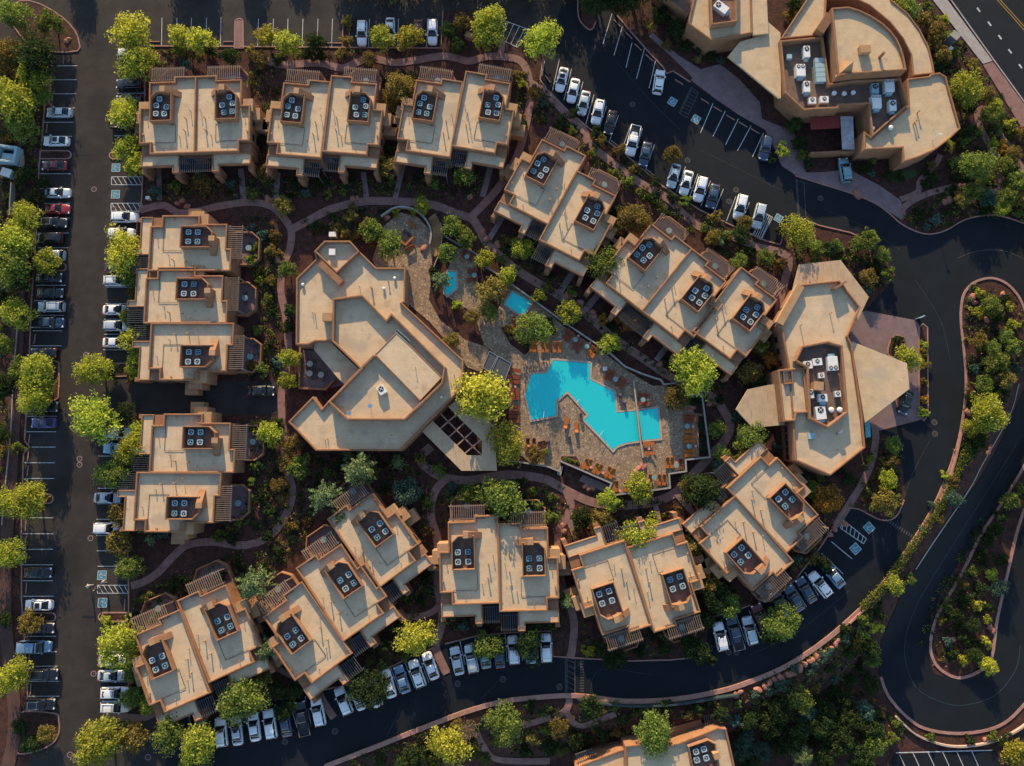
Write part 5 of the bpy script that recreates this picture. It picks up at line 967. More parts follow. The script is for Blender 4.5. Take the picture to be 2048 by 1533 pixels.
cabinet(295, 396, .6, .5, .9, 0, 'unitwhite', 'white utility box beside the path to the first villa', 'utility box', 'utility_box')
cabinet(1844, 634, 1.0, .12, 1.6, .4, 'unitteal', 'small pale sign at the tip of the forecourt island', 'sign', 'sign_board')
# ------------------------------------------------------------------ vehicles
def paint(name, c, metal=0.15): return mat(name, c, 0.32, metal=metal, spec=0.5, coat=0.6)
PAINT = {'white': paint('white_paint', (.68, .70, .70), 0), 'silver': paint('silver_paint', (.44, .50, .52), .25), 'black': paint('black_paint', (.008, .009, .011), 0), 'navy': paint('navy_paint', (.03, .055, .095), .1), 'red': paint('red_paint', (.26, .012, .012), .05),
         'dkred': paint('maroon_paint', (.09, .01, .012), .05), 'blue': paint('slate_blue_paint', (.12, .22, .33), .1), 'ltblue': paint('light_blue_paint', (.20, .40, .48), .15), 'purple': paint('violet_paint', (.05, .04, .17), .1), 'teal': paint('sea_green_paint', (.13, .27, .30), .15)}
M['carglass'] = mat('tinted_glass', (.008, .012, .015), .06, spec=.5); M['tyre'] = mat('tyre_rubber', (.012, .012, .012), .9); M['rim'] = mat('alloy_rim', (.35, .36, .37), .35, metal=.8)
M['headlamp'] = mat('headlamp_lens', (.70, .72, .72), .15, spec=.6); M['tail'] = mat('tail_lens', (.35, .02, .015), .25)
def loft(mb, S, m=0, cap=True):
    """S: list of rings (same count) -> skin"""
    n = len(S[0]); V = [v for r_ in S for v in r_]; F = []
    for k in range(len(S) - 1):
        for i in range(n - 1): F.append((k * n + i, k * n + i + 1, (k + 1) * n + i + 1, (k + 1) * n + i))
    if cap: F.append(tuple(range(n - 1, -1, -1))); F.append(tuple(range((len(S) - 1) * n, len(S) * n)))
    mb.add(V, F, m)
SPEC = {  # length, width, roof height, hood profile [(x, belt z, half width)], cabin [(x, z, half width)] front is +x
 's': (4.75, 1.82, 1.45, [(-2.37, .62, .62), (-2.25, .86, .80), (-1.75, .98, .88), (-1.0, 1.0, .91), (0, .98, .91), (.85, .95, .91), (1.5, .86, .89), (2.1, .74, .82), (2.37, .55, .60)], [(-1.85, .97, .74), (-1.0, 1.40, .61), (-.5, 1.45, .63), (.1, 1.45, .63), (.35, 1.41, .62), (1.15, .94, .76)]),
 'c': (4.5, 1.85, 1.33, [(-2.25, .60, .62), (-2.1, .86, .82), (-1.5, .95, .92), (-.6, .93, .91), (.5, .90, .91), (1.2, .86, .91), (1.9, .74, .85), (2.25, .52, .60)], [(-1.75, .92, .70), (-.9, 1.28, .58), (-.5, 1.33, .59), (-.1, 1.31, .58), (.85, .89, .76)]),
 'v': (4.75, 1.90, 1.74, [(-2.37, .70, .76), (-2.3, 1.05, .88), (-1.6, 1.12, .94), (-.5, 1.10, .94), (.6, 1.08, .94), (1.4, 1.04, .93), (2.05, .92, .87), (2.37, .62, .66)], [(-2.28, 1.08, .80), (-2.05, 1.62, .68), (-1.5, 1.73, .70), (-.2, 1.74, .70), (.25, 1.68, .69), (1.12, 1.06, .80)]),
 'n': (5.3, 2.0, 2.05, [(-2.65, .80, .86), (-2.6, 1.15, .95), (-1.6, 1.2, .99), (0, 1.2, .99), (1.2, 1.18, .98), (2.1, 1.05, .93), (2.65, .65, .70)], [(-2.62, 1.16, .90), (-2.5, 1.95, .80), (-1.5, 2.05, .82), (.5, 2.05, .82), (.9, 1.96, .80), (1.75, 1.14, .86)]),
 'p': (5.7, 1.98, 1.86, [(-2.85, .75, .90), (-2.82, 1.08, .95), (-1.5, 1.12, .97), (-.6, 1.12, .97), (.9, 1.12, .97), (1.6, 1.10, .96), (2.5, 1.0, .92), (2.85, .65, .72)], [(-.72, 1.10, .84), (-.60, 1.70, .72), (-.2, 1.86, .73), (.55, 1.86, .73), (.8, 1.78, .72), (1.55, 1.09, .83)])}
def body_ring(x, zb, hw): # half profile, mirrored
    z0 = .24; h = [(hw * .80, z0), (hw * .97, z0 + .12), (hw, (z0 + zb) / 2), (hw * .97, zb - .10), (hw * .86, zb - .015), (hw * .45, zb + .02)]
    return [(x, -a, z) for a, z in h] + [(x, a, z) for a, z in reversed(h)]
def cab_ring(x, z, hw, zb): return [(x, -hw - .16 * max(0, z - zb), zb - .08), (x, -hw, z - .05), (x, -hw * .82, z), (x, 0, z + .02), (x, hw * .82, z), (x, hw, z - .05), (x, hw + .16 * max(0, z - zb), zb - .08)]
CARM = {}
def interp(T, x, k):
    for a, b_ in zip(T, T[1:]):
        if a[0] <= x <= b_[0]: t = (x - a[0]) / (b_[0] - a[0]); return a[k] + (b_[k] - a[k]) * t
    return T[0][k] if x < T[0][0] else T[-1][k]
def car_meshes(ty, col, top):
    key = (ty, col, top)
    if key in CARM: return CARM[key]
    L, W, H, B, C = SPEC[ty]; D = {}; P = PAINT[col]
    b = MB(); R = []
    for a, e_ in zip(B, B[1:]):
        for t in (0, .5): R.append((a[0] + (e_[0] - a[0]) * t, a[1] + (e_[1] - a[1]) * t + (.015 if t else 0), a[2] + (e_[2] - a[2]) * t + (.01 if t else 0)))
    R.append(B[-1]); loft(b, [body_ring(*r_) for r_ in R])
    if ty == 'p':  # open bed
        b2 = MB(); b2.box(-2.72, -.85, -.80, .80, 1.115, 1.14); D['bed'] = b2.mesh('bed', [M['black']])
        for y in (-.9, .9): b.box(-2.8, -.75, y - .07, y + .07, 1.1, 1.22)
        b.box(-2.83, -2.74, -.9, .9, 1.1, 1.22)
    D['body'] = b.mesh('body', [P], True)
    b = MB(); loft(b, [cab_ring(x, z, hw, min(interp(B, x, 1), z - .0)) for x, z, hw in C]); D['glass'] = b.mesh('glass', [M['carglass']], True)
    tp = [c_ for c_ in C[1:-1]]; x0, x1 = tp[0][0] + .06, tp[-1][0] - .04
    xs = np.linspace(x0, x1, 7); b = MB(); S = []
    for x in xs:
        z, hw = interp(C, x, 1), interp(C, x, 2); S.append([(x, -hw - .012, z - .075), (x, -hw * .96, z - .01), (x, -hw * .8, z + .014), (x, 0, z + .034), (x, hw * .8, z + .014), (x, hw * .96, z - .01), (x, hw + .012, z - .075)])
    loft(b, S)
    for y in (-1, 1):   # pillars
        for xa, xb in ((C[0], C[1]), (C[-1], C[-2])): b.bar((xa[0], y * (xa[2] + .06), xa[1]), (xb[0], y * (xb[2] + .015), xb[1] - .03), .07, .05)
        if ty in 'vsn': xm = (C[1][0] + C[-2][0]) / 2; b.bar((xm, y * (interp(C, xm, 2) + .09), interp(B, xm, 1)), (xm, y * (interp(C, xm, 2) + .02), H - .08), .09, .03)
    D['roof_panel'] = b.mesh('roof_panel', [P if top != 'k' else PAINT['black']], True)
    if top in 'sgr':
        b = MB(); zc = interp(C, .1, 1)
        if top == 's': b.box(-.05, .42 if ty != 'c' else .2, -.36, .36, zc - .02, zc + .045)
        elif top == 'g': b.box(x0 + .3, x1 - .12, -.46, .46, zc - .02, zc + .046)
        if top in 'sg': D['sunroof'] = b.mesh('sunroof', [M['carglass']])
        else:
            for y in (-.56, .56): b.box(x0 + .2, x1 - .2, y - .03, y + .03, H, H + .07)
            for x in np.linspace(x0 + .35, x1 - .35, 2): b.box(x - .03, x + .03, -.56, .56, H + .05, H + .085)
            D['roof_rack'] = b.mesh('roof_rack', [M['metal']])
    b = MB(); n = 14; r_ = .34 if ty in 'sc' else .38
    b.add([(r_ * math.cos(6.283 * i / n), y, r_ * math.sin(6.283 * i / n) + r_) for y in (-.11, .11) for i in range(n)], [(i, (i + 1) % n, n + (i + 1) % n, n + i) for i in range(n)] + [tuple(range(n)), tuple(range(2 * n - 1, n - 1, -1))]); D['wheel'] = b.mesh('wheel', [M['tyre']])
    b = MB(); b.add([(r_ * .6 * math.cos(6.283 * i / n), y, r_ * .6 * math.sin(6.283 * i / n) + r_) for y in (-.118, .118) for i in range(n)], [tuple(range(n)), tuple(range(2 * n - 1, n - 1, -1))]); D['rim'] = b.mesh('rim', [M['rim']])
    b = MB(); zf = interp(B, L / 2 - .22, 1); b.box(-.14, .14, -.17, .17, -.12, .035); D['headlight'] = b.mesh('headlight', [M['headlamp']]); D['taillight'] = mesh('taillight', [(v[0] * .7, v[1], v[2]) for v in b.V], b.F, [M['tail']])
    b = MB(); b.box(-.10, .10, -.12, .12, -.07, .07); D['mirror'] = b.mesh('mirror', [P]); D['dim'] = (L, W, H, B, C); CARM[key] = D; return D
NAME = {'s': ('sedan', 'saloon'), 'c': ('coupe', 'coupe'), 'v': ('suv', 'SUV'), 'n': ('van', 'van'), 'p': ('pickup_truck', 'pickup')}
CN = {'white': 'white', 'silver': 'silver', 'black': 'black', 'navy': 'navy', 'red': 'red', 'dkred': 'maroon', 'blue': 'slate blue', 'ltblue': 'light blue', 'purple': 'violet', 'teal': 'sea green'}
TN = {'k': ' with black roof', 's': ' with sunroof', 'g': ' with glass roof', 'r': ' with roof rack', '-': ''}
def car(px, py, ty, col, deg, where, top='-', z=None):
    D = car_meshes(ty, col, top); L, W, H, B, C = D['dim']; p = p2w(px, py, .9); t = empty(NAME[ty][0], (p.x, p.y, .045), math.radians(deg))
    auto(t, '%s %s%s in %s' % (CN[col], NAME[ty][1], TN[top], where), 'car' if ty != 'p' else 'pickup truck', 'parked vehicles', (px, py))
    for k in ('body', 'glass', 'roof_panel', 'sunroof', 'roof_rack', 'bed'):
        if k in D: link(k, D[k], t)
    for x in (-L * .29, L * .30):
        for s_ in (-1, 1): wv = link('wheel', D['wheel'], t, (x, s_ * (W / 2 - .12), 0)); link('rim', D['rim'], wv)
    for s_ in (-1, 1):
        xh = L / 2 - .27; link('headlight', D['headlight'], t, (xh, s_ * interp(B, xh, 2) * .78, interp(B, xh, 1) - .02), -.35 * s_)
        xt = -L / 2 + .13; link('taillight', D['taillight'], t, (xt, s_ * interp(B, xt, 2) * .80, interp(B, xt, 1) - .03))
        xm = C[-1][0] - .28; link('mirror', D['mirror'], t, (xm, s_ * (W / 2 + .06), interp(B, xm, 1) + .06))
LC = 'the left column of bays'
for a in [(117, 225, 's', 'silver', 180, '-'), (111, 282, 's', 'white', 180, 'g'), (108, 331, 's', 'dkred', 180, '-'), (114, 386, 's', 'silver', 0, 's'), (114, 418, 'c', 'red', 0, '-'), (108, 446, 'v', 'black', 0, 'r'), (100, 476, 'v', 'black', 180, '-'), (102, 511, 'v', 'silver', 180, '-'), (97, 555, 's', 'black', 0, '-'), (99, 586, 's', 'black', 0, '-'), (101, 614, 'v', 'silver', 180, 'r'), (96, 646, 'p', 'navy', 0, '-'),
          (86, 706, 's', 'black', 180, '-'), (84, 814, 'p', 'black', 0, '-'), (86, 846, 'c', 'purple', 180, '-'), (75, 1146, 's', 'black', 0, '-'), (76, 1211, 's', 'white', 180, 'g'), (80, 1257, 's', 'black', 0, '-'), (70, 1294, 'n', 'blue', 0, '-'), (88, 1349, 'v', 'black', 0, '-'), (82, 1409, 'v', 'black', 0, 'r')]: car(*a[:5], LC, a[5])
RC = 'the right column of bays'
for a in [(262, 109, 'v', 'white', 0, '-'), (257, 168, 'v', 'black', 180, '-'), (256, 199, 's', 'black', 180, '-'), (250, 247, 'p', 'black', 0, '-'), (249, 435, 'v', 'white', 0, 's'), (243, 467, 'v', 'white', 0, 's'), (235, 534, 's', 'navy', 0, '-'), (234, 562, 'v', 'white', 0, 'r'), (231, 620, 's', 'white', 0, 's'), (234, 652, 'v', 'silver', 0, 's'), (231, 685, 's', 'white', 0, '-'), (237, 866, 'v', 'silver', 0, 'g'), (230, 897, 'c', 'ltblue', 180, 's'), (214, 996, 's', 'silver', 0, 's'), (215, 1057, 'v', 'white', 0, '-'),
          (224, 1321, 's', 'white', 0, 's'), (222, 1352, 's', 'silver', 0, 's'), (230, 1386, 'v', 'white', 0, 'g'), (230, 1414, 'v', 'white', 0, 'r')]: car(*a[:5], RC, a[5])
for a in [(724, 66, 'v', 'white', 270, 'r'), (780, 58, 's', 'silver', 270, '-'), (836, 62, 's', 'dkred', 270, '-'), (865, 64, 'v', 'white', 270, '-')]: car(*a[:5], 'the top bays', a[5])
for a in [(1124, 158, 's', 'white', 257, 'g'), (1147, 180, 's', 'white', 257, '-'), (1168, 205, 's', 'silver', 257, '-'), (1196, 224, 'v', 'white', 257, 'g'), (1221, 244, 's', 'black', 257, '-'), (1266, 281, 'p', 'white', 257, '-'), (1291, 308, 's', 'navy', 257, '-'), (1348, 351, 's', 'silver', 254, 's'), (1373, 365, 's', 'white', 254, 's'), (1401, 378, 'v', 'white', 254, '-'), (1426, 392, 's', 'navy', 254, '-'), (1481, 414, 'v', 'white', 254, 's'), (1518, 432, 'v', 'silver', 254, 's'), (1318, 163, 'v', 'white', 80, 'g'), (1531, 296, 'v', 'navy', 257, '-')]: car(*a[:5], 'the top right bays', a[5])
car(1690, 340, 'v', 'teal', 96, 'the clubhouse service yard', '-'); car(1813, 803, 's', 'black', 250, 'the lodge forecourt', '-'); car(522, 782, 's', 'black', 0, 'the service driveway', '-')
BR = 'the bottom row of bays'
for a in [(372, 1462, 's', 'navy', 98, '-'), (400, 1464, 's', 'white', 98, '-'), (442, 1465, 'v', 'white', 98, '-'), (473, 1463, 's', 'silver', 99, 's'), (508, 1455, 's', 'white', 100, '-'), (540, 1449, 'v', 'white', 101, '-'), (570, 1446, 's', 'navy', 102, '-'), (605, 1437, 'p', 'black', 102, '-'), (636, 1424, 'v', 'white', 104, '-'), (687, 1402, 'v', 'white', 114, 's'), (715, 1394, 's', 'silver', 114, '-'), (748, 1388, 's', 'white', 110, '-'), (777, 1369, 's', 'white', 107, '-'), (804, 1360, 's', 'blue', 110, '-'), (834, 1348, 'v', 'white', 111, 'g'), (861, 1333, 's', 'white', 111, '-'),
          (914, 1323, 's', 'silver', 103, '-'), (943, 1318, 'v', 'silver', 101, 'r'), (969, 1310, 's', 'teal', 99, '-'), (998, 1309, 's', 'navy', 97, '-'), (1027, 1301, 'v', 'white', 95, '-'), (1061, 1300, 's', 'blue', 93, '-'), (1092, 1297, 'v', 'white', 93, '-')]: car(*a[:5], BR, a[5])
for a in [(1441, 1274, 'v', 'white', 101, 's'), (1470, 1267, 'p', 'navy', 104, '-'), (1500, 1262, 'v', 'silver', 103, '-'), (1524, 1240, 'p', 'dkred', 112, '-'), (1562, 1207, 's', 'navy', 120, '-'), (1589, 1198, 's', 'navy', 120, '-'), (1613, 1181, 's', 'navy', 121, '-'), (1641, 1170, 'v', 'white', 128, 'g'), (1668, 1152, 's', 'blue', 128, '-')]: car(*a[:5], 'the right hand bays', a[5])
# trailer beside the left edge
p = p2w(12, 308, 2); t = empty('box_trailer', (p.x, p.y, 0), 1.45); tag(t, 'white open topped trailer cut by the left edge', 'trailer')
b = MB(); b.ringwall([(-1.6, -1.9), (1.6, -1.9), (1.6, 1.9), (-1.6, 1.9)], .45, .5, 2.2, .7); link('sides', b.mesh('sides', [M['unitteal']]), t); b = MB(); b.face([(-1.2, -1.5), (1.2, -1.5), (1.2, 1.5), (-1.2, 1.5)], .72); link('floor', b.mesh('floor', [M['black']]), t)
b = MB(); b.box(-.8, .3, -1.1, 1.1, .72, 1.5); link('cargo', b.mesh('cargo', [M['unitteal']]), t)
for x in (-1.5, 1.5):
    for y in (-.9, .9): b = MB(); b.add([(y2, .38 * math.cos(6.283 * i / 12), .38 * math.sin(6.283 * i / 12) + .38) for y2 in (-.1, .1) for i in range(12)], [(i, (i + 1) % 12, 12 + (i + 1) % 12, 12 + i) for i in range(12)] + [tuple(range(12)), tuple(range(23, 11, -1))]); link('wheel', b.mesh('wheel', [M['tyre']]), t, (x, y, 0))
p = p2w(10, 344, 1.5); t = empty('storage_box', (p.x, p.y, 0), -.3); tag(t, 'pale grey storage box below the trailer', 'box'); b = MB(); b.box(-.9, .9, -.7, .7, 0, 1.2); link('body', b.mesh('body', [M['unitteal']]), t); b = MB(); b.box(-.95, .95, -.75, .75, 1.2, 1.3); link('lid', b.mesh('lid', [M['unitwhite']]), t)
wall([(38, 300), (40, 325), (36, 355)], .15, 1.2, 'coping', 'short pale fence beside the trailer'); wall([(22, 365), (19, 405), (19, 430)], .15, 1.2, 'whitewall', 'short white fence at the left edge')
# people crossing the west car park
def person(px, py, rz, stride, top, trousers, hair, label):
    J = {'pel': (0, 0, .95), 'spi': (0, 0, 1.2), 'che': (0, 0, 1.40), 'nek': (.01, 0, 1.53), 'hd': (.03, 0, 1.64), 'crn': (.03, 0, 1.76)}
    E = [('pel', 'spi'), ('spi', 'che'), ('che', 'nek'), ('nek', 'hd'), ('hd', 'crn')]; Rr = {'pel': .15, 'spi': .14, 'che': .155, 'nek': .06, 'hd': .10, 'crn': .07}
    for s_, q in ((1, 'l'), (-1, 'r')):
        f = stride * s_
        J.update({q + 'hip': (0, .1 * s_, .9), q + 'kn': (.16 * f + .05, .1 * s_, .5), q + 'an': (.26 * f - .04, .1 * s_, .09), q + 'to': (.26 * f + .16, .11 * s_, .04), q + 'sh': (0, .19 * s_, 1.41), q + 'el': (-.1 * f, .25 * s_, 1.15), q + 'wr': (-.16 * f + .12, .25 * s_, .93), q + 'ha': (-.18 * f + .17, .25 * s_, .85)})
        Rr.update({q + 'hip': .10, q + 'kn': .065, q + 'an': .045, q + 'to': .04, q + 'sh': .065, q + 'el': .045, q + 'wr': .034, q + 'ha': .04})
        E += [('pel', q + 'hip'), (q + 'hip', q + 'kn'), (q + 'kn', q + 'an'), (q + 'an', q + 'to'), ('che', q + 'sh'), (q + 'sh', q + 'el'), (q + 'el', q + 'wr'), (q + 'wr', q + 'ha')]
        for i in range(5):   # fingers
            k = q + 'f%d' % i; J[k] = (-.18 * f + .18 + .012 * (i - 2), (.25 + (.012 if i else -.03) * (1 if i else 1)) * s_ + .004 * i, .85 - (.055 if i == 0 else .085 - .008 * abs(i - 2))); Rr[k] = .010; E.append((q + 'ha', k))
    K = list(J); me = bpy.data.meshes.new('person_skeleton'); me.from_pydata([J[k] for k in K], [(K.index(a), K.index(c_)) for a, c_ in E], [])
    tmp = bpy.data.objects.new('person_skeleton', me); COL.objects.link(tmp); tmp.modifiers.new('skin', 'SKIN'); sv = me.skin_vertices[0].data
    for i, k in enumerate(K): sv[i].radius = (Rr[k], Rr[k]); sv[i].use_root = (k == 'pel')
    ss = tmp.modifiers.new('sub', 'SUBSURF'); ss.levels = 2; ss.render_levels = 2
    dg = bpy.context.evaluated_depsgraph_get(); bm_ = bpy.data.meshes.new_from_object(tmp.evaluated_get(dg)); bpy.data.objects.remove(tmp)
    bm_.name = 'person'; bm_.materials.clear()
    for m_ in (mat('skin', (.42, .24, .16), .6), mat('shirt', top, .9), mat('trousers', trousers, .9), mat('shoes', (.03, .025, .02), .7)): bm_.materials.append(m_)
    for f in bm_.polygons:
        z = f.center.z; y = abs(f.center.y); f.material_index = 3 if z < .10 else 2 if z < .98 and y < .2 else 1 if (z < 1.50 and (y < .19 or z > 1.12)) else 0; f.use_smooth = True
    p = p2w(px, py, .9); o = link('person', bm_, None, (p.x, p.y, .03), rz); tag(o, label, 'person')
    b = MB(); n = 12
    rings = [[(.02 + .115 * math.cos(ph) * math.cos(6.283 * i / n), .105 * math.cos(ph) * math.sin(6.283 * i / n), 1.68 + .125 * math.sin(ph)) for i in range(n)] for ph in (-.5, 0, .5, 1.0, 1.4)]
    V = [v for r_ in rings for v in r_]; F = [(k * n + i, k * n + (i + 1) % n, (k + 1) * n + (i + 1) % n, (k + 1) * n + i) for k in range(4) for i in range(n)] + [tuple(range(4 * n, 5 * n))]
    hv = [v for v in V]; F = [f for f in F if not (sum(hv[i][0] for i in f) / len(f) > .10 and sum(hv[i][2] for i in f) / len(f) < 1.72)]; h = link('hair', mesh('hair', hv, F, mat('hair', hair, .8), smooth=True), o)
    b = MB(); b.box(.135, .15, -.018, .018, 1.625, 1.66); link('nose', b.mesh('nose', [bm_.materials[0]]), o)
person(178, 1172, 2.9, 1.0, (.75, .72, .66), (.62, .58, .50), (.35, .25, .14), 'person in a pale outfit walking left across the car park lane')
person(207, 1164, 2.7, -.9, (.72, .70, .64), (.55, .52, .46), (.05, .035, .025), 'person in white clothing stepping off the striped crossing bay')
person(193, 1180, 3.1, .9, (.03, .03, .035), (.04, .04, .05), (.30, .22, .12), 'person in dark clothing walking between the two in white')
# ------------------------------------------------------------------ plants
def quads(C, N, size, asp=1.0):
    """leaf quads at centres C with normals N"""
    n = len(C); N = N / np.linalg.norm(N, axis=1)[:, None]; a = RNG.normal(size=(n, 3)); T = np.cross(N, a); T /= np.linalg.norm(T, axis=1)[:, None]; B = np.cross(N, T)
    s = (size if np.ndim(size) else np.full(n, size))[:, None]
    V = np.stack([C - T * s * asp - B * s * .25, C + T * s * 0 - B * s * .62, C + T * s * asp + B * s * .1, C + B * s * .62], 1).reshape(-1, 3)
    return V
def cloud_mesh(name, V, m):
    n = len(V) // 4; me = bpy.data.meshes.new(name); me.vertices.add(4 * n); me.vertices.foreach_set('co', V.astype(np.float32).ravel())
    me.loops.add(4 * n); me.loops.foreach_set('vertex_index', np.arange(4 * n, dtype=np.int32)); me.polygons.add(n)
    me.polygons.foreach_set('loop_start', np.arange(0, 4 * n, 4, dtype=np.int32)); me.polygons.foreach_set('loop_total', np.full(n, 4, dtype=np.int32)); me.materials.append(m); me.update(); me.validate(); return me
def crown(nl, nc, leaf, flat_=.72, spread=.34, hole=.25):
    """unit radius crown: clumps through a lumpy ellipsoid, with gaps"""
    ph = RNG.uniform(0, 6.28, 3); C = []
    while len(C) < nc:
        d = RNG.normal(size=3); d /= np.linalg.norm(d)
        if d[2] < -.45: continue
        az = math.atan2(d[1], d[0]); R = 1 + .20 * math.sin(2 * az + ph[0]) + .14 * math.sin(3 * az + ph[1]) + .10 * math.sin(5 * az + ph[2])
        r = RNG.uniform(.25, .86) ** .6; C.append(d * r * R * np.array([1, 1, flat_]))
    C = np.array(C); cs = RNG.uniform(.6, 1.25, nc) * spread; w = cs ** 2; idx = RNG.choice(nc, nl, p=w / w.sum())
    off = RNG.normal(size=(nl, 3)); off /= np.linalg.norm(off, axis=1)[:, None]; off *= (RNG.uniform(0.15, 1, nl) ** .5)[:, None]; off[:, 2] *= .75
    P = C[idx] + off * cs[idx][:, None]; N = off * .9 + RNG.normal(size=(nl, 3)) * .55 + np.array([0, 0, .45])
    return quads(P, N, leaf * RNG.uniform(.6, 1.35, nl), .95)
def feather(nb, per, leaf):
    """radiating drooping boughs (pine, cypress)"""
    P = []; N = []
    for k in range(nb):
        z0 = RNG.uniform(-.3, .75); L = RNG.uniform(.55, 1.0) * (1.05 - .75 * max(0, z0)); az = RNG.uniform(0, 6.28); up = RNG.uniform(-.1, .35)
        t = RNG.uniform(.12, 1, per); side = RNG.normal(size=per) * .10 * (1.15 - t); x = t * L
        P.append(np.stack([x * math.cos(az) - side * math.sin(az), x * math.sin(az) + side * math.cos(az), z0 + up * x - .35 * x * x + RNG.normal(size=per) * .03], 1))
        N.append(np.stack([RNG.normal(size=per) * .4, RNG.normal(size=per) * .4, np.ones(per)], 1))
    P = np.concatenate(P); N = np.concatenate(N); return quads(P, N, leaf * RNG.uniform(.6, 1.3, len(P)), 1.5)
CR = {}
for size, nl, nc, leaf, nv in (('L', 3600, 80, .058, 4), ('M', 1900, 46, .082, 4), ('S', 700, 22, .13, 4)):
    CR[size] = [crown(nl, nc, leaf) for _ in range(nv)]
    CR['p' + size] = [feather({'L': 46, 'M': 34, 'S': 22}[size], {'L': 60, 'M': 44, 'S': 26}[size], {'L': .045, 'M': .06, 'S': .09}[size]) for _ in range(2)]
CR['b'] = [feather(60, 26, .03)]
CMESH = {}; TRUNK = {}
def trunk_mesh(v):
    if v in TRUNK: return TRUNK[v]
    b = MB(); rnd = random.Random(v)
    def tube(a, c_, r0, r1, n=7):
        a, c_ = Vector(a), Vector(c_); d = (c_ - a).normalized(); u = d.orthogonal().normalized(); w_ = d.cross(u)
        V = [a + (u * math.cos(6.283 * i / n) + w_ * math.sin(6.283 * i / n)) * r0 for i in range(n)] + [c_ + (u * math.cos(6.283 * i / n) + w_ * math.sin(6.283 * i / n)) * r1 for i in range(n)]
        b.add(V, [(i, (i + 1) % n, n + (i + 1) % n, n + i) for i in range(n)])
    f = (rnd.uniform(-.06, .06), rnd.uniform(-.06, .06), -.25); tube((0, 0, -1.05), f, .075, .055)
    for k in range(6):
        az = k * 1.05 + rnd.uniform(-.3, .3); m_ = (f[0] + .3 * math.cos(az), f[1] + .3 * math.sin(az), .05 + rnd.uniform(-.1, .15)); tube(f, m_, .045, .028, 6); e_ = (m_[0] + .35 * math.cos(az + .3), m_[1] + .35 * math.sin(az + .3), m_[2] + .25); tube(m_, e_, .028, .010, 5)
    TRUNK[v] = b.mesh('trunk', [M['bark']]); return TRUNK[v]
MARKS = [('the main pool', 1180, 800), ('the hot tub', 1035, 605), ('the plunge pool', 900, 565), ('the spa building', 740, 700), ('the fire pit', 810, 470), ('the lodge', 1650, 750), ('the lodge canopy', 1770, 760), ('the clubhouse', 1720, 130), ('the leftmost top villa', 390, 240), ('the second top villa', 650, 235), ('the third top villa', 915, 230), ('the slanted villa', 1125, 395),
         ('the slanted triple villa', 1370, 590), ('the left triple villa', 385, 600), ('the left double villa', 375, 945), ('the bottom left villa', 385, 1290), ('the lower triple villa', 665, 1170), ('the lower centre villa', 1000, 1125), ('the tilted lower villa', 1280, 1180), ('the diagonal villa', 1520, 1060), ('the villa at the bottom edge', 1320, 1500), ('the hairpin road', 1910, 1400), ('the planted road island', 1985, 720),
         ('the hairpin island', 1940, 1220), ('the street corner', 1960, 100), ('the top bays', 600, 50), ('the top right bays', 1330, 240), ('the left bays, upper end', 90, 200), ('the left bays, middle', 70, 620), ('the left bays, lower end', 60, 1150), ('the bottom row of bays', 640, 1430), ('the bottom left island', 80, 1470), ('the service driveway', 380, 795), ('the dining patio', 630, 740), ('the switchback path', 1985, 300), ('the right hand bays', 1560, 1220)]
def where(x, y):
    n, mx, my = min(MARKS, key=lambda q: (q[1] - x) ** 2 + (q[2] - y) ** 2); dx, dy = x - mx, y - my
    return ('right of ' if dx > 0 else 'left of ') + n if abs(dx) > abs(dy) else ('below ' if dy > 0 else 'above ') + n
KN = {'y': 'bright spring green', 'Y': 'golden yellow', 'g': 'mid green', 'd': 'dark green', 'o': 'olive brown', 'r': 'amber', 'p': 'feathery green', 't': 'grey green', 'b': 'bare pale'}
NV = [0]
def plant(x, y, r, k='g', hf=None, tree=None):
    NV[0] += 1; v = NV[0]; R = r * MPX; tree = (r >= 15) if tree is None else tree
    size = 'L' if r >= 30 else 'M' if r >= 16 else 'S'
    key = ('p' + size) if k == 'p' else 'b' if k == 'b' else size; L = CR[key]; i = v % len(L); ck = (key, i, k)
    if ck not in CMESH: CMESH[ck] = cloud_mesh('crown', L[i], LEAF[k])
    H = (hf or (1.62 if r > 24 else 1.5)) * R; zc = H * .62 if tree else R * .55; z0 = 0.0
    for _ in range(4): p = p2w(x, y, z0 + zc); z0 = tz(p.x, p.y)
    root = empty('tree' if tree else 'shrub', (p.x, p.y, z0), random.uniform(0, 6.28)); sz = R * 1.02
    auto(root, '%s %s %s %s' % (KN[k], 'tree' if tree and r >= 26 else 'small tree' if tree else 'shrub', '', where(x, y)) if False else '%s %s %s' % (KN[k], 'tree' if tree and r >= 26 else 'small tree' if tree else 'shrub', where(x, y)), 'tree' if tree else 'shrub', 'garden trees' if tree else 'garden shrubs', (x, y))
    zs = R * random.uniform(.85, 1.1) * (1.25 if k == 'p' else 1.0); link('crown', CMESH[ck], root, (0, 0, zc), 0, (sz, sz, zs))
    link('trunk', trunk_mesh(v % 4), root, (0, 0, zc), 0, (sz * .8, sz * .8, max(zc / 1.02, .3)))
    return root
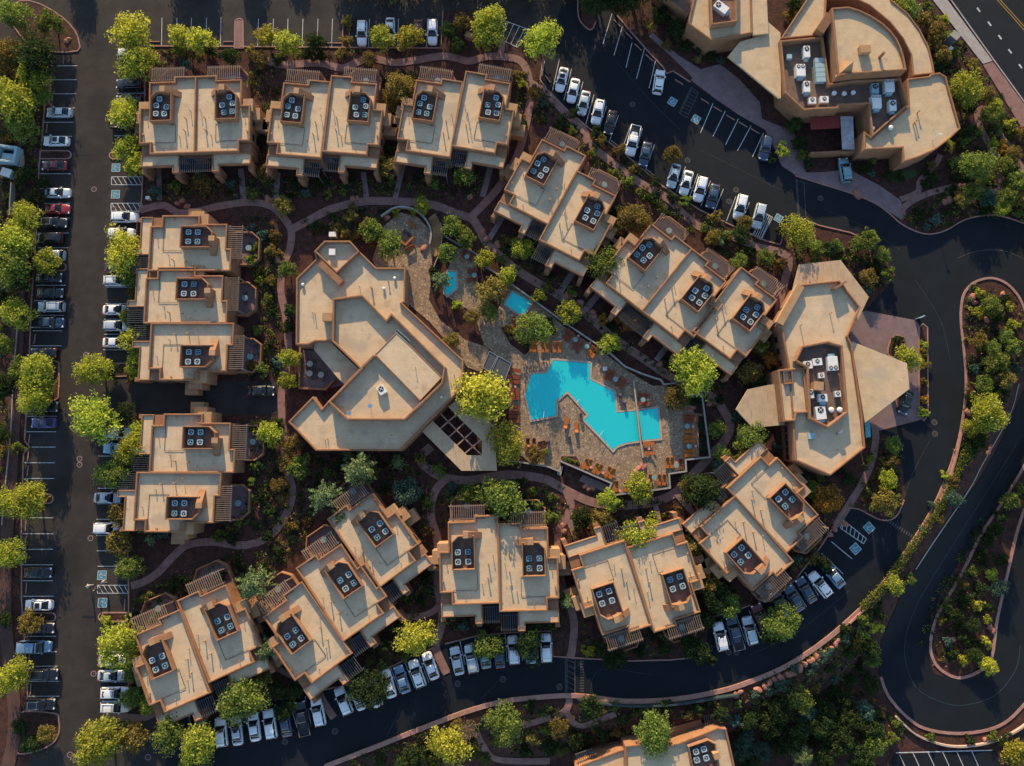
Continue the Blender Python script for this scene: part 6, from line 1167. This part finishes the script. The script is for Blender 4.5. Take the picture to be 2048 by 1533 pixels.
T = '''30 30 32 g;100 48 28 g;75 112 44 d;20 108 36 o;68 150 32 y;30 205 46 y;82 195 22 g;45 250 34 g;50 350 20 d;75 395 18 d;85 365 15 d;262 65 42 Y;360 72 26 Y;402 84 29 Y;275 128 38 y;248 225 33 Y;252 298 28 y;272 330 26 y;533 74 23 Y;578 88 26 y;632 85 22 d;695 44 14 o;692 86 15 o;765 78 25 y;820 75 28 Y;925 46 20 o;897 62 18 d;915 88 16 d;978 52 38 y;965 86 18 y;1083 82 40 y;1195 0 34 d;1235 5 30 d;1265 -18 32 d;740 117 16 o;
800 178 34 o;780 200 20 o;775 335 24 o;530 345 18 o;520 118 16 o;405 366 22 o;352 372 14 g;420 105 14 d;460 112 18 d;500 105 14 o;370 132 14 t;555 122 10 d;620 110 14 d;860 355 14 g;930 350 25 g;868 372 12 g;845 340 12 d;1070 188 16 o;1035 152 14 o;1045 170 12 y;680 108 12 o;1120 250 14 d;1200 280 14 o;1195 268 12 d;1150 225 12 d;590 370 12 d;640 365 14 d;700 360 12 d;780 300 12 d;500 300 14 d;520 280 12 d;
55 434 30 y;30 480 38 y;22 535 42 g;45 560 26 d;92 524 26 y;37 628 32 y;8 690 20 g;5 600 18 d;45 742 27 g;78 748 38 y;72 790 36 y;10 770 26 d;190 740 34 y;272 730 24 y;222 742 17 d;265 752 14 o;190 836 45 y;250 828 20 d;35 898 15 g;5 870 18 d;15 1003 30 y;58 1005 38 y;18 1106 30 y;247 505 40 Y;266 556 22 g;268 585 14 o;256 632 18 g;268 682 28 y;226 950 32 g;262 902 32 y;278 868 22 y;245 1030 28 o;236 1085 24 o;262 1135 24 g;10 1240 16 d;62 1246 24 o;26 1352 32 y;212 1246 13 y;240 1288 40 y;262 1345 18 g;200 1482 44 y;262 1472 27 o;262 1396 22 g;298 1410 19 y;340 1462 34 g;398 1490 38 y;488 1398 42 g;385 1522 24 g;92 1470 17 o;60 1488 18 d;40 1455 16 d;300 1380 14 r;285 1360 14 d;
510 1166 42 p;536 1296 32 p;510 1230 16 r;830 1275 35 Y;720 1372 30 d;748 1378 32 d;588 1412 14 g;565 1425 16 d;982 1292 26 g;960 1300 18 g;1058 1285 30 d;900 1490 36 Y;935 1462 26 b;1010 1448 34 g;1118 1455 20 o;1070 1475 15 o;1176 1302 12 Y;1232 1318 22 d;1210 1300 18 d;1308 1466 38 g;1135 1202 22 p;775 1285 12 d;770 1290 10 y;700 1320 14 d;650 1330 12 d;590 1380 18 d;555 1380 18 d;525 1350 16 o;
566 410 20 o;700 432 15 o;705 418 12 o;745 462 24 g;735 450 16 o;780 492 28 g;672 457 14 o;690 465 12 o;718 470 10 o;845 412 17 y;792 424 10 Y;826 424 11 Y;905 450 22 g;930 476 22 g;912 462 16 d;893 506 20 g;970 517 19 y;1016 551 20 y;884 560 25 p;868 545 12 d;985 580 28 o;978 625 20 g;1078 592 15 y;1140 625 24 y;1217 688 21 y;1068 658 34 g;1100 660 14 d;1095 645 10 d;1048 497 23 y;1070 520 12 d;905 680 17 o;945 634 16 o;915 610 10 y;1390 745 44 y;1365 715 16 y;1350 797 24 o;962 795 54 Y;1012 888 38 Y;1072 912 19 o;1090 905 8 g;537 866 24 y;535 885 14 d;575 540 19 g;578 622 15 d;574 655 14 d;578 716 20 y;574 762 19 y;545 500 14 o;552 470 12 o;560 510 10 o;525 470 12 t;540 560 12 o;520 545 12 d;545 620 10 d;520 560 10 y;540 690 12 d;525 740 14 g;
585 890 20 o;600 935 24 g;575 925 18 o;560 970 16 o;722 938 46 p;650 992 40 p;700 912 18 p;798 925 20 p;682 1030 28 p;745 945 16 o;812 986 26 t;880 942 14 g;936 988 20 g;905 975 12 t;1005 998 42 g;980 1020 18 d;1278 974 28 y;1215 1000 22 y;1240 1005 12 g;1198 1042 22 o;1165 1035 20 d;1278 1068 34 y;1305 1085 16 g;1400 984 38 d;1375 975 18 o;1402 960 14 p;1425 1000 18 g;1432 860 17 g;1445 910 18 g;1437 935 16 t;1500 875 30 g;1485 925 16 g;1380 1090 26 o;1360 1075 12 o;570 1000 14 o;580 1050 13 o;540 1020 14 d;525 1000 12 d;530 1130 12 d;555 1105 10 d;305 1080 16 p;325 1065 14 t;290 1060 12 y;345 1170 14 d;300 1195 14 o;440 1155 14 d;1020 1075 10 d;1100 1035 14 g;1065 985 10 g;1045 965 10 d;
1597 466 33 y;1740 478 20 g;1715 488 16 g;1660 500 20 d;1672 492 14 g;1635 500 16 g;1765 510 17 g;1775 548 15 g;1735 556 18 o;1750 535 14 d;1815 716 26 y;1265 440 34 o;1240 425 16 d;1210 525 38 g;1268 640 26 r;1240 632 16 r;1480 472 18 d;1450 470 14 g;1425 475 16 o;1440 485 14 p;1530 516 17 g;1480 522 17 g;1500 505 12 d;1560 528 14 o;1345 308 18 o;1565 300 15 y;1545 318 12 d;1430 435 15 o;1490 445 16 o;1240 300 12 o;1195 265 14 d;1560 460 12 d;1300 395 14 d;1330 430 12 d;1205 640 12 r;1225 655 10 d;1440 800 10 d;1520 690 20 g;1500 745 24 o;1540 720 16 r;1515 760 16 d;1475 725 14 d;1385 690 14 d;1405 705 12 g;
1654 1000 27 r;1640 1010 14 o;1622 980 20 g;1600 965 18 d;1785 890 17 g;1780 922 15 o;1775 962 20 y;1768 1005 26 o;1748 1010 14 g;1740 918 8 y;1745 985 12 d;1560 985 16 d;1590 1000 14 t;1700 960 14 d;1680 940 10 d;1848 690 9 y;1848 705 10 o;1850 730 10 o;1848 765 8 o;1846 825 11 y;1850 800 9 r;1795 682 12 d;1420 1170 24 o;1400 1085 16 o;1430 1195 26 d;1460 1210 22 g;1410 1240 18 d;1375 1280 16 d;1330 1300 14 d;1390 1300 24 d;1560 1245 34 g;1545 1270 20 d;1425 1320 12 d;1500 1170 12 d;1650 1130 16 d;1630 1120 14 o;
1815 20 24 g;1800 5 14 y;1875 60 22 o;1850 40 16 o;1895 75 14 g;1890 40 10 y;1860 95 14 o;1885 110 18 o;1875 130 14 d;1935 178 36 y;1910 195 20 o;1975 190 16 o;1985 230 22 g;1990 215 16 y;1940 215 16 d;1950 330 34 g;1930 350 18 d;1900 293 11 y;1905 240 12 o;1930 265 16 d;1925 285 14 g;1995 260 14 g;2010 330 20 g;2025 310 18 o;2035 365 22 g;2005 295 14 r;2040 270 14 o;2020 250 14 y;1985 285 12 y;1965 370 14 g;1945 385 22 g;1925 400 18 o;1975 395 18 t;2010 395 20 g;2040 400 18 o;1970 420 12 d;2005 418 16 y;2040 430 12 g;1900 420 14 d;1870 440 12 t;1855 455 9 t;1840 430 14 d;1960 300 10 d;1865 330 10 o;1905 330 12 d;
1985 615 20 g;1960 590 12 y;1955 625 14 y;1990 640 14 d;2005 600 12 d;2020 612 12 y;2025 650 14 y;2010 675 16 g;1960 680 16 o;1985 700 18 g;2025 695 18 g;1950 735 12 t;1990 725 22 g;2030 740 12 t;2010 760 20 o;1970 770 18 g;1945 800 14 d;1975 825 34 y;1960 810 14 g;2000 790 16 d;1940 855 16 y;1960 880 16 d;1930 895 12 d;1950 900 10 d;1910 1000 16 t;1890 950 10 y;1880 1040 10 o;1860 1010 8 t;1845 1060 8 t;
1790 1170 18 y;1820 1160 12 g;1780 1180 10 d;1752 1255 13 Y;1740 1300 22 d;1745 1320 16 g;1720 1290 16 d;1760 1230 12 d;1700 1310 14 d;1690 1260 12 d;2020 1000 18 g;2040 985 16 d;2000 1030 14 d;1975 1080 14 d;1985 1150 14 Y;1960 1180 14 d;2000 1175 18 t;1955 1210 13 Y;1980 1215 12 d;1930 1200 14 d;1910 1230 16 d;1945 1250 16 d;1975 1240 10 y;1970 1285 12 Y;1925 1270 14 d;1955 1290 14 d;1925 1322 13 Y;1975 1330 17 Y;1950 1310 16 d;1905 1310 12 d;1895 1280 10 t;2000 1120 14 d;1990 1060 16 d;
1690 1278 11 t;1660 1300 9 t;1647 1312 11 t;1628 1330 8 t;1590 1338 9 t;1552 1368 8 t;1620 1345 8 t;1570 1372 14 t;1540 1382 10 t;1510 1389 8 t;1660 1340 10 d;1672 1360 10 t;1600 1400 26 g;1560 1420 24 d;1540 1450 26 d;1615 1430 18 t;1650 1415 20 d;1640 1450 26 d;1590 1470 28 d;1690 1400 20 d;1700 1440 24 d;1680 1480 28 d;1730 1420 18 t;1745 1460 22 d;1750 1490 22 g;1600 1510 30 p;1560 1490 22 d;1650 1515 24 d;1720 1515 26 d;1520 1500 20 t;1500 1530 20 d;1780 1475 14 g;1700 1360 14 d;1740 1370 18 d;1720 1335 12 d;1500 1440 18 d;1490 1480 18 t;2030 1505 26 Y;2010 1480 14 d;1940 1478 10 d;1985 1474 11 g;1860 1472 10 g;1795 1447 9 g;
1090 1420 12 d;1060 1412 12 d;1180 1415 22 d;1200 1420 12 o;1250 1440 12 d;1100 1495 18 d;1150 1480 16 d;1170 1500 14 d;830 1515 22 d;870 1525 18 d;1050 1500 14 d;760 1520 12 d;940 1500 16 d;1440 1430 16 d;1400 1420 12 d;1590 250 18 d;1600 285 16 d;1605 310 14 g;1618 332 12 d;1726 335 14 d;1742 345 10 t;1592 215 14 d;1400 95 12 d;1420 112 14 d;1440 120 10 t;1350 60 22 d;1322 32 20 d;1372 92 14 d;1300 50 14 o;1335 90 12 o;1395 118 10 o;1590 10 18 d;1600 45 16 d;1580 30 14 o;1775 350 12 d;1800 355 10 d;1865 360 14 d;1850 370 10 d;1745 320 9 g;1850 345 9 d;1012 658 9 r;1055 690 9 d;1040 672 12 d;1022 664 12 o;1152 926 6 g;1140 922 6 g;1130 918 6 g;1375 802 9 g;1390 805 10 d;1408 900 9 d;1406 875 9 d;1403 850 9 d;1470 1440 14 t;1480 1500 22 t;1460 1520 14 d'''
for tok in T.replace('\n', '').split(';'):
    if tok.strip(): a = tok.split(); plant(float(a[0]), float(a[1]), float(a[2]), a[3])
# unseen low shrubs and tall trees north of frame, shaped to shade upper lots
for x, y, r in [(150, -50, 30), (365, -48, 34), (405, -55, 30), (500, -48, 26), (590, -52, 20), (700, -50, 40), (765, -45, 40), (830, -50, 42), (900, -45, 40), (970, -52, 42), (1040, -45, 38), (1110, -50, 38), (1150, -60, 36)]:
    plant(x, y, r, 'g', tree=False)
for x, y, r, h in [(1200, -40, 44, 1.9), (1235, -25, 42, 2.2), (1275, -35, 44, 2.3), (1315, -45, 42, 2.4), (1340, -70, 40, 2.4), (2110, 470, 36, 1.7), (2100, 560, 30, 1.7), (2120, 620, 40, 1.7), (2110, 700, 34, 1.7), (2095, 400, 30, 1.9), (2100, 900, 34, 1.7), (2120, 980, 36, 1.7), (2090, 1090, 30, 1.7), (-40, 120, 36, 1.7), (-45, 300, 30, 1.7), (-30, 450, 36, 1.7), (-40, 900, 36, 1.7), (-45, 1150, 34, 1.7)]:
    plant(x, y, r, 'd' if y < 0 else 'g', h)
# clipped hedge on the right bank
hc_ = crom([(*p, 0) for p in [(1926, 890), (1915, 925), (1885, 985), (1850, 1045), (1805, 1108), (1762, 1168), (1720, 1212)]], 14); V = []
for c_ in hc_:
    p = g2w(c_.x + 4, c_.y + 2); n = int(RNG.uniform(70, 150)); off = RNG.uniform(-1, 1, (n, 3)) * np.array([.7, .7, .5]) * RNG.uniform(.7, 1.1); V.append(quads(np.array(p) + np.array([0, 0, .55]) + off, off + RNG.normal(size=(n, 3)) * .4 + np.array([0, 0, .5]), .16 * RNG.uniform(.6, 1.3, n), .9))
tag(link('hedge', cloud_mesh('hedge', np.concatenate(V), LEAF['h'])), 'long low green hedge above the right hand bank', 'hedge')
# ------------------------------------------------------------------ ground cover, stones
KEEP = []      # garden patches where low planting grows (photo pixels)
GARD = [[(300, 100), (880, 104), (930, 110), (1000, 112), (900, 105), (700, 118), (520, 112), (300, 130)], [(300, 330), (1000, 330), (960, 400), (600, 395), (300, 400)], [(500, 130), (560, 130), (545, 330), (500, 400), (490, 200)], [(770, 140), (830, 140), (800, 330), (760, 330)],
        [(1040, 130), (1080, 165), (1240, 305), (1400, 425), (1560, 500), (1540, 560), (1400, 480), (1200, 340), (1080, 250), (1030, 290)], [(480, 420), (560, 440), (560, 760), (500, 760), (520, 600)], [(500, 840), (570, 840), (590, 1080), (400, 1080), (500, 1000)],
        [(590, 910), (860, 905), (870, 1180), (830, 1250), (700, 1060), (640, 1000), (600, 1100), (500, 1180), (300, 1180), (500, 1095), (590, 1000)], [(880, 960), (1130, 970), (1120, 1260), (880, 1260)], [(1130, 1010), (1420, 1000), (1470, 960), (1480, 880), (1600, 900), (1680, 1000), (1640, 1090), (1560, 1200), (1420, 1240), (1300, 1310), (1160, 1310)],
        [(960, 500), (1080, 570), (1250, 700), (1480, 850), (1440, 780), (1460, 700), (1300, 720), (1100, 540), (990, 470)], [(600, 430), (780, 410), (760, 500), (620, 470)], [(1560, 490), (1740, 480), (1790, 545), (1730, 600), (1680, 520), (1600, 530)], [(1740, 870), (1800, 900), (1800, 1020), (1700, 1015)],
        [(0, 100), (95, 110), (80, 400), (62, 560), (40, 560), (20, 640), (14, 860), (0, 1000), (0, 500)], [(1790, 0), (1860, 0), (1960, 130), (2048, 250), (2048, 430), (1850, 460), (1800, 440), (1900, 360), (1920, 260), (1880, 150)], [(1935, 570), (2040, 600), (2048, 740), (1990, 850), (1900, 1000), (1780, 1150), (1720, 1230), (1850, 1060), (1925, 850), (1925, 650)],
        [(1500, 1370), (1700, 1250), (1770, 1180), (1750, 1300), (1780, 1420), (1850, 1480), (1780, 1533), (1480, 1533), (1470, 1400)], [(1960, 1090), (2020, 1010), (2010, 1150), (1980, 1320), (1920, 1350), (1870, 1300), (1900, 1200)], [(700, 1520), (940, 1430), (1120, 1410), (1480, 1400), (1250, 1480), (1140, 1530), (700, 1540)], [(270, 1170), (350, 1150), (560, 1200), (540, 1330), (520, 1390), (300, 1450), (265, 1400)], [(690, 1340), (780, 1240), (870, 1240), (870, 1290), (790, 1325)]]
AVOID = [NEP, W1, [(985, 640), (1005, 590), (1040, 583), (1255, 742), (1403, 790), (1419, 914), (1217, 985), (1050, 920), (1018, 770)]]
GW = [[tuple(p2w(*p)[:2]) for p in G] for G in GARD]; AW = [[tuple(p2w(*p)[:2]) for p in G] for G in AVOID]
pathpts = []
for o in COL.objects:
    if o.name.startswith(('slab', 'plaza', 'sidewalk', 'terrace')) and o.type == 'MESH': pathpts += [tuple(v.co[:2]) for v in o.data.vertices][::2]
pg = set((int(math.floor(x / .8)), int(math.floor(y / .8))) for x, y in pathpts)
def free(x, y):
    if (int(math.floor(x / .8)), int(math.floor(y / .8))) in pg: return False
    return not any(inside(A, x, y) for A in AW)
P0 = []; K0 = []
for G in GW:
    xs = [q[0] for q in G]; ys = [q[1] for q in G]; A = abs(area(G)); want = int(A * 1.15); tries = 0
    while want > 0 and tries < 40 * (A + 10):
        tries += 1; x, y = random.uniform(min(xs), max(xs)), random.uniform(min(ys), max(ys))
        if inside(G, x, y) and free(x, y): P0.append((x, y, tz(x, y))); want -= 1
taken = []
cand = list(P0); random.shuffle(cand)
for x, y, z in cand:
    if len(taken) >= 150: break
    u, v_ = w2p((x, y, z + .6))
    if not (8 < u < 2040 and 8 < v_ < 1525): continue
    if any((u - a) ** 2 + (v_ - c_) ** 2 < 26 ** 2 for a, c_ in taken) or any(math.hypot(u - q[2], v_ - q[3]) < 22 for q in AUTO if q[0].name.startswith(('tree', 'shrub'))) or any(inside(f, x, y) for f in FOOT): continue
    taken.append((u, v_)); plant(u, v_, random.uniform(8, 14), random.choice('ddggggoot'), tree=False)
P0 = np.array([q for q in P0 if not any(inside(f, q[0], q[1]) for f in FOOT)]); sel = RNG.choice(5, len(P0), p=[.46, .27, .14, .08, .05])
for i, k in enumerate('dgotr'):
    C = P0[sel == i]; n = 30; rad = RNG.uniform(.22, .95, len(C)) * (1.0 if k in 'dg' else .6); off = RNG.normal(size=(len(C), n, 3)); off /= np.linalg.norm(off, axis=2)[:, :, None]; off[:, :, 2] = np.abs(off[:, :, 2]) * .8; off *= RNG.uniform(.3, 1, (len(C), n, 1))
    P = (C[:, None, :] + off * rad[:, None, None]).reshape(-1, 3); N = off.reshape(-1, 3) + RNG.normal(size=(len(P), 3)) * .5 + np.array([0, 0, .3])
    tag(link('ground_cover', cloud_mesh('ground_cover', quads(P, N, .13 * RNG.uniform(.6, 1.5, len(P)), 1.0), LEAF[k])), '%s low planting spread through the garden beds' % KN[k], kind='stuff')
# loose red stones
b = MB(); 
for _ in range(5200):
    G = random.choice(GW); x, y = random.choice(P0)[:2]; x += random.uniform(-1.2, 1.2); y += random.uniform(-1.2, 1.2)
    if not free(x, y): continue
    s_ = random.uniform(.06, .20); z = tz(x, y); a = random.uniform(0, 6.28); c_, d_ = math.cos(a) * s_, math.sin(a) * s_
    b.add([(x + c_, y + d_, z - .02), (x - d_, y + c_, z - .02), (x - c_, y - d_, z - .02), (x + d_ * .8, y - c_ * .8, z - .02), (x + c_ * .3, y, z + s_ * .8), (x - c_ * .3, y + d_ * .3, z + s_ * .7)], [(0, 1, 5, 4), (1, 2, 5), (2, 3, 4, 5), (3, 0, 4)])
tag(link('loose_stones', b.mesh('loose_stones', [M['rock']])), 'scattered loose red stones in the garden beds', kind='stuff')
def rock_mesh(seed):
    r_ = random.Random(seed); bm = bmesh.new(); bmesh.ops.create_icosphere(bm, subdivisions=2, radius=1.0)
    for v in bm.verts: v.co *= 1 + r_.uniform(-.16, .12); v.co.z *= .65; v.co.x *= 1.25
    for _ in range(3):
        n = Vector((r_.uniform(-1, 1), r_.uniform(-1, 1), r_.uniform(0, 1))).normalized()
        for v in bm.verts:
            d = v.co.dot(n)
            if d > .62: v.co -= n * (d - .62)
    me = bpy.data.meshes.new('boulder'); bm.to_mesh(me); bm.free(); me.materials.append(M['rock']); return me
RK = [rock_mesh(i) for i in range(5)]
for i, (x, y, r) in enumerate([(536, 398, 8), (773, 435, 8), (848, 497, 8), (965, 466, 7), (972, 478, 8), (995, 490, 8), (555, 515, 7), (556, 522, 7), (375, 413, 6), (355, 408, 6), (365, 402, 6), (133, 83, 6), (138, 80, 5), (1135, 592, 7), (1147, 588, 7), (1161, 604, 7), (1186, 625, 7), (1188, 632, 6), (1322, 728, 6), (1347, 370, 5), (1715, 390, 10), (1897, 402, 10), (1890, 405, 7), (1655, 1300, 6), (1671, 1288, 7), (1675, 1282, 6), (1662, 1296, 5), (1648, 1306, 6), (1633, 1313, 7), (1622, 1322, 8), (1609, 1328, 6), (1598, 1337, 9), (1585, 1348, 6), (1575, 1350, 7), (1562, 1356, 9), (1549, 1360, 6), (1540, 1366, 7), (1530, 1373, 6), (1515, 1380, 7), (1480, 1384, 6), (1472, 1390, 6), (1970, 1480, 5), (1285, 935, 8), (1276, 940, 7), (1272, 947, 7), (1275, 943, 6), (1385, 815, 7), (1378, 820, 6), (1418, 808, 6), (1416, 858, 6), (1171, 973, 6), (1178, 978, 6), (1186, 977, 5), (1128, 1062, 6), (1126, 1052, 6), (1945, 595, 8), (1950, 605, 6), (1965, 592, 6), (1973, 640, 6), (2005, 590, 7), (1935, 825, 8), (1980, 895, 7), (1976, 905, 6), (1968, 1330, 6), (1985, 1262, 6), (1980, 1255, 7), (1908, 1280, 6), (1945, 1255, 5), (1690, 1048, 6), (1668, 1058, 7), (1660, 1070, 6), (1520, 1195, 6), (940, 395, 6), (705, 398, 6), (715, 396, 5), (610, 450, 5), (1830, 235, 5), (1800, 75, 6), (1820, 60, 5)]):
    p = g2w(x, y, .1); o = link('boulder', RK[i % 5], None, (p.x, p.y, p.z + .05), random.uniform(0, 6.28)); s_ = r * MPX; o.scale = (s_, s_, s_); auto(o, 'red sandstone boulder ' + where(x, y), 'boulder', 'garden boulders', (x, y))
slab('lawn', [(1784, 345), (1832, 338), (1835, 352), (1800, 365), (1785, 362)], .05, 'grassgreen', label='small dark lawn below the curved clubhouse wall')
# ------------------------------------------------------------------ ordinals for look-alikes
from collections import defaultdict
ORD = ['first', 'second', 'third', 'fourth', 'fifth', 'sixth', 'seventh', 'eighth', 'ninth', 'tenth', 'eleventh', 'twelfth', 'thirteenth', 'fourteenth', 'fifteenth', 'sixteenth', 'seventeenth', 'eighteenth', 'nineteenth', 'twentieth']
gr = defaultdict(list)
for o, base, x, y in AUTO: gr[base].append((x, y, o))
for base, L in gr.items():
    if len(L) == 1: L[0][2]['label'] = base; continue
    xs = [l[0] for l in L]; ys = [l[1] for l in L]; horiz = (max(xs) - min(xs)) >= (max(ys) - min(ys))
    L.sort(key=(lambda l: (l[0], l[1])) if horiz else (lambda l: (l[1], l[0])))
    for i, l in enumerate(L):
        n = ORD[i] if i < 20 else 'number %d' % (i + 1)
        l[2]['label'] = '%s, %s from the %s' % (base, n, 'left' if horiz else 'top')
bpy.context.view_layer.update()
